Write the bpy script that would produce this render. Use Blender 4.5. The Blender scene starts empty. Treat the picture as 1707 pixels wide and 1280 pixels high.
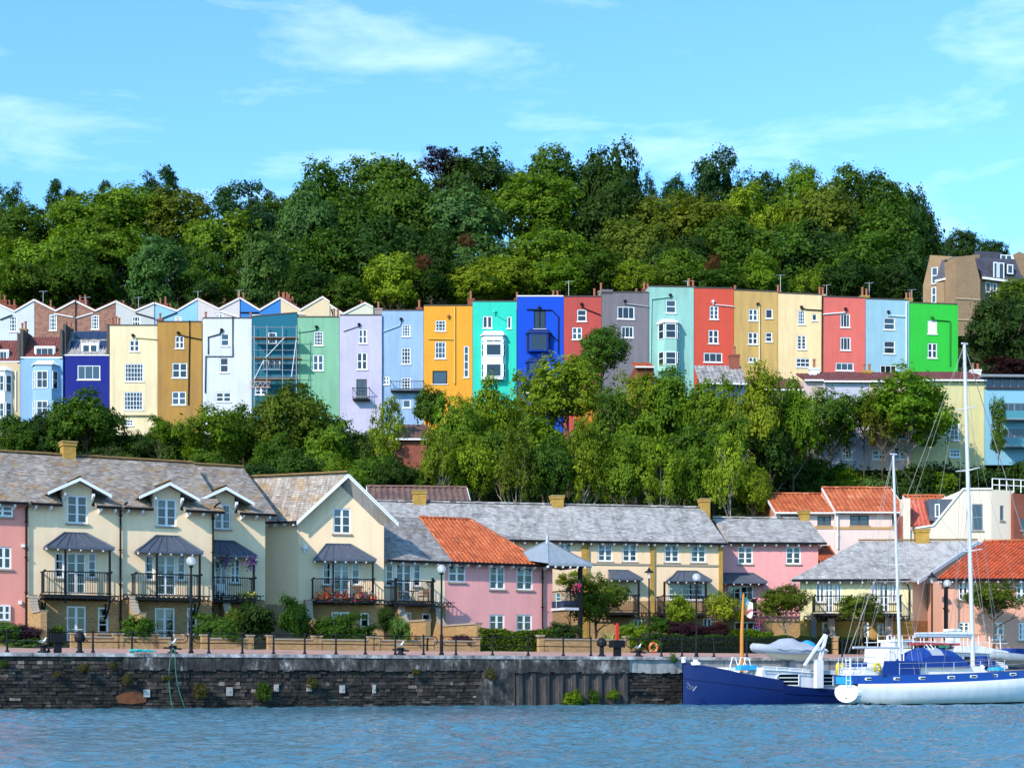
import bpy, math, random
import numpy as np
from mathutils import Vector
from mathutils.geometry import tessellate_polygon
R = random.Random(7)
S = bpy.context.scene
# ---------------------------------------------------------------- camera, world, sun, exposure
F, CX, HY, CZ = 2800.0, 853.5, 1130.0, 1.43      # focal length in photo pixels, centre column, horizon row, eye height
cam = bpy.data.objects.new('camera', bpy.data.cameras.new('camera'))
S.collection.objects.link(cam); S.camera = cam
cam.location = (0, 0, CZ); cam.rotation_euler = (math.pi/2, 0, 0)
cam.data.sensor_width = 36; cam.data.lens = F/1707*36; cam.data.shift_y = (HY-640)/1707
cam.data.clip_start = .5; cam.data.clip_end = 6000
SUN_EL, SUN_AZ = math.radians(34), math.radians(39)        # azimuth measured to the left of straight-behind the camera
sd = Vector((-math.sin(SUN_AZ)*math.cos(SUN_EL), -math.cos(SUN_AZ)*math.cos(SUN_EL), math.sin(SUN_EL)))
sun = bpy.data.objects.new('sun', bpy.data.lights.new('sun', 'SUN')); S.collection.objects.link(sun)
sun.data.energy = 3.7; sun.data.angle = math.radians(.9); sun.data.color = (1, .90, .79)
sun.rotation_euler = sd.to_track_quat('Z', 'Y').to_euler()
w = bpy.data.worlds.new('World'); S.world = w; w.use_nodes = True
N = w.node_tree.nodes; L = w.node_tree.links; N.clear()
def nd(t, **k):
    n = N.new(t)
    for a, b in k.items(): setattr(n, a, b)
    return n
sky = nd('ShaderNodeTexSky', sky_type='NISHITA', sun_disc=False)
sky.sun_elevation = SUN_EL; sky.sun_rotation = math.pi+SUN_AZ
sky.air_density = 1.0; sky.dust_density = .35; sky.ozone_density = 1.4; sky.altitude = 50
tint = nd('ShaderNodeMix', data_type='RGBA', blend_type='MULTIPLY'); tint.inputs[0].default_value = 1
tint.inputs[7].default_value = SKY_TINT = (.70, 1.17, 1.47, 1)
L.new(sky.outputs[0], tint.inputs[6])
geo = nd('ShaderNodeTexCoord'); mp = nd('ShaderNodeMapping'); mp.inputs['Scale'].default_value = (5.5, 5.5, 21); mp.inputs['Location'].default_value = (2.15, 3.4, 1.3)
nz = nd('ShaderNodeTexNoise'); nz.inputs['Scale'].default_value = 1.5; nz.inputs['Detail'].default_value = 7; nz.inputs['Roughness'].default_value = .60; nz.inputs['Distortion'].default_value = .3
rp = nd('ShaderNodeValToRGB'); rp.color_ramp.elements[0].position = .50; rp.color_ramp.elements[1].position = .90
rp.color_ramp.elements[0].color = (0, 0, 0, 1); rp.color_ramp.elements[1].color = (.5, .5, .5, 1)
cl = nd('ShaderNodeMix', data_type='RGBA'); cl.inputs[7].default_value = (7.2, 8.3, 9.6, 1)
L.new(geo.outputs['Generated'], mp.inputs[0]); L.new(mp.outputs[0], nz.inputs[0]); L.new(nz.outputs[0], rp.inputs[0])
L.new(rp.outputs[0], cl.inputs[0]); L.new(tint.outputs[2], cl.inputs[6])
bg = nd('ShaderNodeBackground'); bg.inputs[1].default_value = .15
out = nd('ShaderNodeOutputWorld'); L.new(cl.outputs[2], bg.inputs[0]); L.new(bg.outputs[0], out.inputs[0])
S.view_settings.view_transform = 'Standard'; S.view_settings.look = 'None'; S.view_settings.gamma = 1
S.view_settings.exposure = 0.6; S.view_settings.use_curve_mapping = False
S.cycles.max_bounces = 6; S.cycles.diffuse_bounces = 2; S.cycles.glossy_bounces = 3; S.cycles.transmission_bounces = 4; S.cycles.transparent_max_bounces = 8
S.cycles.caustics_reflective = False; S.cycles.caustics_refractive = False
S.cycles.use_denoising = True

# ---------------------------------------------------------------- materials
MC = {}
class Mat:
    def __init__(s, name):
        s.m = bpy.data.materials.new(name); s.m.use_nodes = True; s.n = s.m.node_tree.nodes; s.l = s.m.node_tree.links
        s.p = s.n['Principled BSDF']; s.out = s.n['Material Output']
    def nd(s, t, ins=None, **k):
        n = s.n.new(t)
        for a, b in k.items(): setattr(n, a, b)
        for a, b in (ins or {}).items():
            if isinstance(b, bpy.types.NodeSocket): s.l.new(b, n.inputs[a])
            else: n.inputs[a].default_value = b
        return n
    def noise(s, scale, detail=4, rough=.55, vec=None, dist=0):
        n = s.nd('ShaderNodeTexNoise', {'Scale': scale, 'Detail': detail, 'Roughness': rough, 'Distortion': dist})
        s.l.new(vec if vec else s.nd('ShaderNodeTexCoord').outputs['Object'], n.inputs['Vector']); return n.outputs['Fac']
    def ramp(s, f, stops):
        r = s.nd('ShaderNodeValToRGB', {0: f}); e = r.color_ramp.elements
        while len(e) < len(stops): e.new(.5)
        for i, (p, c) in enumerate(stops):
            e[i].position = p; e[i].color = tuple(c)+(1,) if len(c) == 3 else c
        return r.outputs[0]
    def mix(s, f, a, b, mode='MIX'):
        n = s.nd('ShaderNodeMix', data_type='RGBA', blend_type=mode)
        for i, v in ((0, f), (6, a), (7, b)):
            if isinstance(v, bpy.types.NodeSocket): s.l.new(v, n.inputs[i])
            else: n.inputs[i].default_value = (tuple(v)+(1,) if isinstance(v, tuple) and len(v) == 3 else v)
        return n.outputs[2]
    def vec(s, sx, sy, sz, kind='Object'):
        m = s.nd('ShaderNodeMapping', {'Scale': (sx, sy, sz)}); s.l.new(s.nd('ShaderNodeTexCoord').outputs[kind], m.inputs[0]); return m.outputs[0]
    def col(s, c): s.l.new(c, s.p.inputs['Base Color'])
    def bump(s, h, st=.3, d=.02):
        b = s.nd('ShaderNodeBump', {'Strength': st, 'Distance': d, 'Height': h}); s.l.new(b.outputs[0], s.p.inputs['Normal'])
    def attr(s, a='tint'): return s.nd('ShaderNodeAttribute', attribute_name=a).outputs['Fac']
    def rough(s, r, spec=.3):
        s.p.inputs['Roughness'].default_value = r; s.p.inputs['Specular IOR Level'].default_value = spec
def lin(c):   # sRGB 0-255 -> linear
    return tuple(((v/255+.055)/1.055)**2.4 if v > 10 else v/255/12.92 for v in c)
def sc(c, k): return tuple(min(1, v*k) for v in c)
def plain(name, c, rough=.5, spec=.4, metal=0, var=.15):
    if name in MC: return MC[name]
    M = Mat(name); M.rough(rough, spec); M.p.inputs['Metallic'].default_value = metal
    n = M.noise(3.0, 5)
    M.col(M.mix(n, sc(c, 1-var), sc(c, 1+var))); MC[name] = M.m; return M.m
def stucco(name, c, dirt=.35, age=.5):
    """painted render: faint patchiness, rain streaks and grime that belong to the wall"""
    if name in MC: return MC[name]
    M = Mat(name); M.rough(.85, .2)
    a = M.noise(.35, 5, .6); b = M.noise(1, 5, .65, M.vec(1.3, 1.3, .16)); g = M.noise(9, 3)
    base = M.mix(a, sc(c, .90), sc(c, 1.07))
    st = M.ramp(b, [(.42, (0, 0, 0)), (.68, (age, age, age))])
    c2 = M.mix(st, base, tuple(v*.62+.02 for v in c))
    c2 = M.mix(M.ramp(M.noise(.55, 9, .78), [(.47, (0, 0, 0)), (.66, (dirt, dirt, dirt))]), c2, tuple(v*.72+.015 for v in c))
    M.col(c2); M.bump(g, .25, .01); MC[name] = M.m; return M.m
def brickm(name, c1, c2, mortar, sx=.225, sy=.075):
    if name in MC: return MC[name]
    M = Mat(name); M.rough(.9, .15)
    uv = M.nd('ShaderNodeUVMap', uv_map='uv').outputs[0]
    b = M.nd('ShaderNodeTexBrick', {'Vector': uv, 'Scale': 1.0, 'Mortar Size': .008, 'Brick Width': sx, 'Row Height': sy, 'Bias': 0.0, 'Color1': c1+(1,), 'Color2': c2+(1,), 'Mortar': mortar+(1,)})
    M.col(M.mix(M.ramp(M.noise(.6, 6, .7), [(.35, (0, 0, 0)), (.7, (.5, .5, .5))]), b.outputs[0], sc(c1, .55))); M.bump(b.outputs['Fac'], .4, -.01); MC[name] = M.m; return M.m
def slatem(name, stops, moss=None, amt=.5):
    M = Mat(name); M.rough(.62, .35)
    t = M.attr(); base = M.ramp(t, stops)
    big = M.noise(1, 6, .7, M.vec(2.2, .30, .45)); base = M.mix(M.ramp(big, [(.47, (0, 0, 0)), (.68, (.75, .75, .75))]), base, sc(stops[1][1], .55))
    if moss:
        f = M.ramp(M.noise(1.1, 8, .8), [(.51, (0, 0, 0)), (.61, (amt, amt, amt))]); base = M.mix(f, base, moss)
    M.col(base); M.bump(M.noise(20, 3), .3, .01); MC[name] = M.m; return M.m
WHITE = plain('white_joinery', (.78, .79, .80), .4, .4, 0, .05)
BLACK = plain('black_ironwork', (.008, .009, .011), .6, .2)
LEAD = plain('lead_sheet', (.07, .085, .115), .42, .5, 0, .35)
ZINC = plain('zinc_sheet', (.24, .28, .32), .42, .5, .1, .2)
STONE = plain('sill_stone', (.33, .27, .21), .85, .2, 0, .25)
TERRA = plain('terracotta', (.30, .12, .07), .8, .2, 0, .3)
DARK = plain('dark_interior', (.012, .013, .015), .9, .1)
CURT = plain('curtain_fabric', (.36, .355, .34), .9, .1, 0, .2)
OCHB = brickm('ochre_brick', (.48, .29, .12), (.32, .17, .065), (.38, .29, .19))
OCHC = brickm('yellow_brick', (.50, .29, .045), (.36, .20, .03), (.38, .28, .14))
REDB = brickm('red_brick', (.30, .07, .04), (.20, .045, .03), (.26, .16, .12))
RUBB = brickm('rubble_brick', (.34, .17, .12), (.20, .085, .06), (.40, .30, .25), .34, .2)
BRNB = brickm('brown_brick', (.34, .22, .12), (.25, .155, .085), (.32, .24, .16))
SLATE = slatem('grey_slate', [(0, (.095, .088, .085)), (.3, (.235, .22, .21)), (.6, (.36, .34, .325)), (1, (.52, .495, .47))], (.25, .13, .03), .22)
SLATEO = slatem('lichened_slate', [(0, (.105, .088, .075)), (.3, (.26, .22, .185)), (.6, (.40, .345, .295)), (1, (.56, .50, .43))], (.34, .19, .05), .8)
SLATEG = slatem('pale_slate', [(0, (.17, .16, .15)), (.3, (.36, .34, .32)), (.6, (.49, .465, .44)), (1, (.64, .61, .57))], (.05, .05, .05), .45)
TILEO = slatem('orange_pantile', [(0, (.24, .045, .015)), (.4, (.44, .10, .03)), (.7, (.53, .145, .05)), (1, (.60, .26, .13))], (.14, .04, .02), .35)
TILEB = slatem('brown_tile', [(0, (.09, .045, .035)), (.5, (.15, .08, .06)), (1, (.24, .13, .10))], (.20, .15, .05), .35)
TILER = slatem('red_clay_tile', [(0, (.10, .03, .03)), (.5, (.17, .05, .04)), (1, (.26, .09, .06))], (.08, .04, .04), .3)
LICH = plain('lichened_ridge', (.17, .11, .045), .9, .1, 0, .5)
def glassm(name, c, r):
    M = Mat(name); M.rough(r, .7); M.p.inputs['Base Color'].default_value = c+(1,); M.bump(M.noise(1.1, 1), .05, .02); M.m.name = name; return M.m
GLASS = glassm('window_glass_dark', (.012, .018, .024), .05)
GLASSB = glassm('window_glass_blue', (.03, .055, .08), .08)
def clearglass():
    M = Mat('clear_glass'); g = M.nd('ShaderNodeBsdfGlossy', {'Roughness': .04, 'Color': (.9, .95, 1, 1)}); t = M.nd('ShaderNodeBsdfTransparent', {'Color': (.8, .86, .88, 1)})
    f = M.nd('ShaderNodeFresnel', {'IOR': 1.75}); M.l.new(M.nd('ShaderNodeBump', {'Strength': .04, 'Distance': .02, 'Height': M.noise(1.0, 1)}).outputs[0], g.inputs['Normal'])
    m = M.nd('ShaderNodeMixShader', {0: f.outputs[0], 1: t.outputs[0], 2: g.outputs[0]}); M.l.new(m.outputs[0], M.out.inputs[0]); return M.m
CLEAR = clearglass()
# ---------------------------------------------------------------- geometry helpers
def V(*a): return Vector(a)
def W(x, y, Z): return Vector(((x-CX)/F*Z, Z, CZ+(HY-y)/F*Z))
class Fr:
    """a vertical working plane in the place: passes under column x at distance Z, running off at slope t"""
    def __init__(s, x=None, Z=None, t=0., o=None, th=None):
        th = math.atan(t) if th is None else th
        s.th = th; s.u = V(math.cos(th), math.sin(th), 0); s.n = V(math.sin(th), -math.cos(th), 0)
        s.o = o if o is not None else V((x-CX)/F*Z, Z, 0)
    def off(s, d): return Fr(o=s.o+s.n*d, th=s.th)
    def turned(s, U, d=0, ang=90): return Fr(o=s.o+s.u*U+s.n*d, th=s.th+math.radians(ang))
    def uz(s, px, py, d=0):
        o = s.o+s.n*d; a = (px-CX)/F
        U = (a*o.y-o.x)/(s.u.x-a*s.u.y); T = o.y+s.u.y*U
        return U, CZ+(HY-py)/F*T
    def U(s, px, d=0): return s.uz(px, 0, d)[0]
    def z(s, px, py, d=0): return s.uz(px, py, d)[1]
    def p(s, U, z, d=0): return s.o+s.u*U+s.n*d+V(0, 0, z)
    def Zd(s, U, d=0): return s.p(U, 0, d).y
class MB:
    def __init__(s): s.v = []; s.f = []; s.mi = []; s.t = []
    def face(s, pts, m=0, t=.5):
        b = len(s.v); s.v += [tuple(p) for p in pts]; s.f.append(tuple(range(b, b+len(pts)))); s.mi.append(m); s.t.append(t)
    def hexa(s, c, m=0, t=.5):
        b = len(s.v); s.v += [tuple(p) for p in c]
        for f in ((0,1,2,3), (7,6,5,4), (0,4,5,1), (1,5,6,2), (2,6,7,3), (3,7,4,0)):
            s.f.append(tuple(b+i for i in f)); s.mi.append(m); s.t.append(t)
    def box(s, fr, u0, u1, z0, z1, d0, d1, m=0, t=.5):
        s.hexa([fr.p(u0,z0,d0), fr.p(u1,z0,d0), fr.p(u1,z1,d0), fr.p(u0,z1,d0), fr.p(u0,z0,d1), fr.p(u1,z0,d1), fr.p(u1,z1,d1), fr.p(u0,z1,d1)], m, t); return s
    def bar(s, a, b, w_, h=None, m=0, up=V(0,0,1)):
        h = h or w_; a = Vector(a); b = Vector(b); dr = (b-a).normalized()
        x = dr.cross(up); x = x.normalized() if x.length > 1e-4 else V(1,0,0); y = x.cross(dr).normalized(); x = x*w_/2; y = y*h/2
        s.hexa([a-x-y, a+x-y, a+x+y, a-x+y, b-x-y, b+x-y, b+x+y, b-x+y], m); return s
    def tube(s, pts, r, n=6, m=0, cap=True, t=.5):
        pts = [Vector(p) for p in pts]; rs = r if isinstance(r, (list, tuple)) else [r]*len(pts); base = len(s.v)
        for i, p in enumerate(pts):
            d = (pts[min(i+1, len(pts)-1)]-pts[max(i-1, 0)]).normalized()
            x = d.cross(V(0,0,1)); x = x.normalized() if x.length > 1e-3 else V(1,0,0); y = d.cross(x)
            for k in range(n):
                a = 2*math.pi*k/n; s.v.append(tuple(p+(x*math.cos(a)+y*math.sin(a))*rs[i]))
        for i in range(len(pts)-1):
            for k in range(n):
                s.f.append((base+i*n+k, base+i*n+(k+1)%n, base+(i+1)*n+(k+1)%n, base+(i+1)*n+k)); s.mi.append(m); s.t.append(t)
        if cap:
            for i in (0, len(pts)-1): s.f.append(tuple(base+i*n+k for k in range(n))); s.mi.append(m); s.t.append(t)
        return s
    def lathe(s, c, prof, n=12, m=0, t=.5):
        base = len(s.v); c = Vector(c)
        for r, z in prof:
            for k in range(n):
                a = 2*math.pi*k/n; s.v.append((c.x+r*math.cos(a), c.y+r*math.sin(a), c.z+z))
        for i in range(len(prof)-1):
            for k in range(n):
                s.f.append((base+i*n+k, base+i*n+(k+1)%n, base+(i+1)*n+(k+1)%n, base+(i+1)*n+k)); s.mi.append(m); s.t.append(t)
        for i in (0, len(prof)-1): s.f.append(tuple(base+i*n+k for k in range(n))); s.mi.append(m); s.t.append(t)
        return s
    def ball(s, c, r, n=10, m=0, sz=1.0):
        return s.lathe(c, [(r*max(.02, math.sin(math.pi*i/n)), -r*sz*math.cos(math.pi*i/n)) for i in range(n+1)], n+2, m)
    def torus(s, c, u, v, R_, r, n=16, k=6, m=0, a0=0, a1=2*math.pi):
        pts = [Vector(c)+(Vector(u)*math.cos(a)+Vector(v)*math.sin(a))*R_ for a in [a0+(a1-a0)*i/n for i in range(n+1)]]
        return s.tube(pts, r, k, m)
    def poly(s, fr, outer, holes=(), d=0, m=0, t=.5):
        loops = [[V(a, b, 0) for a, b in outer]]+[[V(a, b, 0) for a, b in h] for h in holes]
        flat = [p for l in loops for p in l]; base = len(s.v); s.v += [tuple(fr.p(p.x, p.y, d)) for p in flat]
        for tri in tessellate_polygon(loops): s.f.append(tuple(base+i for i in tri)); s.mi.append(m); s.t.append(t)
    def prism(s, fr, outer, d0, d1, holes=(), m=0, t=.5):
        s.poly(fr, outer, holes, d1, m, t); s.poly(fr, outer, (), d0, m, t)
        for i in range(len(outer)):
            a, b = outer[i], outer[(i+1)%len(outer)]; s.face([fr.p(*a, d0), fr.p(*b, d0), fr.p(*b, d1), fr.p(*a, d1)], m, t)
        for h in holes:
            for i in range(4):
                a, b = h[i], h[(i+1)%4]; s.face([fr.p(*a, d1-.2), fr.p(*b, d1-.2), fr.p(*b, d1), fr.p(*a, d1)], m, t)
        return s
    def build(s, name, mats, parent=None, smooth=False, fr=None, base=None):
        me = bpy.data.meshes.new(name); mats = mats if isinstance(mats, (list, tuple)) else [mats]
        if parent is not None: base = Vector(parent['_b'])
        elif base is None:
            a = np.array(s.v); base = V(*(a.min(0)+a.max(0))/2); base.z = a[:, 2].min()
        vv = np.array(s.v, dtype=np.float32)-np.array(base, dtype=np.float32)
        if smooth:   # weld shared corners so the surface shades as one skin
            key = np.round(vv*2000).astype(np.int64); _, first, inv = np.unique(key, axis=0, return_index=True, return_inverse=True); inv = inv.ravel()
            vv = vv[first]; keep = [(i, tuple(dict.fromkeys(int(inv[k]) for k in f))) for i, f in enumerate(s.f)]; keep = [(i, f) for i, f in keep if len(f) > 2]
            s.f = [f for _, f in keep]; s.mi = [s.mi[i] for i, _ in keep]; s.t = [s.t[i] for i, _ in keep]
        me.from_pydata(vv.tolist(), [], s.f)
        me.polygons.foreach_set('material_index', s.mi)
        if smooth: me.polygons.foreach_set('use_smooth', [True]*len(s.f))
        at = me.attributes.new('tint', 'FLOAT', 'FACE'); at.data.foreach_set('value', s.t)
        if fr is not None:   # brick coordinates in metres: along the wall and up it
            uv = me.uv_layers.new(name='uv'); vi = np.zeros(len(me.loops), dtype=np.int32); me.loops.foreach_get('vertex_index', vi)
            A = np.array(s.v)[vi]; u_ = np.array(fr.u); n_ = np.array(fr.n)
            uu = (A-np.array(fr.o))@u_+(A-np.array(fr.o))@n_*1.0
            uv.data.foreach_set('uv', np.stack([uu, A[:, 2]], 1).astype(np.float32).ravel())
        for m in mats: me.materials.append(m)
        o = bpy.data.objects.new(name, me); S.collection.objects.link(o); o['_b'] = list(base)
        if parent is not None: o.parent = parent
        else: o.location = base
        return o
def tag(o, label=None, cat=None, group=None, kind=None):
    for k, v_ in (('label', label), ('category', cat), ('group', group), ('kind', kind)):
        if v_: o[k] = v_
    return o
def thing(name, base, label, cat, group=None):
    o = bpy.data.objects.new(name, None); S.collection.objects.link(o); o.location = base; o['_b'] = list(base)
    o.empty_display_size = .5; return tag(o, label, cat, group)
def rect(u0, z0, u1, z1): return [(u0, z0), (u1, z0), (u1, z1), (u0, z1)]
# ---------------------------------------------------------------- windows, roofs, chimneys
def window(par, fr, r, cols=2, rows=3, d=0, fw=.07, bw=.035, bars=(), name='window', mat=None, glass=None, inset=.1, sill=True, curtain=0, centre=True, sillm=None):
    """r = (u0,z0,u1,z1) of the opening; frame with glazing bars, pane and sill"""
    u0, z0, u1, z1 = r; mat = mat or WHITE; mb = MB(); a, b = d-inset, d-inset+.06
    mb.box(fr, u0, u1, z1-fw, z1, a, b); mb.box(fr, u0, u1, z0, z0+fw, a, b); mb.box(fr, u0, u0+fw, z0+fw, z1-fw, a, b); mb.box(fr, u1-fw, u1, z0+fw, z1-fw, a, b)
    for i in range(1, cols):
        u = u0+(u1-u0)*i/cols; h = (fw*.75 if centre and (cols == 2 or i*2 == cols or i in bars) else bw/2)
        mb.box(fr, u-h, u+h, z0+fw, z1-fw, a+.005, b-.005)
    for j in range(1, rows):
        z = z0+(z1-z0)*j/rows; h = bw/2 if rows != 2 else fw*.45
        mb.box(fr, u0+fw, u1-fw, z-h, z+h, a+.01, b-.01)
    o = mb.build(name, mat, par)
    m = MB().box(fr, u0+.01, u1-.01, z0+.01, z1-.01, a+.015, a+.03) if glass is not CLEAR else MB()
    if glass is CLEAR:
        m.face([fr.p(u0+.02, z0+.02, a+.02), fr.p(u1-.02, z0+.02, a+.02), fr.p(u1-.02, z1-.02, a+.02), fr.p(u0+.02, z1-.02, a+.02)])
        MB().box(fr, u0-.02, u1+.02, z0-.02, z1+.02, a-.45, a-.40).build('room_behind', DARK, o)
        w_ = u1-u0; k = curtain or R.choice([0, 0, 1, 1, 2, 3]); c = MB()
        def drape(ua, ub, za, zb):
            n = max(4, int((ub-ua)/.07)); pp = [(ua+(ub-ua)*i/n, a-.12+.03*math.sin(i*2.1)) for i in range(n+1)]
            for (p, q), (p2, q2) in zip(pp, pp[1:]): c.face([fr.p(p, za, q), fr.p(p2, za, q2), fr.p(p2, zb, q2), fr.p(p, zb, q)])
        if k == 1: drape(u0, u0+w_*.22, z0, z1); drape(u1-w_*.2, u1, z0, z1)
        if k == 2: drape(u0, u1, z0+(z1-z0)*.62, z1)
        if k == 3: drape(u0, u0+w_*.45, z0, z1)
        if k == 4: drape(u0, u1, z0, z1)
        if c.v: c.build('curtain', CURT, o)
    m.build('pane', glass or GLASS, o)
    if sill: MB().box(fr, u0-.08, u1+.08, z0-.09, z0-.002, d-.05, d+.09).build('sill', sillm or STONE, o)
    return o
def px_rect(fr, a, d=0):
    x0, y0, x1, y1 = a; u0, zt = fr.uz(x0, y0, d); u1, zb = fr.uz(x1, y1, d); zt2 = fr.z((x0+x1)/2, y0, d); zb2 = fr.z((x0+x1)/2, y1, d)
    return (u0, zb2, u1, zt2)
def plane_tiles(par, A, B, C, D, kind='slate', mat=None, tw=.25, ex=.165, thick=.12, name='roof', clip=None, under=None, lift=.022, piece='slates'):
    """roof slope: A,B eave ends, C,D ridge ends (B-C and A-D verges). A solid deck plus real overlapping courses."""
    A, B, C, D = map(Vector, (A, B, C, D)); e = (B-A).normalized(); n = (B-A).cross(D-A).normalized()
    if n.z < 0: n = -n
    sd_ = n.cross(e).normalized()
    if sd_.z < 0: sd_ = -sd_
    o = MB(); o.hexa([A-n*thick, B-n*thick, C-n*thick, D-n*thick, A, B, C, D]); deck = o.build(name, under or mat, par)
    q = [((P-A).dot(e), (P-A).dot(sd_)) for P in (A, B, C, D)] if clip is None else [((P-A).dot(e), (P-A).dot(sd_)) for P in map(Vector, clip)]
    tmax = max(p[1] for p in q); tmin = min(p[1] for p in q); mb = MB(); rows = int((tmax-tmin)/ex)+1
    def P(s_, t_, h): return A+e*s_+sd_*t_+n*h
    for j in range(rows):
        t0 = tmin+j*ex; tc = min(t0+ex*.5, tmax-.01); xs = []
        for i in range(len(q)):
            (x0, y0), (x1, y1) = q[i], q[(i+1)%len(q)]
            if (y0-tc)*(y1-tc) < 0: xs.append(x0+(x1-x0)*(tc-y0)/(y1-y0))
        if len(xs) < 2: continue
        xa, xb = min(xs), max(xs); t1 = min(t0+ex*1.12, tmax); s_ = xa-(j%2)*tw/2 if kind == 'slate' else xa; tone = R.gauss(0, .04)
        while s_ < xb:
            a, b = max(s_, xa), min(s_+tw, xb)
            if b-a > .03:
                tt = min(1, max(0, R.gauss(.5, .13)+tone))
                if kind == 'slate':
                    h = lift+R.uniform(-.008, .012); g = .006
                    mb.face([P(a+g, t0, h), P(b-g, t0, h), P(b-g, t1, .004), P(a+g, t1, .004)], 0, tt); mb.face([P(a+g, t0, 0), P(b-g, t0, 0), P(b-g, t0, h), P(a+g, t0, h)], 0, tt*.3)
                else:
                    pr = [(0, .03), (.18, .075), (.38, .075), (.58, .03), (.8, .008), (1, .03)]; hh = R.uniform(0, .008)
                    pts = [(a+(b-a)*p, h*(1.0 if kind == 'pan' else .6)+hh) for p, h in pr]
                    for (p, h), (p2, h2) in zip(pts, pts[1:]):
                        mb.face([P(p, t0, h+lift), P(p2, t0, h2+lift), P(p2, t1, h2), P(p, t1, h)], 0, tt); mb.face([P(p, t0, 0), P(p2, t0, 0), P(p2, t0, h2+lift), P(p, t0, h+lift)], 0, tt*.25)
            s_ += tw
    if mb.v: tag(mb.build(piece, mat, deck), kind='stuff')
    return deck
def ridge(par, A, B, mat, r=.11, name='ridge_tiles'):
    A, B = Vector(A), Vector(B); L_ = (B-A).length; n = max(2, int(L_/.45)); mb = MB(); e = (B-A)/n; side = e.cross(V(0,0,1)).normalized()
    for i in range(n):
        a = A+e*i; b = a+e*.985; k = [(math.cos(t_)*r*1.2, math.sin(t_)*r) for t_ in [math.pi*j/5 for j in range(6)]]; j_ = R.uniform(0, .015)
        for (x, z), (x2, z2) in zip(k, k[1:]): mb.face([a+side*x+V(0,0,z+j_), b+side*x+V(0,0,z+j_), b+side*x2+V(0,0,z2+j_), a+side*x2+V(0,0,z2+j_)], 0, R.random())
        mb.face([a+side*x+V(0,0,z+j_) for x, z in k]); mb.face([b+side*x+V(0,0,z+j_) for x, z in k])
    return tag(mb.build(name, mat, par), kind='stuff')
def chimney(par, fr, u0, u1, z0, z1, d0, d1, mat, cap=None, pots=0, potm=None, flash=True):
    mb = MB().box(fr, u0, u1, z0, z1-.18, d0, d1); mb.box(fr, u0-.05, u1+.05, z1-.18, z1, d0-.05, d1+.05)
    o = mb.build('chimney', mat, par, fr=fr)
    if cap: MB().box(fr, u0-.09, u1+.09, z1, z1+.07, d0-.09, d1+.09).build('chimney_cap', cap, o)
    for i in range(pots):
        u = u0+(u1-u0)*(i+.5)/pots; h = R.uniform(.55, .95)
        MB().lathe(fr.p(u, z1+(.07 if cap else 0), (d0+d1)/2), [(.15, 0), (.17, .05), (.12, .1), (.11, h*.8), (.15, h*.85), (.14, h)], 8).build('chimney_pot', potm or TERRA, o)
    return o
def aerial(p, h, label, kind=0):
    o = thing('television_aerial', p, label, 'aerial', 'aerials on the terrace roofs')
    MB().tube([p-V(0,0,.6), p+V(0,0,h)], .03, 5).build('mast', ALU, o)
    m = MB().bar(p+V(-.5,0,h-.05), p+V(.5,0,h+.02), .03)
    for i in range(5): m.bar(p+V(-.4+.2*i, -.25, h-.03), p+V(-.4+.2*i, .25, h-.03), .02)
    m.build('antenna', ALU, o)
ALU = plain('dull_aluminium', (.35, .36, .38), .4, .5, .5)
def downpipe(par, fr, u, z0, z1, d, mat=None, r=.055, bend=None):
    pts = [fr.p(u, z0, d), fr.p(u, z1, d)]
    if bend: pts += [fr.p(u+bend[0]*.6, z1+bend[1]*.7, d+.02), fr.p(u+bend[0], z1+bend[1], d+(bend[2] if len(bend) > 2 else 0))]
    mb = MB().tube(pts, r, 7)
    k = z0+1
    while k < z1: mb.box(fr, u-r*1.5, u+r*1.5, k, k+.06, d-r, d+r*1.3); k += 1.8
    return mb.build('downpipe', mat or BLACK, par)
def eave(par, fr, u0, u1, z, d, spacing=.75, rafters=True):
    """gutter with painted rafter feet below it"""
    m = MB().tube([fr.p(u0, z-.02, d+.05), fr.p(u1, z-.02, d+.05)], .07, 7); m.build('gutter', BLACK, par)
    if rafters:
        u = u0+.25
        while u < u1-.1:
            mb = MB(); mb.prism(fr.turned(u, 0, 90), [(-d+.0, z-.20), (-d, z-.06), (.02, z+.12), (.02, z-.34)], -.045, .045); mb.build('rafter_foot', WHITE, par); u += spacing
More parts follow.
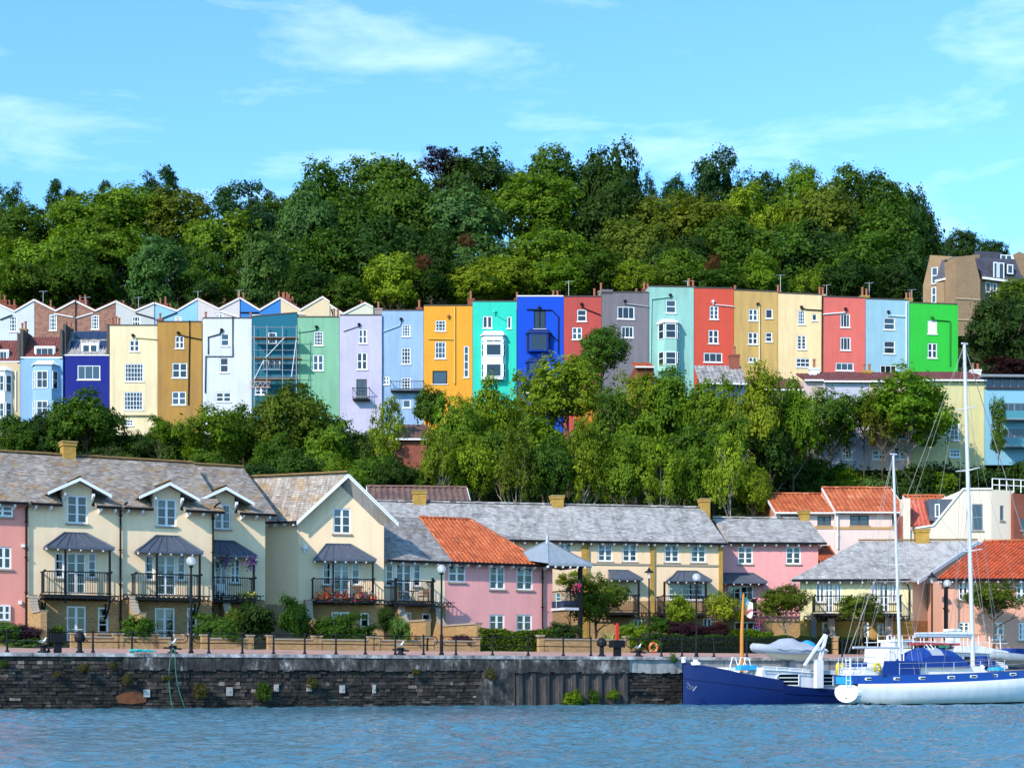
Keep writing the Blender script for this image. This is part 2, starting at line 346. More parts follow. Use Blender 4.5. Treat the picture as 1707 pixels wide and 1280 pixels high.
def hip_canopy(par, fr, uf0, uf1, zb, dp, ut0, ut1, zt, seams=7, mat=None, beads=True):
    """lead covered canopy: front edge uf0..uf1 at distance dp, meeting the wall at ut0..ut1"""
    mat = mat or LEAD; m = MB(); a, b = fr.p(uf0, zb, dp), fr.p(uf1, zb, dp); c, d_ = fr.p(uf1, zb, .0), fr.p(uf0, zb, .0); e, f = fr.p(ut0, zt, .02), fr.p(ut1, zt, .02)
    for P in ([a, b, f, e], [d_, a, e], [b, c, f], [a, b, c, d_]): m.face(P)
    up = V(0,0,.10)
    for P, Q in ((a, b), (d_, a), (b, c)): m.face([P, Q, Q-up, P-up])
    can = m.build('canopy', mat, par)
    r = MB(); k = V(0,0,.02)
    for P, Q in ((a, e), (b, f), (e, f)): r.tube([P+k, Q+k], .05, 5)
    for i in range(1, seams):
        g = i/seams; r.tube([a.lerp(b, g)+k, e.lerp(f, g)+k], .03, 4)
    for i in (1, 2): r.tube([d_.lerp(a, i/3)+k, d_.lerp(a, i/3).lerp(e, .02+i*.30)+k], .025, 4)
    r.build('seams', mat, can)
    if beads:
        q = MB(); n = max(4, int((uf1-uf0)/.55))
        for i in range(n+1): q.box(fr, uf0+(uf1-uf0)*i/n-.035, uf0+(uf1-uf0)*i/n+.035, zb-.19, zb-.105, dp-.12, dp-.02)
        tag(q.build('rafter_ends', WHITE, can), kind='stuff')
    return can
def balcony(par, fr, u0, u1, zf, dp, rail=1.1, posts=(), floor=True, step=.12, ends=True, flr=None, sides=(1, 1)):
    b = MB()
    if floor: MB().box(fr, u0, u1, zf-.16, zf, .02, dp).build('balcony_floor', flr or BLACK, par)
    edges = [(fr.p(u0, 0, dp-.04), fr.p(u1, 0, dp-.04))]
    if sides[0]: edges.append((fr.p(u0, 0, .05), fr.p(u0, 0, dp-.04)))
    if sides[1]: edges.append((fr.p(u1, 0, .05), fr.p(u1, 0, dp-.04)))
    top = MB()
    for P, Q in edges:
        for z, w_ in ((zf+rail, .06), (zf+.12, .05)): top.bar(P+V(0,0,z), Q+V(0,0,z), w_)
        n = max(2, int((Q-P).length/step))
        for i in range(1, n): X = P.lerp(Q, i/n); b.bar(X+V(0,0,zf+.12), X+V(0,0,zf+rail), .024)
    for u in (u0, u1): top.ball(fr.p(u, zf+rail+.03, dp-.04), .07, 6)
    r = top.build('balcony_railing', BLACK, par); tag(b.build('balusters', BLACK, r), kind='stuff')
    for u, z1 in posts: MB().box(fr, u-.06, u+.06, zf-.5, z1, dp-.11, dp+.01).build('balcony_post', BLACK, par)
def ring_beam(par, fr, u0, u1, z0, z1, d, drop=()):
    m = MB().box(fr, u0, u1, z1-.04, z1, d-.05, d+.05); m.box(fr, u0, u1, z0, z0+.04, d-.05, d+.05)
    r = (z1-z0)/2-.03; u = u0+r
    while u < u1-r: m.torus(fr.p(u, (z0+z1)/2, d), fr.u, V(0,0,1), r, .028, 10, 4); u += 2*r+.04
    return m.build('ring_beam', BLACK, par)
def wing_wall(par, fr, u, z0, zh, zl, L_, mat, th=.3, curve=.9):
    """garden partition that leaves the house at right angles, dropping in a stone-coped curve"""
    g = fr.turned(u, 0, -90); # u axis of g runs out from the wall (towards n)
    s_ = 1 if g.u.dot(fr.n) > 0 else -1; g = g if s_ > 0 else fr.turned(u, 0, 90)
    n = 8; cv = [(.8+curve*(1-math.cos(math.pi/2*i/n)) , zl+(zh-zl)*(1-math.sin(math.pi/2*i/n))) for i in range(n+1)]
    out_ = [(0.02, z0), (L_, z0), (L_, zl)]+cv[::-1]+[(0.02, zh)]
    g2 = Fr(o=g.o, th=g.th); m = MB().prism(g2, out_, -th/2, th/2); o = m.build('partition_wall', mat, par, fr=g2)
    c = MB(); path = [(0.02, zh)]+cv+[(L_, zl)]
    for (a, b), (a2, b2) in zip(path, path[1:]):
        if abs(a2-a)+abs(b2-b) > .01: c.hexa([g2.p(a, b, -th*.7), g2.p(a2, b2, -th*.7), g2.p(a2, b2, th*.7), g2.p(a, b, th*.7), g2.p(a, b+.1, -th*.7), g2.p(a2+.04, b2+.1, -th*.7), g2.p(a2+.04, b2+.1, th*.7), g2.p(a, b+.1, th*.7)])
    c.build('coping', STONE, o); return o
# ---------------------------------------------------------------- ground and water
QT = .51; QZ = 87.8
def lineX(Zc, px): return Zc/(1-QT*(px-CX)/F)
QF = Fr(CX, QZ, QT)                   # quay face
ZQ = 2.60                             # quay top
qcos = math.cos(QF.th)
def smooth(a, b, x): x = min(1, max(0, (x-a)/(b-a))); return x*x*(3-2*x)
def ground_z(X, Y):
    s_ = (Y-QZ-QT*X)*qcos
    k = [(-1e4, 2.4), (112, 2.45), (119, 4.0), (160, 24.0), (168, 24.8), (186, 29.5), (190, 33), (203, 36), (262, 66), (300, 70), (420, 64), (5000, 30)]
    z = 2.4
    for (a, za), (b, zb) in zip(k, k[1:]):
        if a <= Y <= b: z = za+(zb-za)*(Y-a)/(b-a); break
    if z > 30:
        px = X/Y*F; c = 1-.34*smooth(520, 760, px)-.12*smooth(-350, -800, px)
        z = 30+(z-30)*c
    if s_ < 12: z = min(z, 2.45)
    return z
def ground():
    xs = [-3000, -900, -350]+list(range(-150, 151, 6))+[350, 900, 3000]; ys = list(range(50, 330, 5))+[400, 600, 1000, 2500, 5000]
    m = MB(); I = {}
    for j, y in enumerate(ys):
        for i, x in enumerate(xs):
            yy = max(y, QZ+QT*max(-150, min(150, x))+.3) if y < QZ+QT*max(-150, min(150, x)) else y
            I[i, j] = len(m.v); m.v.append((x, yy, ground_z(x, yy)-.02+(0 if yy < 118 else .5*math.sin(x*.3)*math.cos(y*.2))))
    for j in range(len(ys)-1):
        for i in range(len(xs)-1): m.f.append((I[i, j], I[i+1, j], I[i+1, j+1], I[i, j+1])); m.mi.append(0); m.t.append(.5)
    M = Mat('woodland_soil'); M.rough(.95, .1); M.col(M.ramp(M.noise(.5, 8, .7), [(.3, (.012, .02, .006)), (.5, (.03, .05, .012)), (.7, (.06, .055, .03))]))
    tag(m.build('ground', M.m, base=V(0,0,0)), kind='structure')
ground()
def water():
    """harbour surface: real ripples over the basin in view, running on flat (with fine relief) beyond it"""
    g = np.random.default_rng(3); X = np.arange(-46, 46.01, .1); Y = [20.0]
    while Y[-1] < 118: Y.append(Y[-1]+.045+.0021*(Y[-1]-20)+.0)
    Y = np.array(Y); gx, gy = np.meshgrid(X, Y); H = np.zeros_like(gx)
    for k in range(46):
        lam = .34*1.042**k; th = g.normal(.4, .8); q = 2*math.pi/lam; a = .0088*lam**.62
        wx = gx+.25*np.sin(gy*.31+k)+.2*np.sin(gx*.23+k*2); H += a*np.sin(q*(wx*math.sin(th)+gy*math.cos(th))+g.uniform(0, 6.28))
    patch = .75+.45*np.sin(gx*.13+gy*.06+1)*np.sin(gy*.11-gx*.03); H *= patch*.9
    nx, ny = len(X), len(Y); v = np.stack([gx, gy, H], 2).reshape(-1, 3).astype(np.float32); idx = np.arange(nx*ny).reshape(ny, nx)
    f = np.stack([idx[:-1, :-1], idx[:-1, 1:], idx[1:, 1:], idx[1:, :-1]], 2).reshape(-1, 4).astype(np.int32)
    me = bpy.data.meshes.new('water'); me.vertices.add(len(v)); me.vertices.foreach_set('co', v.ravel()); me.loops.add(f.size); me.loops.foreach_set('vertex_index', f.ravel()); me.polygons.add(len(f)); me.polygons.foreach_set('loop_start', np.arange(0, f.size, 4, dtype=np.int32)); me.update(); me.polygons.foreach_set('use_smooth', np.ones(len(f), dtype=bool))
    M = Mat('harbour_water'); M.p.inputs['Base Color'].default_value = (.055, .155, .21, 1); M.p.inputs['Roughness'].default_value = .07; M.p.inputs['IOR'].default_value = 1.34
    a = M.noise(1, 3, .6, M.vec(4, 6, 1)); M.bump(a, .8, .06); me.materials.append(M.m)
    o = bpy.data.objects.new('water', me); S.collection.objects.link(o); tag(o, kind='structure')
    m = MB(); x0, x1, y0, y1 = -46, X[-1], 20, Y[-1]
    for a, b, c, d in ((-3000, -1500, 3000, y0), (-3000, y0, x0, y1), (x1, y0, 3000, y1), (-3000, y1, 3000, 1600)): m.face([(a, b, 0), (c, b, 0), (c, d, 0), (a, d, 0)])
    M2 = Mat('open_water'); M2.p.inputs['Base Color'].default_value = (.055, .155, .21, 1); M2.p.inputs['Roughness'].default_value = .12; M2.bump(M2.noise(1, 4, .6, M2.vec(.8, 1.1, 1)), 1, .3)
    tag(m.build('open_water', M2.m, base=V(0,0,0)), kind='structure')
water()
# ---------------------------------------------------------------- quay
def qmats():
    M = Mat('quay_masonry'); M.rough(.9, .2); t = M.attr()
    c = M.ramp(t, [(0, (.014, .013, .013)), (.35, (.036, .032, .030)), (.7, (.085, .070, .060)), (.9, (.16, .12, .10)), (1, (.30, .23, .19))])
    g = M.noise(.7, 8, .7); c = M.mix(M.ramp(g, [(.42, (0, 0, 0)), (.58, (.85, .85, .85))]), c, (.016, .015, .015))
    c = M.mix(M.ramp(M.noise(1.6, 8, .8), [(.53, (0, 0, 0)), (.64, (.7, .7, .7))]), c, (.045, .045, .020)); M.col(c); M.bump(M.noise(14, 4), .6, .03)
    C = Mat('stained_concrete'); C.rough(.85, .2)
    a = C.noise(1, 7, .75, C.vec(1.5, 1.5, .9)); b = C.noise(.45, 3, .6)
    c = C.ramp(a, [(.36, (.016, .015, .015)), (.49, (.055, .050, .047)), (.57, (.12, .11, .10)), (.65, (.46, .44, .42))])
    C.col(C.mix(C.ramp(b, [(.5, (0, 0, 0)), (.62, (.9, .9, .9))]), c, (.040, .036, .034))); C.bump(C.noise(6, 5), .5, .03)
    D = Mat('pale_concrete'); D.rough(.85, .2); c = D.ramp(D.noise(1, 7, .75, D.vec(1.5, 1.5, .35)), [(.33, (.04, .04, .042)), (.45, (.26, .26, .26)), (.7, (.46, .46, .44))]); D.col(c)
    E = Mat('coping_granite'); E.rough(.85, .2); c = E.ramp(E.noise(1.2, 7, .75), [(.35, (.07, .065, .065)), (.5, (.30, .28, .28)), (.62, (.62, .60, .58))]); E.col(c); E.bump(E.noise(9, 4), .4, .02)
    P = Mat('rusty_steel'); P.rough(.75, .3); c = P.ramp(P.noise(1, 7, .7, P.vec(2.4, 2.4, .5)), [(.3, (.015, .015, .018)), (.5, (.05, .043, .042)), (.62, (.09, .07, .062)), (.75, (.20, .17, .16))]); P.col(c)
    V_ = Mat('brick_paving'); V_.rough(.85, .2); b = V_.nd('ShaderNodeTexBrick', {'Scale': 1, 'Vector': V_.vec(1, 1, 1), 'Brick Width': .21, 'Row Height': .105, 'Mortar Size': .006, 'Color1': (.50, .30, .25, 1), 'Color2': (.40, .23, .19, 1), 'Mortar': (.25, .2, .17, 1)})
    V_.col(V_.mix(V_.ramp(V_.noise(.3, 5), [(.4, (0, 0, 0)), (.7, (.5, .5, .5))]), b.outputs[0], (.30, .22, .19)))
    return [x.m for x in (M, C, D, E, P, V_)]
QM, QC, QPALE, QGR, QST, QPV = qmats()
u_at = lambda x, d=0: QF.U(x, d)
qw = thing('quay_wall', QF.p(0, 0, 0), 'weathered dark stone and concrete quay wall rising from the harbour water', 'quay wall')
UL, UR = u_at(-170), u_at(1900); uc, up0, up1 = u_at(205), u_at(860), u_at(1046)
MB().box(QF, UL, UR, -4, ZQ-.2, -3, -.06).build('wall_core', QC, qw)
def stones(u0, u1, z0, z1, name='rough_stones', d=0):
    m = MB(); z = z0
    while z < z1-.03:
        h = min(R.uniform(.10, .21), z1-z); u = u0; row = R.gauss(0, .08)
        while u < u1:
            w_ = min(R.uniform(.16, .5), u1-u); 
            if w_ > .05:
                j = lambda: R.uniform(-.012, .012); e = d+R.uniform(-.03, .055); g = .014
                c = [QF.p(u+g+j(), z+g+j(), e), QF.p(u+w_-g+j(), z+g+j(), e), QF.p(u+w_-g+j(), z+h-g+j(), e-.01), QF.p(u+g+j(), z+h-g+j(), e-.01)]
                b_ = [QF.p(u, z, -.1), QF.p(u+w_, z, -.1), QF.p(u+w_, z+h, -.1), QF.p(u, z+h, -.1)]
                m.hexa(b_+c, 0, min(1, max(0, R.gauss(.42, .22)+row)))
            u += w_
        z += h
    tag(m.build(name, QM, qw), kind='stuff')
stones(UL, uc, -.3, 2.28); stones(uc, up0-1.4, -.3, 1.82); stones(up1, UR, -.3, 1.75)
def slabband(u0, u1, z0, z1, d0, mat, name, step=2.6):
    u = u0
    while u < u1:
        w_ = min(R.uniform(.8, 1.2)*step, u1-u)
        n = max(2, int(w_/.25)); m = MB()
        for i in range(n):
            a, b = u+w_*i/n, u+w_*(i+1)/n; zz = z0+R.uniform(-.05, .05); m.box(QF, a+(.01 if i == 0 else 0), b-(.01 if i == n-1 else 0), zz, z1, -.3, d0+R.uniform(-.012, .012))
        m.build(name, mat, qw); u += w_
slabband(uc, up0-.2, 1.80, ZQ-.16, .09, QC, 'concrete_facing'); slabband(up0-.2, up1, 1.72, ZQ-.02, .22, QC, 'concrete_facing'); slabband(up1, u_at(1139), 1.72, ZQ-.02, .12, QPALE, 'concrete_facing'); slabband(u_at(1139), UR, 1.2, ZQ-.02, .12, QPALE, 'concrete_facing')
MB().prism(QF, [(up0-2.6, -.5), (up0-.1, -.5), (up0-.1, 1.86), (up0-1.9, 1.86)], -.05, .10).build('concrete_buttress', QC, qw)
u = UL
while u < UR:                                         # coping stones, each a piece
    w_ = R.uniform(1.0, 1.7)
    z0_ = ZQ-.2 if u < up0 else ZQ-.04
    if u > uc or True: MB().box(QF, u+.008, u+w_-.008, ZQ-.17, ZQ+R.uniform(-.012, .012), -.75, .13+R.uniform(-.02, .02)+(.12 if u > up0-.5 else 0)).build('coping_stone', QGR, qw)
    u += w_
u = up0; i = 0
while u < up1-.05:                                    # interlocking sheet piles, in and out in turn
    w_ = (up1-up0)/17; a, b = (.14, .02) if i % 2 == 0 else (.02, .14)
    pts = [(u, .06), (u+w_*.2, a+.0), (u+w_*.8, a), (u+w_, .06)]; m = MB()
    for (p, q), (p2, q2) in zip(pts, pts[1:]): m.face([QF.p(p, -.8, q), QF.p(p2, -.8, q2), QF.p(p2, 1.73, q2), QF.p(p, 1.73, q)])
    m.tube([QF.p(u, -.8, .07), QF.p(u, 1.73, .07)], .028, 6)
    m.build('sheet_pile', QST, qw); u += w_; i += 1
for x, y, w_, h in ((244, 1155, .30, .36), (382, 1152, .30, .42), (460, 1146, .22, .34), (515, 1146, .26, .34), (570, 1148, .26, .38), (623, 1148, .16, .42)):
    U_, z_ = QF.uz(x, y); m = MB().box(QF, U_-w_/2, U_+w_/2, z_-h/2, z_+h/2, 0, .09); m.lathe(QF.p(U_, z_, .1), [(.03, -.03), (.03, .03)], 6); m.build('pale_plate', QPALE, qw)
U_, z_ = QF.uz(225, 1161); MB().prism(QF, [(U_-.8, z_-.28), (U_-.2, z_-.34), (U_+.5, z_-.26), (U_+.56, z_+.1), (U_+.2, z_+.25), (U_-.5, z_+.2), (U_-.9, z_+.02)], -.02, .05).build('rust_stained_render', plain('rust_patch', (.16, .06, .028), .9, .2, 0, .85), qw)
U_, z_ = QF.uz(1063, 1150); MB().box(QF, U_-.45, U_+.45, z_-.05, z_+.05, 0, .2).build('timber_ledge', QST, qw)
# promenade, a paved strip that climbs gently to the gardens, and the garden soil behind
m = MB(); 
for a, b, za, zb in ((-.75, -2.4, ZQ-.004, ZQ+.06), (-2.4, -5.6, ZQ+.06, ZQ+.33)): m.face([QF.p(UL-80, za, a), QF.p(UR+80, za, a), QF.p(UR+80, zb, b), QF.p(UL-80, zb, b)])
tag(m.build('promenade_pavement', QPV, base=V(0,0,0)), kind='structure')
m = MB(); m.face([QF.p(UL-80, ZQ+.31, -5.6), QF.p(UR+80, ZQ+.31, -5.6), QF.p(UR+80, ZQ+.35, -22), QF.p(UL-80, ZQ+.35, -22)])
GS = Mat('garden_turf'); GS.rough(.95, .1); GS.col(GS.ramp(GS.noise(.8, 7, .7), [(.35, (.02, .035, .008)), (.6, (.045, .08, .015)), (.8, (.09, .07, .04))]))
tag(m.build('garden_ground', GS.m, base=V(0,0,0)), kind='structure')
ZG = ZQ+.33
# railings: one thing per run, posts are parts
def qrail(xs, label, z=ZQ+.02, d=-.55, curl=(0, 0)):
    us = [u_at(x, d) for x in xs]; t = thing('quayside_railing', QF.p(us[0], z, d), label, 'railing', 'black railings along the quay edge')
    for u in us:
        MB().lathe(QF.p(u, z, d), [(.10, 0), (.10, .05), (.055, .10), (.045, .45), (.06, .50), (.045, .55), (.045, .92), (.062, .96), (.05, 1.02), (.01, 1.06)], 8).build('post', BLACK, t)
    a, b = us[0]-(.55 if curl[0] else 0), us[-1]+(.55 if curl[1] else 0)
    for zz in (.95, .5): MB().tube([QF.p(a, z+zz, d), QF.p(b, z+zz, d)], .026, 6).build('rail', BLACK, t)
    for c, e, s_ in ((curl[0], us[0], -1), (curl[1], us[-1], 1)):
        if c: MB().torus(QF.p(e+s_*.55, z+.725, d), QF.u*s_, V(0,0,1), .225, .026, 10, 6, 0, -math.pi/2, math.pi/2).build('curved_end', BLACK, t)
qrail([-80, 12, 81, 155, 220, 286.5], 'black quay railing run below the pink and cream houses, left of the first globe lamp', curl=(0, 1))
qrail([348, 404, 456, 508, 560, 609, 659, 706], 'long black railing run between the two globe lamps, below the gabled house', curl=(1, 1))
qrail([760, 821, 880.5, 939, 985], 'black railing run in front of the pink house with the orange roof', curl=(1, 0))
qrail([1064, 1102.6, 1137], 'short black railing run carrying the orange life ring', curl=(1, 1))
qrail([1190, 1245, 1295, 1350, 1404, 1460, 1520], 'black railing run behind the blue barge and the yacht', curl=(1, 1))
def globe_lamp(x, y, label, d=-.95, kind='globe'):
    U_, zt = QF.uz(x, y, d) if d > -4 else (0, 0)
    if d <= -4: f2 = Fr(x, -d, 0); U_, zt = 0, f2.z(x, y)
    P = QF.p(U_, ZQ+.03, d) if d > -4 else V(f2.o.x, f2.o.y, ZG); h = zt-P.z
    t = thing('street_lamp', P, label, 'street lamp', 'lamps along the quay')
    MB().lathe(P, [(.13, 0), (.13, .08), (.09, .12), (.085, .95), (.10, 1.0), (.055, 1.08), (.048, h-.28), (.075, h-.25), (.04, h-.2)], 10).build('lamp_post', BLACK, t)
    if kind == 'globe':
        MB().lathe(P+V(0,0,h-.25), [(.10, -.05), (.12, .03), (.07, .06)], 10).build('lamp_collar', BLACK, t)
        MB().ball(P+V(0,0,h), .235, 14).build('glass_globe', GLOBE, t, True)
        MB().lathe(P+V(0,0,h-.2), [(.03, 0), (.05, .08), (.05, .2), (.02, .24)], 8).build('lamp_bulb', WHITE, t)
        MB().lathe(P+V(0,0,h+.2), [(.07, 0), (.04, .05), (.01, .08)], 8).build('lamp_cap', BLACK, t)
    else:
        MB().lathe(P+V(0,0,h-.2), [(.06, 0), (.15, .34), (.13, .34)], 8).build('lantern_glass', GLOBE, t)
        MB().lathe(P+V(0,0,h+.14), [(.30, 0), (.27, .05), (.10, .16), (.04, .3), (.01, .36)], 10).build('lantern_hood', BLACK, t)
def globem():
    M = Mat('globe_glass'); M.rough(.12, .6); M.p.inputs['Base Color'].default_value = (.75, .77, .78, 1); M.p.inputs['Alpha'].default_value = .4; return M.m
GLOBE = globem()
globe_lamp(318.5, 935, 'black globe lamp before the second lead canopy of the cream terrace')
globe_lamp(736, 948, 'tall black globe lamp beside the pink house with orange roof')
globe_lamp(1161, 962, 'black globe lamp between the two small bright green trees')
globe_lamp(1579, 972, 'black globe lamp in front of the salmon house wall', d=-4.5 if False else -1.2)
globe_lamp(1082, 958, 'slim black lantern lamp with wide hood, behind the railing with the life ring', d=-102, kind='lantern')
globe_lamp(1553.6, 966, 'slim black lantern lamp against the side wall of the yellow house', d=-102.5, kind='lantern')
# quayside furniture
PAL = plain('seagull_white', (.75, .75, .74), .7); 
def capstan(x, w_, h, label, top=True):
    U_ = u_at(x, -.5); P = QF.p(U_, ZQ+.01, -.5); t = thing('mooring_winch', P, label, 'winch', 'black winches on the quay edge')
    MB().lathe(P, [(w_*.45, 0), (w_*.45, .06), (w_*.28, .1), (w_*.24, h*.5)], 10).build('pedestal', BLACK, t)
    MB().lathe(P+V(0,0,h*.5), [(w_*.24, 0), (w_*.55, .05), (w_*.6, h*.22), (w_*.5, h*.36), (w_*.25, h*.47), (.02, h*.5)], 12).build('rounded_cowl', BLACK, t)
    MB().bar(P+V(w_*.4,0,h*.65), P+V(w_*.9,-.05,h*.55), .05).build('crank_handle', BLACK, t)
capstan(133, .42, 1.0, 'tall black winch cowl on the quay below the first cream house')
capstan(1003, .46, 1.02, 'black winch cowl on the quay beside the red marker post')
def squarebox(x, label):
    U_ = u_at(x, -.5); P = QF.p(U_, ZQ, -.5); t = thing('control_cabinet', P, label, 'cabinet')
    MB().box(QF, U_-.16, U_+.16, ZQ, ZQ+.5, -.66, -.34).build('pedestal', BLACK, t); MB().box(QF, U_-.36, U_+.36, ZQ+.5, ZQ+.86, -.8, -.25).box(QF, U_-.30, U_+.30, ZQ+.86, ZQ+.9, -.75, -.3).build('cabinet_body', BLACK, t); return t, U_
squarebox(96, 'squat black cabinet on a pedestal at the quay edge by the purple shrubs')
t, U_ = squarebox(1029, 'black cabinet on the quay with a red marker post standing on it')
P = QF.p(U_, ZQ+.9, -.5); mk = thing('marker_post', P, 'bright red upright marker post standing on the black cabinet', 'marker post')
MB().box(QF, U_-.085, U_+.085, ZQ+.9, ZQ+1.72, -.55, -.45).box(QF, U_-.055, U_+.055, ZQ+1.72, ZQ+1.82, -.54, -.46).build('red_board', plain('marker_red', (.62, .035, .012), .5), mk)
def bollard(x, label):
    U_ = u_at(x, -.35); P = QF.p(U_, ZQ, -.35); t = thing('mooring_bollard', P, label, 'bollard', 'iron bollards on the quay edge')
    MB().lathe(P, [(.28, 0), (.26, .06), (.14, .10), (.12, .25), (.2, .30), (.2, .36), (.08, .40)], 10).build('bollard_body', BLACK, t)
    MB().bar(P+V(-.42,0,.28), P+V(.42,0,.22), .09).build('cross_bar', BLACK, t)
def gull(x, label, dz=.4):
    P = QF.p(u_at(x, -.35), ZQ+dz, -.35); t = thing('seagull', P, label, 'seagull', 'seagulls standing on the bollards'); t.scale = (.72, .72, .72)
    b = P+V(0,0,.16); m = MB(); m.tube([b+V(-.26,0,-.03), b+V(-.14,0,0), b, b+V(.11,0,.06), b+V(.14,0,.15), b+V(.17,0,.21)], [.02, .07, .10, .075, .05, .045], 8); m.ball(b+V(.185,0,.23), .05, 6); m.build('body', PAL, t, True)
    MB().tube([b+V(-.34,0,-.03), b+V(-.12,-.075,.05), b+V(.04,-.09,.04)], [.015, .06, .03], 6).build('wing', plain('gull_grey', (.16, .17, .19), .7), t)
    MB().tube([b+V(.22,0,.225), b+V(.29,0,.21)], [.018, .005], 5).build('beak', plain('beak_yellow', (.6, .35, .03), .5), t)
    for s_ in (-.03, .03): MB().tube([b+V(0,s_,-.08), P+V(0,s_,0)], .008, 4).build('leg', plain('beak_yellow', 0), t)
for x, l, g in ((72, 'iron bollard at the near end of the quay, by the square cabinet', 'seagull on the bollard beside the square cabinet'), (288, 'iron bollard with green ropes below the second cream house', 'seagull on the bollard where green ropes hang down the wall'), (668, 'iron bollard below the grey-green variegated bush', 'seagull on the bollard below the grey-green bush'), (1064, 'iron bollard near the orange life ring', 'seagull on the bollard near the orange life ring')):
    bollard(x, l); gull(x, g)
U_, z_ = QF.uz(1087.5, 1079, -.6); P = QF.p(U_, z_, -.5)
lr = thing('life_ring', P, 'orange life ring hanging on the black quay railing', 'life ring')
MB().torus(P, QF.u, V(0,0,1), .24, .065, 22, 8).build('ring_body', plain('ring_orange', (.62, .12, .03), .6), lr, True)
mm = MB()
for a in range(4):
    q = math.pi/4+a*math.pi/2; c = P+QF.u*math.cos(q)*.24+V(0,0,math.sin(q)*.24); mm.torus(c, (QF.u*math.cos(q)+V(0,0,math.sin(q))), QF.n, .07, .012, 8, 4)
mm.build('retaining_band', WHITE, lr)
ROPE = plain('teal_rope', (.03, .42, .40), .8, .2, 0, .3)
m = MB(); P = QF.p(u_at(228, -.3), ZQ+.05, -.3); pts = []
for i in range(90):
    a = i*.55; r = .12+.30*R.random(); pts.append(P+QF.u*(math.cos(a)*r*1.3+i*.006)+QF.n*math.sin(a)*r*.5+V(0,0,.02+.16*R.random()*(1-i/120)))
m.tube(pts, .028, 5); o = m.build('mooring_rope', ROPE); tag(o, 'heap of bright turquoise rope lying on the quay coping', 'rope')
for x0, x1, l in ((285, 287, 'thin green rope hanging straight down the quay wall'), (291, 307, 'thin green rope slanting down the quay wall to the water')):
    m = MB(); a = QF.p(u_at(x0, .2), ZQ+.1, .3); b = QF.p(u_at(x1, .3), .05, .35); m.tube([QF.p(u_at(288, -.3), ZQ+.3, -.3), a]+[a.lerp(b, k/6)+QF.u*(-.15*math.sin(math.pi*k/6)) for k in range(1, 7)], .022, 5)
    tag(m.build('hanging_rope', plain('green_rope', (.03, .16, .13), .8)), l, 'rope')
# ---------------------------------------------------------------- foliage
def leafm():
    M = Mat('leaves'); M.rough(.6, .12)
    oc = M.nd('ShaderNodeObjectInfo').outputs['Color']; t = M.attr()
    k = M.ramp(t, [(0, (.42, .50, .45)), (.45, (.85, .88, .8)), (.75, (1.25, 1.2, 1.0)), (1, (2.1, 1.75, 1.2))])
    c = M.mix(1.0, oc, k, 'MULTIPLY'); M.col(c)
    tr = M.nd('ShaderNodeBsdfTranslucent'); M.l.new(M.mix(1.0, c, (1.25, 1.25, .6), 'MULTIPLY'), tr.inputs[0])
    m = M.nd('ShaderNodeMixShader', {0: .38}); M.l.new(M.p.outputs[0], m.inputs[1]); M.l.new(tr.outputs[0], m.inputs[2]); M.l.new(m.outputs[0], M.out.inputs[0]); return M.m
LEAF = leafm()
def barkm(name='bark', c=(.10, .075, .05)):
    M = Mat(name); M.rough(.95, .1); n = M.noise(1, 6, .7, M.vec(9, 9, 1.2)); M.col(M.mix(n, sc(c, .4), sc(c, 1.5))); M.bump(n, .6, .03); return M.m
BARK = barkm(); PALEB = barkm('pale_bark', (.26, .22, .17))
def leaf_mesh(name, P, D, L_, T, aspect=.6, seed=0):
    """rhombus leaves: centres P, facing D, length L_, tone T"""
    g = np.random.default_rng(seed); n = len(P); D = D/np.linalg.norm(D, axis=1, keepdims=True)
    a = np.cross(D, g.normal(size=(n, 3))); a /= np.linalg.norm(a, axis=1, keepdims=True)+1e-9; b = np.cross(D, a)
    L_ = L_[:, None]; w_ = L_*aspect
    v = np.stack([P-a*L_, P+b*w_+a*L_*.15+D*L_*.12, P+a*L_, P-b*w_+a*L_*.1-D*L_*.1], 1).reshape(-1, 3).astype(np.float32)
    me = bpy.data.meshes.new(name); me.vertices.add(4*n); me.vertices.foreach_set('co', v.ravel())
    me.loops.add(4*n); me.loops.foreach_set('vertex_index', np.arange(4*n, dtype=np.int32)); me.polygons.add(n)
    me.polygons.foreach_set('loop_start', np.arange(0, 4*n, 4, dtype=np.int32)); me.update()
    at = me.attributes.new('tint', 'FLOAT', 'FACE'); at.data.foreach_set('value', np.clip(T, 0, 1).astype(np.float32)); me.materials.append(LEAF); me.validate(); return me
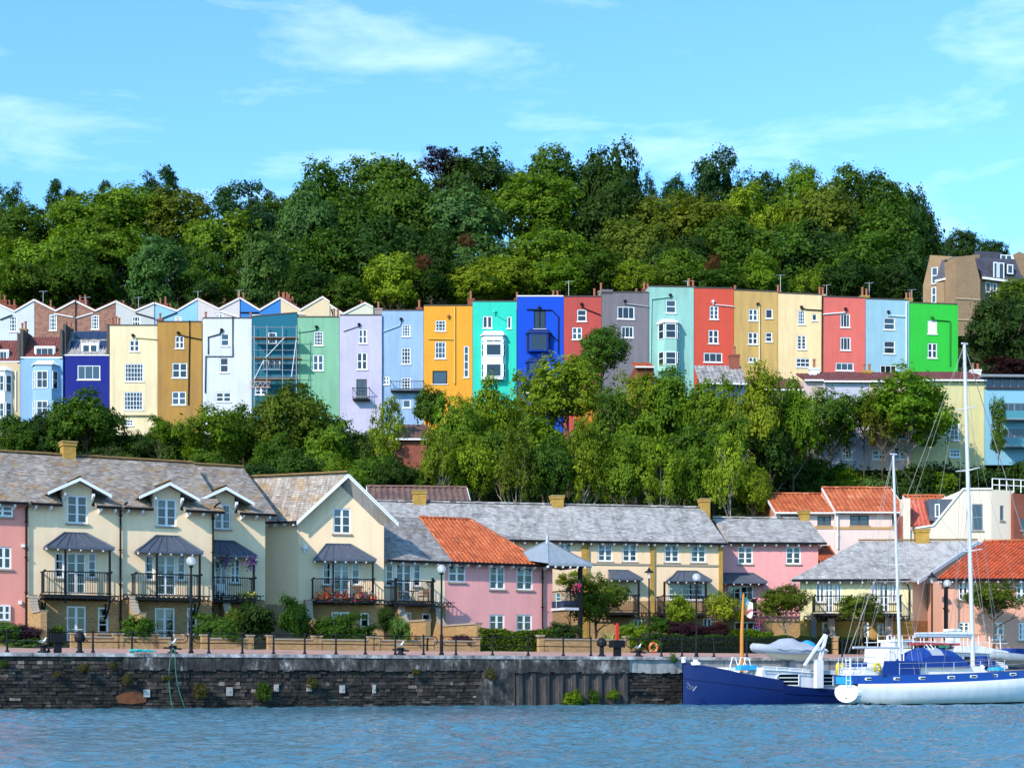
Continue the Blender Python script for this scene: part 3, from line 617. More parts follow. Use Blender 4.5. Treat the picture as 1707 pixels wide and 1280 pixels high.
def crown(seed, nl=26, ns=22, nlv=26, ls=.045, shape='round', lr=.32, fill=.66, airy=0., droop=0.):
    g = np.random.default_rng(seed); C_ = []; 
    while len(C_) < nl:
        d = g.normal(size=3); d /= np.linalg.norm(d)
        if shape == 'round' and d[2] < -.75: continue
        rr = fill*(g.uniform(.55, 1.0)); p = d*rr
        if shape == 'dome': p[2] = abs(p[2])*1.25-.35
        if shape == 'cone': k = (p[2]+1)/2; p[:2] *= (1.15-.85*k); p[2] *= 1.15
        if shape == 'column': p[:2] *= .75; p[2] = g.uniform(-.8, .8)
        if shape == 'spread': p[2] = p[2]*.6+.1
        if C_ and min(np.linalg.norm(p-c) for c in C_) < lr*.42: 
            if g.random() < .8: continue
        C_.append(p)
    C_ = np.array(C_); r = lr*g.uniform(.7, 1.25, nl); cl = []; nrm = []; cid = []
    for i in range(nl):
        d = g.normal(size=(ns, 3)); d /= np.linalg.norm(d, axis=1, keepdims=True)
        keep = (d[:, 2] > -.55) | (g.random(ns) < .25); d = d[keep]; p = C_[i]+d*r[i]*g.uniform(.78, 1.08, (len(d), 1))
        dd = np.linalg.norm(p[:, None]-C_[None], axis=2)/r[None]; dd[:, i] = 9; ok = dd.min(1) > .72
        cl.append(p[ok]); nrm.append(d[ok]); cid += [i]*int(ok.sum())
    cl = np.concatenate(cl); nrm = np.concatenate(nrm); cid = np.array(cid)
    if airy: k = g.random(len(cl)) > airy; cl, nrm, cid = cl[k], nrm[k], cid[k]
    m = len(cl); lobe_t = g.normal(0, .07, nl); ct = g.normal(.48, .13, m)+lobe_t[cid]
    P = np.repeat(cl, nlv, 0)+g.normal(size=(m*nlv, 3))*np.array([1, 1, .75])*ls*1.75; out_ = P/np.linalg.norm(P, axis=1, keepdims=True)
    D = np.repeat(nrm, nlv, 0)*.9+out_*.4+np.array([0, 0, .42])+g.normal(size=P.shape)*.42
    T = np.repeat(ct, nlv)+g.normal(0, .09, len(P)); P[:, 2] -= droop*np.abs(g.normal(size=len(P)))*ls*2
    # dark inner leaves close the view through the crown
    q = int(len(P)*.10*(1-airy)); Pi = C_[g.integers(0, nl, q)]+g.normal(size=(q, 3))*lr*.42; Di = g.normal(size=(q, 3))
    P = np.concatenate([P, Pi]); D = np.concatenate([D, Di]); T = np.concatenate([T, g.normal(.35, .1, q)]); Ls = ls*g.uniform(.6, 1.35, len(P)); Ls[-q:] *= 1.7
    return leaf_mesh('crown', P, D, Ls, T, .62, seed)
def trunkm(seed, limbs=7, mat=None, r0=.05, wild=.5, start=.35):
    g = random.Random(seed); m = MB(); p = V(0,0,0); pts = [p]
    for i in range(6): p = p+V(g.uniform(-.03, .03), g.uniform(-.03, .03), .2); pts.append(p)
    m.tube(pts, [r0*1.5, r0, r0*.9, r0*.75, r0*.6, r0*.4, r0*.2], 7)
    for i in range(limbs):
        z = g.uniform(start, .95); a = i*2.4+g.random(); q = V(0,0,z); ln = g.uniform(.45, .85)
        P = [q]; 
        for k in range(1, 5): P.append(q+V(math.cos(a)*ln*k/4, math.sin(a)*ln*k/4, (.16*k+.03*k*k*g.random())*wild*1.2)+V(g.uniform(-.04, .04), g.uniform(-.04, .04), 0))
        m.tube(P, [r0*.5, r0*.38, r0*.27, r0*.16, r0*.06], 5)
        for k in (2, 3):
            b = P[k]; a2 = a+g.uniform(-1, 1); m.tube([b, b+V(math.cos(a2)*.2, math.sin(a2)*.2, .14*wild), b+V(math.cos(a2)*.32, math.sin(a2)*.32, .34*wild)], [r0*.2, r0*.12, r0*.04], 4)
    o = m.build('trunk', mat or BARK, base=V(0,0,0)); me = o.data; bpy.data.objects.remove(o); return me
CR = {'broad': [crown(i, 30, 26, 24, .036, 'round', .30) for i in (1, 2, 3, 4)], 'dome': [crown(i, 26, 26, 24, .038, 'dome', .33, .75) for i in (11, 12)],
      'cone': [crown(i, 28, 24, 22, .038, 'cone', .27, .72) for i in (21, 22)], 'airy': [crown(i, 34, 16, 20, .034, 'round', .22, .78, .30) for i in (31, 32, 33)],
      'column': [crown(i, 26, 22, 20, .045, 'column', .30, .6, .1) for i in (41, 42)], 'small': [crown(i, 22, 16, 18, .055, 'round', .30, .68, .12) for i in (51, 52)],
      'spread': [crown(i, 26, 16, 18, .045, 'spread', .24, .80, .15, .4) for i in (61, 62)], 'bush': [crown(i, 18, 22, 24, .05, 'round', .34, .62) for i in (71, 72)],
      'fine': [crown(i, 24, 26, 26, .032, 'round', .30, .66) for i in (81, 82)]}
TK = [trunkm(i, 7, None, .05, .35, .4) for i in (1, 2, 3)]; TKP = [trunkm(i, 8, PALEB, .040, .40, .45) for i in (4, 5)]; TKT = [trunkm(i, 4, BARK, .03, 1.2, .5) for i in (6, 7)]
TREES = []
def tree(x, yt, yb, w_, Z, kind='broad', col=(.05, .10, .02), label=None, cat='tree', group=None, base=None, trunk=None, name='tree', dz=1.0, ybase=None, tk=True):
    c = W(x, (yt+yb)/2, Z); rx = w_/2*Z/F; rz = (yb-yt)/2*Z/F; b = base if base is not None else ground_z(c.x, c.y)
    b = min(b, c.z-rz*.3)
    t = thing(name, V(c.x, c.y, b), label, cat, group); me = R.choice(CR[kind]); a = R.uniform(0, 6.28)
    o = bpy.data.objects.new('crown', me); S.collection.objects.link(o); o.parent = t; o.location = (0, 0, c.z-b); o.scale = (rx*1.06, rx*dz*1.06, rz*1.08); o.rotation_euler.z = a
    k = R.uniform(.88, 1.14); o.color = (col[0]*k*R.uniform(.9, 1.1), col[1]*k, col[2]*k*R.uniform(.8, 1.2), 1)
    if tk:
        q = bpy.data.objects.new('trunk', R.choice(trunk or TK)); S.collection.objects.link(q); q.parent = t; q.scale = (rx*.9, rx*.9, max(1., (c.z-b)+rz*.15)/1.2); q.rotation_euler.z = R.uniform(0, 6)
    TREES.append((t, x, yt, Z)); return t
G_ = dict(dark=(.034, .076, .012), mid=(.066, .132, .012), bright=(.125, .210, .012), lime=(.190, .260, .014), olive=(.118, .155, .014), blue=(.028, .080, .026), grey=(.085, .170, .040), yel=(.21, .26, .016))
GN = dict(dark='dark green', mid='mid green', bright='bright green', lime='lime green', olive='olive green', blue='blue-green', grey='pale grey-green', yel='yellow-green')
SH = dict(broad='broad', dome='domed', cone='tapering', airy='loose airy', column='narrow upright', small='small', spread='spreading', bush='bushy', fine='fine-leaved')
HOUSE_AT = [(-20, 'cream roof-dormer'), (34, 'pale blue bay-window'), (105, 'navy blue'), (183, 'tall cream'), (263, 'ochre'), (338, 'white'), (420, 'scaffolded teal'), (496, 'mint green'), (566, 'lavender'), (637, 'sky blue'), (706, 'yellow'), (788, 'turquoise'), (862, 'royal blue'), (940, 'crimson'), (1003, 'grey'), (1082, 'pale mint'), (1157, 'orange-red'), (1224, 'mustard'), (1297, 'peach'), (1372, 'coral'), (1443, 'light blue'), (1516, 'vivid green'), (1600, 'brown brick'), (1660, 'far brown brick')]
def near_house(x):
    r = HOUSE_AT[0][1]
    for a, n in HOUSE_AT:
        if x >= a: r = n
    return r
def rows(lst, Z, where, group, jz=4):
    for a in lst:
        x, yt, yb, w_, kind, col = a[:6]
        tree(x, yt, yb, w_*(1.22 if Z > 200 and Z < 260 else 1), Z+R.uniform(-jz, jz), kind, G_[col], f'{GN[col]} {SH[kind]} tree {where} the {near_house(x)} house', group=group, dz=R.uniform(.9, 1.15), trunk=TKP if kind == 'airy' and Z < 180 else None)
# skyline trees on the hilltop
rows([(15, 300, 400, 70, 'airy', 'dark'), (103, 289, 380, 72, 'airy', 'dark'), (180, 292, 370, 55, 'airy', 'dark'), (268, 262, 370, 88, 'airy', 'dark'), (398, 283, 390, 105, 'airy', 'blue'), (455, 312, 420, 80, 'fine', 'mid'), (545, 268, 420, 140, 'broad', 'mid'), (640, 255, 400, 170, 'broad', 'mid'),
      (790, 243, 400, 150, 'broad', 'dark'), (850, 262, 380, 90, 'fine', 'mid'), (930, 240, 390, 120, 'broad', 'mid'), (1012, 226, 440, 130, 'broad', 'dark'), (1075, 285, 400, 50, 'airy', 'blue'), (1125, 285, 400, 70, 'fine', 'blue'), (1200, 232, 420, 118, 'fine', 'blue'), (1270, 272, 420, 80, 'fine', 'dark'), (1330, 256, 400, 90, 'fine', 'bright'), (1400, 272, 420, 120, 'broad', 'mid'), (1470, 280, 430, 120, 'broad', 'mid'), (1530, 305, 480, 85, 'fine', 'dark'), (1596, 372, 470, 75, 'fine', 'dark'), (1645, 392, 470, 80, 'fine', 'dark'), (1720, 420, 480, 60, 'fine', 'dark'), (735, 246, 300, 95, 'airy', 'dark')], 268, 'on the skyline above', 'trees on the skyline of the hill', 3)
TREES[-1][0].children[0].color = (.035, .016, .03, 1); TREES[-1][0]['label'] = 'dark purple-leaved tree top showing on the skyline above the yellow house'
rows([(-20, 335, 460, 110, 'dome', 'mid'), (60, 340, 460, 120, 'broad', 'mid'), (150, 305, 430, 150, 'dome', 'bright'), (225, 300, 420, 120, 'broad', 'bright'), (300, 315, 430, 110, 'broad', 'olive'), (375, 338, 470, 115, 'dome', 'bright'), (440, 340, 450, 90, 'broad', 'blue'), (515, 300, 470, 110, 'broad', 'grey'), (590, 310, 480, 140, 'broad', 'mid'), (690, 275, 470, 150, 'broad', 'mid'), (775, 305, 450, 130, 'broad', 'grey'), (885, 278, 420, 140, 'fine', 'bright'), (960, 330, 450, 90, 'fine', 'dark'), (1020, 300, 470, 110, 'broad', 'dark'), (1100, 312, 470, 150, 'broad', 'olive'), (1180, 320, 470, 130, 'broad', 'olive'), (1255, 292, 450, 90, 'fine', 'lime'), (1330, 300, 440, 90, 'fine', 'bright'), (1380, 310, 470, 120, 'broad', 'olive'), (1460, 325, 500, 140, 'broad', 'mid'), (1520, 350, 520, 110, 'broad', 'dark')], 246, 'high in the wood above', 'trees high in the hillside wood', 4)
rows([(20, 385, 520, 110, 'dome', 'bright'), (100, 360, 510, 130, 'dome', 'bright'), (175, 350, 480, 130, 'dome', 'bright'), (215, 395, 510, 110, 'broad', 'mid'), (300, 390, 520, 90, 'broad', 'dark'), (355, 410, 520, 90, 'fine', 'mid'), (480, 390, 520, 120, 'broad', 'mid'), (560, 380, 520, 130, 'broad', 'mid'), (640, 360, 500, 130, 'broad', 'dark'), (720, 380, 500, 100, 'broad', 'dark'), (800, 390, 500, 120, 'broad', 'grey'), (850, 395, 520, 130, 'broad', 'lime'), (925, 372, 490, 120, 'broad', 'bright'), (985, 410, 520, 100, 'broad', 'bright'), (1060, 360, 500, 120, 'broad', 'olive'), (1130, 390, 500, 110, 'broad', 'dark'), (1210, 360, 500, 130, 'broad', 'mid'), (1300, 370, 520, 130, 'broad', 'mid'), (1360, 365, 520, 140, 'broad', 'dark'), (1430, 390, 530, 130, 'broad', 'mid'), (1500, 400, 540, 120, 'broad', 'dark')], 228, 'midway up the wood above', 'trees midway up the hillside wood', 4)
rows([(-10, 420, 540, 90, 'broad', 'bright'), (60, 430, 530, 100, 'broad', 'mid'), (140, 415, 530, 110, 'broad', 'mid'), (262, 388, 530, 105, 'cone', 'grey'), (330, 450, 530, 70, 'fine', 'dark'), (438, 380, 530, 100, 'cone', 'grey'), (520, 440, 530, 80, 'broad', 'dark'), (575, 455, 530, 70, 'broad', 'mid'), (663, 422, 530, 105, 'broad', 'lime'), (735, 430, 520, 90, 'broad', 'dark'), (790, 440, 520, 90, 'broad', 'lime'), (850, 425, 520, 110, 'broad', 'lime'), (935, 425, 510, 100, 'broad', 'bright'), (1000, 418, 500, 100, 'broad', 'mid'), (1060, 432, 500, 70, 'broad', 'lime'), (1130, 415, 500, 95, 'broad', 'bright'), (1195, 440, 500, 90, 'broad', 'mid'), (1262, 425, 510, 90, 'broad', 'bright'), (1352, 445, 510, 50, 'small', 'lime'), (1320, 460, 510, 60, 'broad', 'mid'), (1410, 430, 520, 100, 'broad', 'dark'), (1480, 440, 530, 100, 'broad', 'dark')], 211, 'directly behind', 'trees directly behind the terrace')
# autumn-brown sprays in the wood
for x, y, n_ in ((705, 438, 'lime green tree'), (1190, 438, 'orange-red house'), (778, 402, 'grey-green trees')): tree(x, y-16, y+18, 34, 202, 'airy', (.15, .06, .025), f'small rusty brown dying branch tip in the wood near the {n_}', 'dying branches', name='brown_foliage', tk=False)
# the large dark tree and the red shrub at the right edge
tree(1668, 480, 640, 125, 158, 'broad', G_['dark'], 'large dark broadleaf tree between the brown flats and the modern pale blue block', trunk=TK, base=27)
tree(1690, 455, 540, 90, 163, 'fine', G_['bright'], 'lighter green tree top in front of the brown brick flats', base=28)
tree(1685, 592, 640, 100, 154, 'bush', (.045, .014, .02), 'dark purple-red shrub above the flat roof of the modern pale blue block', 'shrub', name='purple_shrub', base=28)
rows([(30, 690, 775, 105, 'broad', 'mid'), (145, 645, 775, 135, 'broad', 'mid'), (85, 680, 775, 90, 'broad', 'dark'), (228, 712, 790, 100, 'fine', 'dark'), (268, 690, 750, 48, 'bush', 'bright'), (300, 705, 790, 80, 'broad', 'mid'), (352, 662, 790, 125, 'fine', 'bright'), (405, 672, 790, 100, 'broad', 'mid')], 146, 'on the bank below', 'trees on the wooded bank')
rows([(490, 628, 800, 150, 'broad', 'olive'), (540, 665, 830, 130, 'fine', 'bright'), (460, 720, 830, 90, 'broad', 'mid'), (648, 655, 800, 70, 'airy', 'lime'), (600, 720, 830, 80, 'broad', 'mid'), (715, 640, 720, 70, 'bush', 'mid'), (760, 650, 830, 90, 'broad', 'bright'), (820, 622, 820, 120, 'broad', 'lime'), (880, 610, 800, 100, 'airy', 'lime')], 143, 'on the bank under', 'trees on the wooded bank')
tree(1003, 536, 640, 112, 158, 'fine', G_['mid'], 'dense rounded deep green tree standing in front of the grey house', group='trees on the wooded bank')
rows([(945, 588, 720, 140, 'broad', 'lime'), (1060, 612, 760, 110, 'airy', 'lime'), (1115, 606, 790, 130, 'broad', 'bright'), (1190, 620, 790, 110, 'broad', 'bright'), (1265, 604, 800, 115, 'broad', 'lime'), (1322, 628, 800, 95, 'broad', 'bright'), (1020, 640, 800, 90, 'broad', 'mid')], 142, 'rising from the bank in front of', 'trees on the wooded bank')
tree(1385, 632, 775, 112, 147, 'fine', G_['mid'], 'dense green tree before the pale lavender house of the lower terrace', group='trees on the wooded bank')
tree(1340, 640, 775, 88, 147, 'airy', G_['lime'], 'loose lime tree against the shell pink wall of the lower terrace', trunk=TKP, group='trees on the wooded bank')
tree(1440, 648, 735, 60, 148, 'spread', G_['dark'], 'dark pine with ragged tiers beside the big open-crowned tree', 'pine tree', name='pine_tree')
tree(1515, 604, 760, 185, 147, 'fine', G_['bright'], 'big open-crowned tree behind the small mizzen mast', trunk=TKP, group='trees on the wooded bank')
tree(1470, 640, 760, 80, 146, 'airy', G_['olive'], 'smaller olive tree touching the dark pine', group='trees on the wooded bank')
tree(1664, 668, 752, 38, 147, 'column', G_['mid'], 'narrow ivy-clad column of a tree in front of the glass balconies', group='trees on the wooded bank')
rows([(x_, yy_, yy_+120, 96, k_, c_) for x_, yy_, k_, c_ in ((470, 735, 'bush', 'mid'), (545, 715, 'bush', 'bright'), (625, 745, 'bush', 'mid'), (700, 765, 'bush', 'mid'), (765, 715, 'bush', 'bright'), (835, 700, 'bush', 'mid'), (905, 690, 'bush', 'bright'), (985, 705, 'bush', 'mid'), (1065, 690, 'bush', 'bright'), (1140, 700, 'bush', 'mid'), (1215, 690, 'bush', 'mid'), (1285, 700, 'bush', 'dark'))], 137, 'filling the bank below', 'trees on the wooded bank', 1.5)
rows([(500, 745, 840, 100, 'broad', 'mid'), (575, 760, 850, 90, 'fine', 'bright'), (660, 760, 830, 80, 'broad', 'dark'), (735, 690, 830, 70, 'airy', 'lime'), (790, 720, 850, 90, 'broad', 'lime'), (860, 700, 860, 90, 'airy', 'olive'), (920, 720, 850, 90, 'broad', 'mid'), (975, 690, 860, 90, 'airy', 'lime'), (1040, 720, 860, 90, 'broad', 'bright'), (1100, 720, 860, 90, 'airy', 'lime'), (1160, 740, 860, 80, 'broad', 'bright'), (1215, 700, 870, 90, 'airy', 'lime'), (1255, 760, 870, 70, 'broad', 'lime'), (1250, 790, 870, 60, 'broad', 'dark')], 131, 'low on the bank below', 'trees on the wooded bank', 2)
rows([(1320, 735, 840, 80, 'broad', 'dark'), (1370, 760, 840, 90, 'broad', 'mid'), (1400, 775, 840, 80, 'bush', 'lime'), (1455, 790, 850, 80, 'bush', 'grey'), (1525, 770, 850, 90, 'bush', 'dark'), (1570, 780, 850, 70, 'bush', 'bright'), (1640, 770, 850, 90, 'bush', 'dark'), (1700, 760, 860, 90, 'bush', 'dark')], 147, 'at the foot of the bank under', 'trees on the wooded bank', 1)
rows([(600, 790, 830, 60, 'bush', 'mid'), (430, 765, 830, 90, 'bush', 'dark'), (340, 745, 800, 80, 'bush', 'bright')], 129, 'at the foot of the bank under', 'trees on the wooded bank', 2)
def undergrowth(name, n, X0, X1, Y0, Y1, ls, col, seed):
    g = np.random.default_rng(seed); X = g.uniform(X0, X1, n); Y = g.uniform(Y0, Y1, n); Z_ = np.array([ground_z(a, b) for a, b in zip(X, Y)])
    k_ = ~((X > 16) & (Y < 137)) if Y0 < 150 else X > -999; X, Y, Z_ = X[k_], Y[k_], Z_[k_]; n = len(X)
    P = np.stack([X, Y, Z_+g.uniform(-.2, 1.8, n)*g.random(n)*np.where((Y > 150) & (Y < 170), .5, 1)+.5*np.sin(X*.7)*np.cos(Y*.5)], 1); D = g.normal(size=(n, 3))*.6+np.array([0, -.4, .8])
    me = leaf_mesh(name, P, D, ls*g.uniform(.6, 1.4, n), g.normal(.42, .18, n)+.12*np.sin(X*.3+Y*.2), .6, seed)
    o = bpy.data.objects.new(name, me); S.collection.objects.link(o); o.color = col+(1,); tag(o, kind='stuff')
undergrowth('undergrowth', 230000, -45, 48, 117, 164, .17, (.045, .085, .018), 5); undergrowth('undergrowth', 50000, -75, 75, 196, 262, .26, (.03, .06, .015), 6)
# ---------------------------------------------------------------- the coloured terrace on the hill
def pipe(par, fr, pts, col=None, r=.06, d=.08, name='waste_pipe'):
    m = MB(); m.tube([fr.p(*fr.uz(x, y, d), d) for x, y in pts], r, 6); return m.build(name, col or BLACK, par)
def vent(par, fr, x, y, mat=None):
    U_, z_ = fr.uz(x, y, .1); m = MB().lathe(fr.p(U_, z_-.25, .12), [(.05, 0), (.06, .2), (.16, .24), (.17, .42), (.10, .46)], 8); return m.build('pipe_hopper', mat or BLACK, par)
def hill_house(x0, x1, yt, yb, col, label, wins, fr, pipes=(), hop=(), depth=8, ytr=None, mat=None, pots=(), age=.35, coping=None, bays=(), top=None, name='terraced_house', group='colourful terraced houses on the hill', extra=None):
    u0, zt = fr.uz(x0, yt); u1 = fr.U(x1); ztr = fr.z(x1, ytr if ytr else yt); zb = fr.z((x0+x1)/2, yb)
    t = thing(name, fr.p((u0+u1)/2, zb), label, 'house', group)
    mat = mat or stucco('render_'+label.split(' house')[0].replace(' ', '_')[:40], col, .5, min(.95, age+.28))
    rs = [(px_rect(fr, a), a) for a in wins]; bot = zb-2
    out_ = top if top else [(u0, bot), (u1, bot), (u1, ztr), (u0, zt)]
    MB().prism(fr, out_, -depth, 0, [rect(*[r[0], r[1], r[2], r[3]]) for r, a in rs]).build('wall', mat, t, fr=fr)
    if not top:
        m = MB(); m.hexa([fr.p(u0+.02, zt+.002, -.35), fr.p(u1-.02, ztr+.002, -.35), fr.p(u1-.02, ztr+.12, -.35), fr.p(u0+.02, zt+.12, -.35), fr.p(u0+.02, zt+.002, .05), fr.p(u1-.02, ztr+.002, .05), fr.p(u1-.02, ztr+.12, .05), fr.p(u0+.02, zt+.12, .05)])
        m.build('parapet_coping', coping or DARKST, t)
    return t, fr, u0, u1, zt, zb, rs
DARKST = plain('dark_coping', (.09, .075, .07), .9, .1, 0, .4)
def add_wins(t, fr, rs, spec):
    for (r, a), k in zip(rs, spec):
        st = dict(k) if isinstance(k, dict) else dict(cols=k[0], rows=k[1])
        st.setdefault('fw', .10); st.setdefault('bw', .05); st.setdefault('glass', R.choice([GLASS, GLASS, GLASSB])); st.setdefault('sillm', WHITE)
        window(t, fr, r, **st)
def bay(par, fr, x0, y0, x1, y1, dp, wins, mat, label_mat=WHITE, roofy=None, side=.55):
    """a projecting bay: body, roof, and glazed openings on its front and left side"""
    u0, zt = fr.uz(x0, y0, dp); u1, zb = fr.uz(x1, y1, dp); m = MB()
    a, b, c, d_ = fr.p(u0-side, 0, 0), fr.p(u0, 0, dp), fr.p(u1, 0, dp), fr.p(u1+side, 0, 0)
    for P, Q in ((a, b), (b, c), (c, d_)): m.face([P+V(0,0,zb), Q+V(0,0,zb), Q+V(0,0,zt), P+V(0,0,zt)])
    m.face([q+V(0,0,zt) for q in (a, b, c, d_)]); m.face([q+V(0,0,zb) for q in (a, b, c, d_)]); o = m.build('bay_window', mat, par)
    k = V(0,0,.0); q = MB(); h = zt
    e = .14; A, B, C_, D_ = fr.p(u0-side-e, h, .02), fr.p(u0-e, h, dp+e), fr.p(u1+e, h, dp+e), fr.p(u1+side+e, h, .02)
    T0, T1 = fr.p(u0, h+.5, .02), fr.p(u1, h+.5, .02); up = V(0,0,.1)
    for f in ([A, B, T0], [B, C_, T1, T0], [C_, D_, T1]): q.face([p+up for p in f])
    for P, Q in ((A, B), (B, C_), (C_, D_)): q.face([P, Q, Q+up, P+up])
    q.build('bay_roof', label_mat, o)
    for wx0, wy0, wx1, wy1, cols, rws in wins:
        r = px_rect(fr, (wx0, wy0, wx1, wy1), dp); mm = MB(); f = .09
        u_, z_, v_, w_ = r; mm.box(fr, u_, v_, w_-f, w_, dp, dp+.06).box(fr, u_, v_, z_, z_+f, dp, dp+.06).box(fr, u_, u_+f, z_+f, w_-f, dp, dp+.06).box(fr, v_-f, v_, z_+f, w_-f, dp, dp+.06)
        for i in range(1, cols): mm.box(fr, u_+(v_-u_)*i/cols-.03, u_+(v_-u_)*i/cols+.03, z_+f, w_-f, dp, dp+.05)
        for j in range(1, rws): mm.box(fr, u_+f, v_-f, z_+(w_-z_)*j/rws-.03, z_+(w_-z_)*j/rws+.03, dp, dp+.045)
        mm.build('bay_sash', label_mat, o); MB().box(fr, u_+.03, v_-.03, z_+.03, w_-.03, dp-.01, dp+.02).build('bay_pane', GLASS, o)
        for P, Q in ((a, b), (d_, c)):
            e2 = (Q-P); P2, Q2 = P+e2*.18, P+e2*.88; nn = e2.cross(V(0,0,1)).normalized(); nn = nn if nn.dot(fr.n) > 0 else -nn
            mm = MB(); mm.hexa([P2+V(0,0,z_)+nn*.0, Q2+V(0,0,z_), Q2+V(0,0,w_), P2+V(0,0,w_), P2+V(0,0,z_)+nn*.03, Q2+V(0,0,z_)+nn*.03, Q2+V(0,0,w_)+nn*.03, P2+V(0,0,w_)+nn*.03]); mm.build('bay_pane', GLASS, o)
            mm = MB(); mid = (z_+w_)/2
            for z in (z_, mid, w_): mm.bar(P2+nn*.04+V(0,0,z), Q2+nn*.04+V(0,0,z), .06)
            for X in (P2, Q2): mm.bar(X+nn*.04+V(0,0,z_), X+nn*.04+V(0,0,w_), .07)
            mm.build('bay_sash', label_mat, o)
    return o
def stack(t, fr, x, y, n=3, wd=1.1, d=-4, mat=None, zb=2.2, potm=None):
    """chimney stack whose pot tops reach photo height y"""
    U_, z_ = fr.uz(x, y, d); chimney(t, fr, U_-wd/2, U_+wd/2, z_-.75-zb, z_-.75, d-.3, d+.3, mat or REDB, pots=n, potm=potm)
HZ = 176.0
class HF:  # frame for a front-row house: nearly frontal, curving away to the right
    pass
fr_list = {}
def hfr(x):
    if x < 1003: return Fr(x, HZ+(0.25 if (int(x) % 2) else 0), 0.0)
    return Fr(x, HZ+(x-1003)/F*HZ*.12*1.06, .115)
C = lambda r, g, b, k=.86: tuple(v*.93+.028 for v in sc(lin((r, g, b)), k*.82))
# colours are real paint colours
hs = {}
def H(key, x0, x1, yt, yb, col, label, wins, spec, **k):
    fr = hfr(x0); age = k.get('age', .3); r = hill_house(x0, x1, yt, yb, col, label, wins, fr, **k); add_wins(r[0], fr, r[6], spec); hs[key] = r; return r
t = H('cream', 183, 262.5, 543, 715, C(250, 228, 182, 1.0), 'tall cream terraced house with many-paned white windows, between the navy and ochre houses',
  [(216, 567, 232, 586), (208, 606, 239, 636), (206.5, 653, 238, 683.6), (206.5, 699, 222, 710)], [(2, 2), dict(cols=6, rows=4, centre=False, bars=(1, 5)), dict(cols=6, rows=4, centre=False), (3, 2)], age=.4)
pipe(t[0], t[1], [(226, 566), (228, 563), (262, 566)], stucco('x', (.5, .4, .2)), .05); vent(t[0], t[1], 221.5, 560); stack(t[0], t[1], 193, 531, 3); MB().box(t[1], t[2]+1.2, t[3]-.3, t[1].z(200, 691)-.12, t[1].z(200, 691), 0, .25).build('string_course', CREAMS := stucco('cream_band', C(240, 220, 170)), t[0])
t = H('ochre', 263, 336.5, 537, 710, C(205, 150, 55, .8), 'ochre brown terraced house with a black drainpipe, between the cream and white houses',
  [(292, 560, 306.5, 581), (287, 605, 312, 630), (286.6, 652.6, 310, 675)], [(2, 2), (2, 2), (2, 2)], age=.75)
pipe(t[0], t[1], [(316, 534), (316, 560), (314, 675)]); pipe(t[0], t[1], [(300, 558), (310, 561), (336, 566)]); vent(t[0], t[1], 297, 556); stack(t[0], t[1], 267, 521, 1, .6)
t = H('white', 338, 419.5, 531, 720, (.60, .62, .66), 'white terraced house with looping black pipes, left of the scaffolding',
  [(368, 556, 382, 577), (366.5, 596, 381, 621), (360, 654, 385, 670)], [(1, 2), (1, 2), (2, 2)], age=.12)
pipe(t[0], t[1], [(369, 549), (366, 557), (347, 562), (347, 590)]); pipe(t[0], t[1], [(388, 528), (388, 594), (343, 594), (342, 655)]); vent(t[0], t[1], 369.5, 551); stack(t[0], t[1], 343, 520, 1, .6)
TEAL = stucco('render_teal', (.012, .125, .19), .3, .3)
t = H('teal', 420, 495.5, 528, 720, None, 'teal blue terraced house behind metal scaffolding', [(446.6, 554, 461, 573), (438, 600, 467, 615.6), (425, 644, 445, 658)], [(1, 2), (3, 1), (2, 2)], mat=TEAL, ytr=522, age=.3)
stack(t[0], t[1], 418, 519, 1, .5)
t = H('mint', 496, 565.5, 529, 720, C(140, 205, 165, .85), 'mint green terraced house, between the scaffolding and the lavender house', [(523.5, 552.6, 538.5, 576), (521.7, 591.4, 539, 618)], [(3, 4), (2, 2)], age=.5)
pipe(t[0], t[1], [(527, 549), (520, 551), (497, 554)], MB and plain('green_pipe', (.2, .4, .3), .6), .05); vent(t[0], t[1], 527.5, 546); stack(t[0], t[1], 560, 517, 2, .8)
t = H('lavender', 566, 636.5, 526, 720, C(212, 205, 232, .9), 'pale lavender terraced house with a dark balcony door, right of the mint house', [(597.7, 549, 611.6, 573), (595, 587.6, 612, 616), (594, 632, 611.6, 661)], [(2, 2), (2, 2), dict(cols=2, rows=1, mat=plain('brown_door', (.07, .045, .035), .5))], age=.12)
pipe(t[0], t[1], [(598, 542), (596, 544), (572, 552)], plain('grey_pipe', (.35, .35, .4), .6), .05); vent(t[0], t[1], 598.5, 542); stack(t[0], t[1], 631, 503, 1, .8, mat=stucco('stack_render', (.28, .22, .19)), zb=3)
balcony(t[0], t[1], t[1].U(589), t[1].U(617), t[1].z(600, 666), .9, 1.05, step=.25)
t = H('sky', 637, 706, 518, 720, C(165, 200, 240, .88), 'powder blue terraced house with small-paned sashes, left of the yellow house', [(670, 541, 684, 561), (669, 579.6, 684.6, 607), (669, 629, 684.6, 650.6), (639, 627, 649, 641), (671, 666, 684.6, 680)], [(3, 4), (3, 4), (3, 4), (2, 2), (1, 1)], age=.45)
pipe(t[0], t[1], [(669, 536), (666, 543), (639, 553)], plain('blue_pipe', (.35, .5, .7), .6), .05); vent(t[0], t[1], 668.5, 533); stack(t[0], t[1], 699, 502, 1, .6, zb=3)
balcony(t[0], t[1], t[1].U(652), t[1].U(706), t[1].z(680, 652), .8, .9, step=.3)
t = H('yellow', 706.5, 787.5, 510, 720, C(255, 168, 12, .98), 'bright golden yellow terraced house with one tall slit window', [(725.7, 534, 743, 552), (725, 569.5, 743, 598), (721, 618, 745.6, 640), (773, 576.5, 781.6, 629)], [(3, 3), (3, 3), dict(cols=1, rows=1, mat=BLACK), dict(cols=1, rows=4, bw=.08)], age=.1)
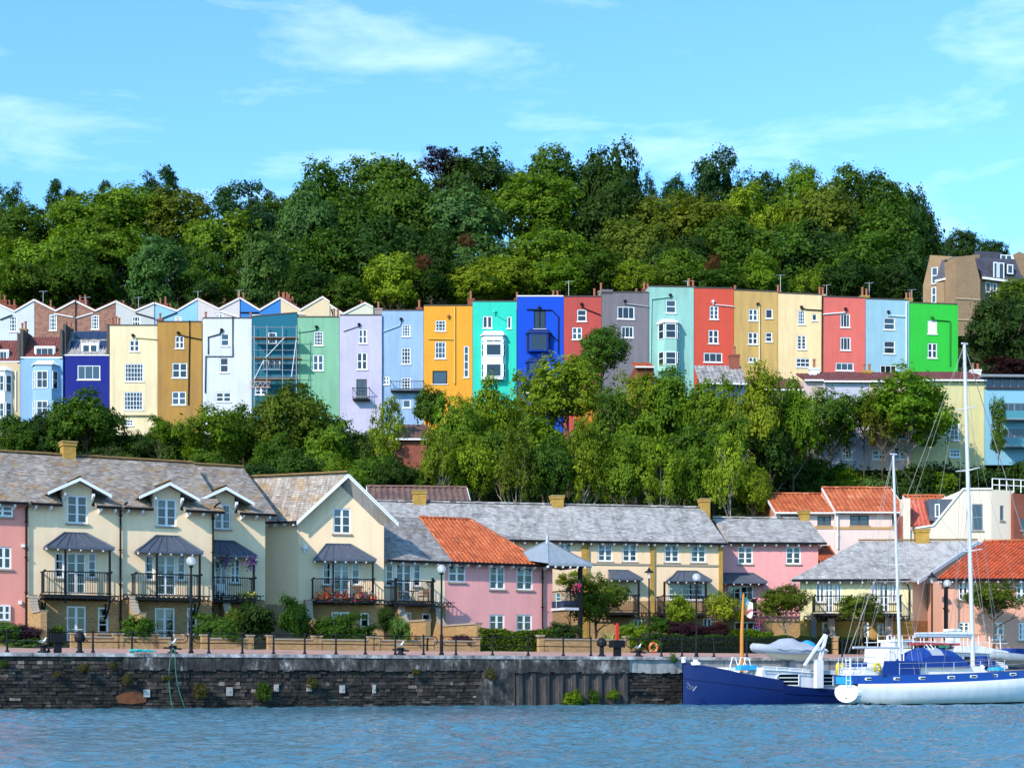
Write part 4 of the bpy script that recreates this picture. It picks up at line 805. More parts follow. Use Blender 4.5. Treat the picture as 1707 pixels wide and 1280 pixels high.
YP = plain('yellow_pipe', C(250, 195, 70), .6); pipe(t[0], t[1], [(758, 511), (758, 640)], YP, .09); pipe(t[0], t[1], [(714, 565), (757, 566)], YP, .05); vent(t[0], t[1], 747.5, 528, plain('brown_hopper', (.3, .12, .05))); stack(t[0], t[1], 785, 487, 1, .7, zb=2.5)
TQ = C(0, 225, 195, .9)
t = H('turquoise', 788, 861, 503, 720, TQ, 'turquoise terraced house with a tall white bay window', [(804.7, 526.7, 820.3, 547), (845.5, 527.5, 852.5, 547.7)], [(2, 1), (1, 1)], age=.1)
TM = stucco('render_'+'x', TQ); bay(t[0], t[1], 807, 559, 838, 632, .7, [(810, 573, 836, 593, 1, 1), (810, 566, 836, 571, 2, 1), (810, 606, 836, 628, 1, 1)], WHITE, side=.3)
vent(t[0], t[1], 824.5, 521, plain('turq', TQ)); pipe(t[0], t[1], [(825, 523), (843, 534)], plain('turq', TQ), .05); stack(t[0], t[1], 862, 487, 1, .6, zb=2.5)
RB = (.004, .065, .52)
t = H('royal', 862, 939.5, 494.5, 720, RB, 'royal blue terraced house with a dark bay window, between turquoise and crimson houses', [(890, 517.4, 909.7, 548)], [dict(cols=2, rows=1, mat=BLACK)], age=.08, coping=WHITE)
bay(t[0], t[1], 884, 555, 912, 585, .8, [(885, 557, 911, 583, 2, 1)], stucco('render_royal', RB), plain('royal_sash', (.01, .03, .12), .5), side=.4); bay(t[0], t[1], 884, 603, 903, 625, .8, [(885, 605, 902, 622, 1, 1)], stucco('render_royal', RB), plain('royal_sash', 0), side=.4)
pipe(t[0], t[1], [(878, 516), (920, 517), (931, 528), (931, 590)]); pipe(t[0], t[1], [(915, 554), (931, 569)]); vent(t[0], t[1], 899, 514); stack(t[0], t[1], 926, 482, 2, .9, zb=1.5)
t = H('crimson', 940, 1002.5, 495, 720, C(212, 72, 62, .84), 'weathered crimson terraced house partly hidden by the rounded tree', [(962, 516, 977.7, 536), (953.8, 545.6, 970, 566)], [(1, 2), (2, 2)], age=.6)
pipe(t[0], t[1], [(969, 511), (978, 516), (1001, 525)]); vent(t[0], t[1], 969.5, 508); stack(t[0], t[1], 991, 484, 1, .5)
t = H('grey', 1003, 1081.5, 488, 720, C(140, 132, 140, .8), 'bare grey rendered terraced house above the rounded tree', [(1029, 511, 1057.6, 532), (1035.7, 544, 1056, 563)], [dict(cols=3, rows=1, centre=False), dict(cols=3, rows=1, centre=False)], age=.9)
pipe(t[0], t[1], [(1042, 505), (1048, 507), (1081, 511)], plain('grey_pipe', 0), .06); vent(t[0], t[1], 1042, 503); stack(t[0], t[1], 1061, 480, 1, .5, zb=1.5); stack(t[0], t[1], 1077, 470, 2, .8, zb=2.5); stack(t[0], t[1], 1002, 474, 1, .6, zb=2.5, mat=stucco('stack_render', 0))
MB().box(t[1], t[2], t[2]+1.2, t[4]-.2, t[4]+.35, -.5, 0).build('parapet_upstand', stucco('render_bare', C(140, 132, 140, .8), .4, .9), t[0])
PM = C(165, 222, 208, .88)
t = H('pmint', 1082, 1156.5, 478, 720, PM, 'pale mint terraced house with a two-storey white bay, right of the grey house', [(1110, 500, 1127, 522)], [(1, 2)], ytr=479, age=.45)
PMM = stucco('render_pmint', PM, .2, .3)
bay(t[0], t[1], 1108, 538, 1128, 618, 1.0, [(1109, 539, 1127, 564, 1, 2), (1109, 586, 1127, 608, 1, 2)], PMM, WHITE, side=.55); pipe(t[0], t[1], [(1117, 495), (1086, 499), (1084, 620)], plain('mint_pipe', PM), .06); vent(t[0], t[1], 1117.5, 493); stack(t[0], t[1], 1152, 467, 2, .9, zb=1.5)
t = H('orange', 1157, 1223, 480.5, 720, C(232, 78, 48, .9), 'orange-red terraced house, between the pale mint and mustard houses', [(1183, 510, 1197.6, 532.5), (1181, 550, 1197.6, 573), (1173, 588, 1204, 604)], [(2, 3), (2, 2), (3, 1)], ytr=481.5, age=.1)
vent(t[0], t[1], 1189, 504, WHITE); pipe(t[0], t[1], [(1192, 508), (1223, 511)], plain('pale_pipe', (.7, .6, .6)), .06); stack(t[0], t[1], 1222, 478, 2, .9, zb=1.0)
t = H('mustard', 1223.5, 1296.5, 484, 720, C(222, 178, 98, .95), 'mustard terraced house with pairs of small windows', [(1248, 515, 1263, 535), (1276, 515, 1288, 531), (1247, 554, 1263, 574), (1276, 554, 1287.5, 570), (1248, 595, 1262, 604)], [(2, 2), (1, 1), (2, 2), (1, 2), (2, 1)], ytr=487, age=.6)
pipe(t[0], t[1], [(1264, 508), (1266, 515), (1266, 600)], plain('cream_pipe', (.7, .6, .4)), .07); vent(t[0], t[1], 1263.5, 508); stack(t[0], t[1], 1297, 475, 1, .5, zb=2)
t = H('peach', 1297, 1371.5, 489, 720, C(255, 220, 165, 1.05), 'peach cream terraced house, left of the coral house', [(1330, 518, 1342, 541), (1353.5, 523, 1362, 535), (1329, 559, 1343.7, 582.6), (1327, 597, 1350.4, 612)], [(3, 4), (1, 1), (2, 4), (3, 2)], ytr=492, age=.25)
pipe(t[0], t[1], [(1336, 514), (1345, 516), (1371, 517.5)]); pipe(t[0], t[1], [(1370.5, 493), (1370, 620)]); vent(t[0], t[1], 1336, 513); stack(t[0], t[1], 1369, 480, 2, .7, mat=stucco('stack_cream', (.5, .38, .25)), zb=1.5)
t = H('coral', 1372, 1442.5, 495, 720, C(245, 112, 98, .92), 'coral pink terraced house, between the peach and light blue houses', [(1401, 523, 1417, 546), (1401, 562, 1418, 584), (1393, 604.5, 1423, 618)], [(3, 1), (3, 1), (3, 1)], ytr=497, age=.2)
pipe(t[0], t[1], [(1372, 524), (1409, 521)], WHITE, .07); vent(t[0], t[1], 1409.5, 516); stack(t[0], t[1], 1441, 482, 2, .9, mat=OCHC, zb=1.5)
t = H('lblue', 1443, 1515.5, 498.5, 720, C(165, 210, 228, .9), 'light aqua blue terraced house with dark square windows, left of the vivid green house', [(1473, 529.5, 1492, 550), (1473, 568, 1492, 590), (1467, 608.6, 1494.4, 622)], [(1, 2), (1, 2), (3, 1)], ytr=501, age=.15)
pipe(t[0], t[1], [(1480, 526), (1511, 528)], plain('paleblue_pipe', (.6, .7, .8)), .07); pipe(t[0], t[1], [(1511, 504), (1511, 620)], plain('paleblue_pipe', 0), .08); vent(t[0], t[1], 1481, 521); stack(t[0], t[1], 1514, 487, 2, .8, mat=OCHC, zb=1.5)
t = H('green', 1516, 1597, 505, 720, C(0, 215, 45, .85), 'vivid green terraced house at the far right end of the terrace', [(1546.5, 534.5, 1562, 557), (1546.5, 572, 1562, 597)], [dict(cols=1, rows=2, glass=WHITE), (2, 2)], ytr=508, age=.08)
DG = plain('dark_green_pipe', (.005, .18, .02), .6); pipe(t[0], t[1], [(1553, 533), (1584, 535.5), (1584, 610)], DG, .07); vent(t[0], t[1], 1553.5, 530, DG)
# mansard-roofed houses at the left
def mansard(x0, x1, yw, yr, yb, col, label, wins, spec, tile, dorm, pan=(), name='terraced_house'):
    fr = hfr(x0); r = hill_house(x0, x1, yw, yb, col, label, wins, fr, age=.15, coping=WHITE); t, _, u0, u1, zt, zb, rs = r; add_wins(t, fr, rs, spec); ze = fr.z((x0+x1)/2, yr, -2.2)
    plane_tiles(t, fr.p(u0+.1, zt+.15, -.1), fr.p(u1-.1, zt+.15, -.1), fr.p(u1-.1, ze, -2.2), fr.p(u0+.1, ze, -2.2), 'tile', tile, tw=.30, ex=.30)
    MB().box(fr, u0, u0+.3, zt-.1, ze+.35, -3.4, .04).build('party_wall', DARKST, t); MB().box(fr, u1-.3, u1-.02, zt-.1, ze+.35, -3.4, .04).build('party_wall', DARKST, t)
    a = px_rect(fr, dorm, -.35); MB().box(fr, a[0]-.12, a[2]+.12, a[1]-.1, a[3]+.14, -2.4, -.38).build('dormer', WHITE, t); window(t, fr, a, 3 if x0 < 100 else 2, 1, d=-.32, fw=.12, inset=.04, sill=False)
    return r
t = mansard(-25, 33.5, 604, 568, 715, C(232, 205, 160), 'cream bay-windowed house with a red tiled mansard, far left of the terrace', [], [], TILER, (-6, 584.6, 12.6, 603)); bay(t[0], t[1], -8, 618, 8, 705, .8, [(-7, 625, 7, 652, 2, 2), (-7, 671, 7, 695, 2, 2)], WHITE)
pipe(t[0], t[1], [(26.5, 618), (26.5, 685)], WHITE, .06); stack(t[0], t[1], 40, 537, 2, .7, d=-3, mat=BRNB, zb=4.5)
t = mansard(34, 104.5, 597, 562, 720, C(150, 195, 240, .88), 'pale blue house with a white bay window and red mansard roof', [], [], TILER, (59, 579, 90, 596)); bay(t[0], t[1], 59, 608, 86, 700, .9, [(61, 618, 80, 647, 2, 2), (61, 668, 80, 692, 2, 2)], stucco('render_pb', C(165, 205, 240, .9), .2, .1), side=.5)
stack(t[0], t[1], 114, 536, 2, .9, d=-3, mat=BRNB, zb=4.5)
t = mansard(105, 182.5, 593, 553, 720, (.008, .018, .20), 'deep navy blue house with solar panels on its roof', [(129, 609, 167, 633)], [dict(cols=3, rows=1, centre=False)], SLATE, (137, 574, 163, 590))
fr = t[1]
for i in range(4): 
    a = fr.U(125+i*13.4, -1.9); b = fr.U(125+i*13.4+12.9, -1.9); z0_, z1_ = fr.z(150, 566, -1.6), fr.z(150, 554, -2.2); m = MB(); m.hexa([fr.p(a, z0_, -1.45), fr.p(b, z0_, -1.45), fr.p(b, z1_, -2.0), fr.p(a, z1_, -2.0), fr.p(a, z0_+.05, -1.40), fr.p(b, z0_+.05, -1.40), fr.p(b, z1_+.05, -1.95), fr.p(a, z1_+.05, -1.95)]); m.build('solar_panel', plain('solar_cell', (.02, .035, .08), .2, .6), t[0])
for xa, xb in ((118, 132), (166, 179.5)):
    a, b = fr.U(xa, -.9), fr.U(xb, -.9); m = MB(); z0_, z1_ = fr.z(150, 591, -.4), fr.z(150, 569, -1.3); m.hexa([fr.p(a, z0_, -.28), fr.p(b, z0_, -.28), fr.p(b, z1_, -1.2), fr.p(a, z1_, -1.2), fr.p(a, z0_+.05, -.22), fr.p(b, z0_+.05, -.22), fr.p(b, z1_+.05, -1.14), fr.p(a, z1_+.05, -1.14)]); m.build('solar_panel', plain('solar_cell', 0), t[0])
stack(t[0], t[1], 196, 530, 2, .6, d=-3)
# scaffold in front of the teal house
fr = hfr(420); P = fr.p(fr.U(458), fr.z(458, 720), 1.2); sf = thing('scaffolding', P, 'metal scaffolding with timber decks standing against the teal house', 'scaffolding')
for x in (424, 445, 471, 494):
    for d in (.4, 1.6): MB().tube([fr.p(fr.U(x, d), P.z-1, d), fr.p(fr.U(x, d), fr.z(x, 543, d), d)], .045, 6).build('standard', ALU, sf)
for y in (546, 562, 573, 584, 595, 606, 617, 628):
    MB().tube([fr.p(fr.U(422, 1.6), fr.z(422, y, 1.6), 1.65), fr.p(fr.U(497, 1.6), fr.z(497, y, 1.6), 1.65)], .035, 5).build('ledger', ALU, sf)
WD = plain('scaffold_board', (.30, .20, .12), .8, .2, 0, .3)
for y in (564, 598, 632):
    for k in range(4): MB().box(fr, fr.U(422, 1), fr.U(497 if y != 598 else 503, 1), fr.z(440, y, 1)-.09, fr.z(440, y, 1), .42+k*.29, .68+k*.29).build('deck_board', WD, sf)
for a, b in (((443, 596), (474, 563)), ((486, 628), (494, 566)), ((424, 632), (440, 600))): MB().tube([fr.p(*fr.uz(*a, 1.7), 1.7), fr.p(*fr.uz(*b, 1.7), 1.7)], .04, 5).build('brace', WHITE, sf)
m = MB(); zz = fr.z(440, 636, 1.8); u0, u1 = fr.U(421), fr.U(455)
m.bar(fr.p(u0, zz, 1.8), fr.p(u1, zz, 1.8), .07); m.bar(fr.p(u0, zz-.6, 1.8), fr.p(u1, zz-.6, 1.8), .07)
for i in range(8): a = u0+(u1-u0)*i/8; b = u0+(u1-u0)*(i+1)/8; m.bar(fr.p(a, zz-.6*(i % 2), 1.8), fr.p(b, zz-.6*((i+1) % 2), 1.8), .05)
m.build('lattice_beam', plain('pinkish_tube', (.45, .25, .2), .6), sf)
# valley-roofed row behind
BZ = 193
def valley(pts, yb, mat, label, wins, spec, pipes=(), stacks=(), tilem=None):
    fr = Fr(pts[0][0], BZ+(int(pts[0][0]) % 3)*.12, 0.); P = [fr.uz(x, y) for x, y in pts]; zb = fr.z(pts[0][0], yb)
    c = fr.p((P[0][0]+P[-1][0])/2, zb); t = thing('valley_roofed_house', c, label, 'house', 'valley-roofed houses behind the terrace'); rs = [px_rect(fr, a) for a in wins]
    MB().prism(fr, [(P[0][0], zb), (P[-1][0], zb)]+P[::-1], -9, 0, [rect(*r) for r in rs]).build('wall', mat, t, fr=fr)
    for (a, b), (a2, b2) in zip(P, P[1:]):
        m = MB(); up = .16; m.hexa([fr.p(a, b, -9.2), fr.p(a2, b2, -9.2), fr.p(a2, b2+up, -9.2), fr.p(a, b+up, -9.2), fr.p(a, b, .10), fr.p(a2, b2, .10), fr.p(a2, b2+up, .10), fr.p(a, b+up, .10)]); m.build('roof_slope', tilem or TILER, t)
        m = MB(); m.hexa([fr.p(a, b-.12, .0), fr.p(a2, b2-.12, 0), fr.p(a2, b2+.05, 0), fr.p(a, b+.05, 0), fr.p(a, b-.12, .13), fr.p(a2, b2-.12, .13), fr.p(a2, b2+.05, .13), fr.p(a, b+.05, .13)]); m.build('verge_board', WHITE, t)
    for r, s_ in zip(rs, spec): window(t, fr, r, s_[0], s_[1], fw=.12, bw=.06, sillm=WHITE)
    for pp in pipes: pipe(t, fr, pp[0], pp[1] if len(pp) > 1 else WHITE, .07)
    for x, y, n in stacks: stack(t, fr, x, y, n, .7+.25*n, d=-6, zb=2)
    return t
SR = lambda n, c: stucco(n, c, .2, .2)
valley([(-30, 500), (-12, 519), (-8, 502), (0, 508), (24, 519), (57, 500)], 600, SR('v0', C(225, 232, 240)), 'white valley-roofed house behind the red-roofed houses', [(15, 527, 28, 553)], [(3, 4)], [([(0, 533), (20, 525)], BLACK)], [(4, 491, 2), (20, 499, 2)])
valley([(57.5, 500), (93, 518), (125, 501.5)], 600, RUBB, 'rubble stone valley-roofed house behind the pale blue bay house', [(82, 524, 94.5, 551)], [(3, 4)], [([(90, 523), (122, 529)],)], [(85, 502, 1)])
valley([(125.5, 501.5), (159, 518), (192.5, 503)], 600, RUBB, 'rubble stone valley-roofed house behind the navy house', [(152, 525, 165, 549)], [(3, 4)], [([(124, 531), (155, 522)],)], [(138, 491, 2)])
valley([(193, 502), (225.4, 518), (257, 505)], 600, SR('v2', C(215, 215, 212)), 'off-white valley-roofed house behind the tall cream house', [(220, 527, 234, 545)], [(3, 2)], [([(226, 522), (258, 531)], BLACK)], [(206, 500, 1)])
valley([(257.5, 505), (295, 518), (329.5, 498)], 600, SR('v3', C(150, 210, 245)), 'sky blue valley-roofed house behind the ochre house', [(291, 527, 302, 536)], [(3, 2)], [([(270, 531), (295, 521)], BLACK)], [(272, 497, 2), (284, 507, 1)])
valley([(330, 498), (365, 515), (399.5, 497)], 600, SR('v4', C(228, 218, 215)), 'off-white valley-roofed house behind the white terraced house', [(359, 522, 372, 531)], [(4, 1)], [([(366, 519), (398, 529)],)], [(322, 499, 1)])
valley([(400, 496.5), (433, 516.6), (467.5, 496.5)], 600, SR('v5', C(20, 130, 215)), 'bright blue valley-roofed house behind the scaffolding', [(418, 524, 440, 530)], [(2, 1)], [([(401, 521), (432, 521)], BLACK)], [(402, 489, 2), (472, 487, 3)])
valley([(468, 497), (501, 516.6), (538, 495), (549.5, 503)], 600, SR('v6', C(245, 218, 175)), 'peach cream valley-roofed house behind the mint house', [], [], [([(492, 523), (508, 524)],)], [(478, 489, 2), (488, 497, 1)])
valley([(550, 508), (572.5, 523), (608.6, 505), (622, 512)], 600, SR('v7', C(235, 232, 205)), 'pale cream valley-roofed house behind the lavender house', [], [], [([(552, 515), (556, 530)], BLACK)], [(603, 500, 1)], TILEB)
for x, y, h, l in ((72, 486, 1.8, 'tall aerial above the rubble stone house nearest the edge'), (143, 496, .9, 'short aerial above the navy house'), (231, 496, 1.4, 'aerial above the tall cream house'), (330, 486, 1.0, 'aerial at the peak above the ochre house'), (399, 484, 1.0, 'aerial at the peak above the white terraced house'), (948, 472, 2.5, 'tall thin aerial above the crimson house'), (1146, 470, 1.5, 'aerial above the pale mint house'), (1301, 462, 2.8, 'tall aerial above the mustard house'), (1378, 477, 1.6, 'aerial above the coral house'), (1449, 474, 2.2, 'large aerial above the light blue house'), (1520, 485, 1.8, 'aerial beside the vivid green house')):
    Z_ = 196 if x < 600 else 184; p = W(x, y+h*14, Z_); aerial(p, h, l)
# ---------------------------------------------------------------- quayside houses
def HL(x, d=9.0): return Fr(x, (QZ+d/qcos)/(1-QT*(x-CX)/F), QT)
CREAM = stucco('render_cream', (.88, .665, .43), .25, .3); PINKL = stucco('render_salmon_pink', (.78, .31, .25), .25, .3); PINK = stucco('render_candy_pink', (.80, .355, .345), .35, .4)
BUTTER = stucco('render_butter', (.80, .585, .37), .2, .25); YEL = stucco('render_lemon', (.72, .63, .36), .15, .15); SALM = stucco('render_salmon', (.68, .36, .25), .2, .2); YEL_SHADED = stucco('render_lemon_shaded', (.58, .47, .35), .25, .2); PALEP = stucco('render_shell', (.70, .56, .52), .15, .2)  # the gable render is the lemon wall with its shade put into the colour
fw0 = HL(240)
U0 = lambda x, d=0: fw0.U(x, d)
DEY = fw0.z(240, 847.5, .5)      # eave height from the photo's column 240
RDG_D = -5.4; RDG_Z = fw0.z(275, 770, RDG_D)
def french(par, fr, xs, ys, side_l=None, side_r=None, d=0, glass=None, curtain=0, yside=None):
    """double glazed door with side windows; returns openings"""
    return
def quay_front(t, fr, wall, holes):
    pass
def std_windows(t, fr, items):
    for a, c, r, sill in items: window(t, fr, px_rect(fr, a), c, r, fw=.085, bw=.04, glass=CLEAR, sill=sill, inset=.09)
def quay_house(fr, xl, xr, label, dormer, fr_win, canopy, balc, ground, u_roof, zeave, zridge, band=1000.5, wall=CREAM, wing=None, depth=9, pipes=(), posts=(), beam=None, wl=2.7, name='terraced_house', ridge_mat=LICH, roofmat=None, group='quayside houses'):
    u0, u1 = fr.U(xl), fr.U(xr); zb = ZG-.3; zband = fr.z((xl+xr)/2, band); t = thing(name, fr.p((u0+u1)/2, ZG-.05), label, 'house', group)
    up = [px_rect(fr, a[0]) for a in fr_win]; gr = [px_rect(fr, a[0]) for a in ground]
    out_ = [(u0, zband), (u1, zband), (u1, zeave+.05)]; dm = None
    if dormer:
        wx0, wy0, wx1, wy1 = dormer['win']; dw = px_rect(fr, dormer['win']); uc = (dw[0]+dw[2])/2; hw = (dw[2]-dw[0])/2+.22; zp = fr.z((wx0+wx1)/2, dormer['peak'], .5); zs = zp-dormer.get('rise', .78)
        k = (zp-zs)/dormer['span']; top = lambda u: zp-.12-abs(u-uc)*k
        out_ += [(uc+hw, zeave+.05), (uc+hw, top(uc+hw)), (uc, top(uc)), (uc-hw, top(uc-hw)), (uc-hw, zeave+.05)]; up = up+[dw]
    out_ += [(u0, zeave+.05)]
    clean = lambda rs: [rect(max(r[0], u0+.05), r[1], min(r[2], u1-.05), r[3]) for r in rs]
    MB().prism(fr, out_, -depth, 0, clean(up)).build('wall', wall, t, fr=fr)
    MB().prism(fr, [(u0, zb), (u1, zb), (u1, zband-.01), (u0, zband-.01)], -depth, .03, clean(gr)).build('brick_base', OCHB, t, fr=fr)
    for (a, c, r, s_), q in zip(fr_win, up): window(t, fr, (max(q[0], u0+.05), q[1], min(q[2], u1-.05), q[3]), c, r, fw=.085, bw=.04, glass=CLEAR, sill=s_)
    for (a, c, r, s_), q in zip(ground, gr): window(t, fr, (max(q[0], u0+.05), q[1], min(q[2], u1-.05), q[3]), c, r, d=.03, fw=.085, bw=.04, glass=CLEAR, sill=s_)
    ra, rb = u_roof; rm = roofmat or SLATEO
    nrm_d = .55; A, B, C_, D_ = fr.p(ra, zeave, nrm_d), fr.p(rb, zeave, nrm_d), fr.p(rb, zridge, RDG_D), fr.p(ra, zridge, RDG_D)
    if dormer:
        hw2 = hw+.12; q = lambda u, f: fr.p(u, zeave+(zridge-zeave)*f, nrm_d+(RDG_D-nrm_d)*f); f0 = .30
        plane_tiles(t, q(ra, 0), q(uc-hw2, 0), q(uc-hw2, 1), q(ra, 1), 'slate', rm); plane_tiles(t, q(uc+hw2, 0), q(rb, 0), q(rb, 1), q(uc+hw2, 1), 'slate', rm); plane_tiles(t, q(uc-hw2, f0), q(uc+hw2, f0), q(uc+hw2, 1), q(uc-hw2, 1), 'slate', rm)
        sp = dormer['span']; dd = -2.9
        for s_ in (-1, 1):
            a = fr.p(uc+s_*sp, zs, .62); b = fr.p(uc+s_*sp, zs, dd+.8); c = fr.p(uc, zp, dd); e = fr.p(uc, zp, .62)
            dk = plane_tiles(t, a, b, c, e, 'slate', rm, tw=.3, ex=.2, thick=.08, name='dormer_roof')
            m = MB(); u_, v_ = V(0,0,-.17), fr.n*.05; m.hexa([a+u_, e+u_, e, a, a+u_+v_, e+u_+v_, e+v_, a+v_]); m.build('bargeboard', WHITE, dk)
            MB().prism(fr.turned(uc+s_*(hw-.02), 0, 90), [(-.55, zs+.02), (-.55, zs-.12), (.02, zs-.45), (.02, zs+.02)], -.05, .05).build('dormer_bracket', WHITE, t)
        ridge(t, fr.p(uc, zp+.03, .66), fr.p(uc, zp+.03, dd+.2), ridge_mat, .08)
        window(t, fr, dw, 2, 3, fw=.085, bw=.04, glass=CLEAR)
        eave(t, fr, ra+.1, uc-hw2, zeave, nrm_d); eave(t, fr, uc+hw2, rb-.05, zeave, nrm_d)
    else:
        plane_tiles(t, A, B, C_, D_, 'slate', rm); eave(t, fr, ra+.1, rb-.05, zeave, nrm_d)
    # rear slope so the house stays whole from the side
    m = MB(); m.face([fr.p(ra, zridge, RDG_D), fr.p(rb, zridge, RDG_D), fr.p(rb, zeave-.3, RDG_D*2), fr.p(ra, zeave-.3, RDG_D*2)]); m.build('rear_roof', rm, t)
    m = MB()
    for u in (u0+.02, u1-.02): m.face([fr.p(u, zeave, 0), fr.p(u, zeave, -depth), fr.p(u, zridge-.2, RDG_D)])
    m.build('gable_wall', wall, t)
    ridge(t, fr.p(ra, zridge+.03, RDG_D), fr.p(rb, zridge+.03, RDG_D), ridge_mat, .12)
    if canopy:
        (a, yb_), (b, _), (c, yt_), (e, _) = canopy; dp = .95
        hip_canopy(t, fr, fr.U(a, dp), fr.U(b, dp), fr.z((a+b)/2, yb_, dp)+.1, dp, fr.U(c), fr.U(e), fr.z((c+e)/2, yt_), 7)
        for x in posts:
            u = fr.U(x, .9); MB().box(fr, u-.05, u+.05, fr.z(x, 1005, .9), fr.z(x, yb_, .9)+.0, .84, .94).build('canopy_post', BLACK, t)
    if balc:
        a, b, yr, yf = balc; dp = 1.05; balcony(t, fr, fr.U(a, dp), fr.U(b, dp), fr.z((a+b)/2, yf, dp), dp, fr.z((a+b)/2, yr, dp)-fr.z((a+b)/2, yf, dp))
        for x in (a+2, b-2):
            u = fr.U(x, dp); m = MB(); m.tube([fr.p(u, zband-.15, .05), fr.p(u, zband-.9, .12), fr.p(u, zband-.45, .6), fr.p(u, zband-.15, .9)], .05, 5); m.build('balcony_bracket', BLACK, t)
    if beam: ring_beam(t, fr, fr.U(beam[0], .5), fr.U(beam[1], .5), zband-.02, zband+.27, .5)
    if wing: wing_wall(t, fr, fr.U(wing), ZG-.3, zband+.1, ZG+1.75, wl, OCHB)
    for x, y0, y1 in pipes: downpipe(t, fr, fr.U(x), fr.z(x, y0), fr.z(x, y1), .12, bend=(.25, .35, .4))
    return t, fr
UD = [fw0.U(x, .55) for x in (49, 204, 376)]
pinkfr = fw0
# the salmon pink house at the left edge
t, fr = quay_house(fw0, -60, 46, 'salmon pink house at the left edge of the photo, next to the cream terrace', None, [((-6, 911, 19, 948), 2, 2, True)], None, None, [], (fw0.U(-90, .55), UD[0]-.01), DEY, RDG_Z, band=1040, wall=PINKL)
for a, c in (((-14, 842, 21, 861), 2), ((-4, 1008, 17, 1034), 2)): window(t, fr, px_rect(fr, a), c, 2, d=.02, fw=.085, bw=.04, inset=-.02, glass=GLASS)
downpipe(t, fr, fr.U(43), ZG, fr.z(43, 848), .12, bend=(.2, .3, .4))
MB().box(fr, fr.U(36), fr.U(41), fr.z(38, 912), fr.z(38, 907), 0, .12).box(fr, fr.U(31), fr.U(36), fr.z(33, 1007), fr.z(33, 1001), 0, .12).build('wall_vent', WHITE, t)
h1, _ = quay_house(fw0, 47, 199.5, 'cream quayside house nearest the salmon pink house, with lead canopy and balcony', dict(win=(111.5, 825.5, 146, 872.5), peak=796, span=1.62, rise=.80),
  [((111, 921, 143, 989.5), 2, 4, False), ((91.5, 921, 107, 963), 1, 3, True), ((146.5, 921, 161, 963), 1, 3, True)], ((78, 915), (191, 916), (107, 889), (144.5, 889)), (75, 186, 953, 992),
  [((111, 1010, 143, 1068), 2, 3, False), ((163, 1012, 180.6, 1055), 1, 3, True)], (UD[0], UD[1]), DEY, RDG_Z, wing=50, wl=3.4, pipes=((200, 1065, 850),), posts=(109, 183), beam=(66, 205))
h2, _ = quay_house(fw0, 200, 355, 'cream quayside house behind the first globe lamp, with lead canopy and balcony', dict(win=(261.5, 831.5, 294, 877), peak=803.5, span=1.62, rise=.80),
  [((260, 925.5, 292.5, 992), 2, 4, False), ((242, 925, 257, 967), 1, 3, True), ((295, 925, 309.5, 968), 1, 3, True)], ((231, 922), (339, 922.6), (260, 893.8), (298, 893.8)), (227, 336, 957, 995.5),
  [((258, 1013, 291, 1069), 2, 3, False), ((311.5, 1013, 328, 1058), 1, 3, True)], (UD[1], UD[2]), DEY, RDG_Z, wing=216, pipes=((354, 1065, 850),), posts=(261.5, 333), beam=(205, 352))
f3 = fw0.off(-1.6); f3z = f3.z(420, 856, .55)
h3, _ = quay_house(f3, 352, 442, 'narrow cream house set back beside the gabled house, purple flowers on its balcony', dict(win=(357, 840, 384.5, 882), peak=811, span=1.62, rise=.80),
  [((358, 931, 379, 998), 2, 4, False), ((384, 931, 400.5, 972), 2, 3, True)], ((322, 928), (429, 928.5), (350, 902), (390, 902)), (325, 426.5, 962, 999),
  [((400, 1015, 415, 1060), 1, 3, True)], (f3.U(366, .55), f3.U(461.5, .55)), f3z, f3.z(370, 777.5, RDG_D), wing=370, pipes=(), posts=(423,), beam=(356, 440))
chimney(h1, fw0, fw0.U(103, RDG_D), fw0.U(124, RDG_D), RDG_Z-.6, fw0.z(113, 738.6, RDG_D), RDG_D-.45, RDG_D+.4, OCHC, OCHC)
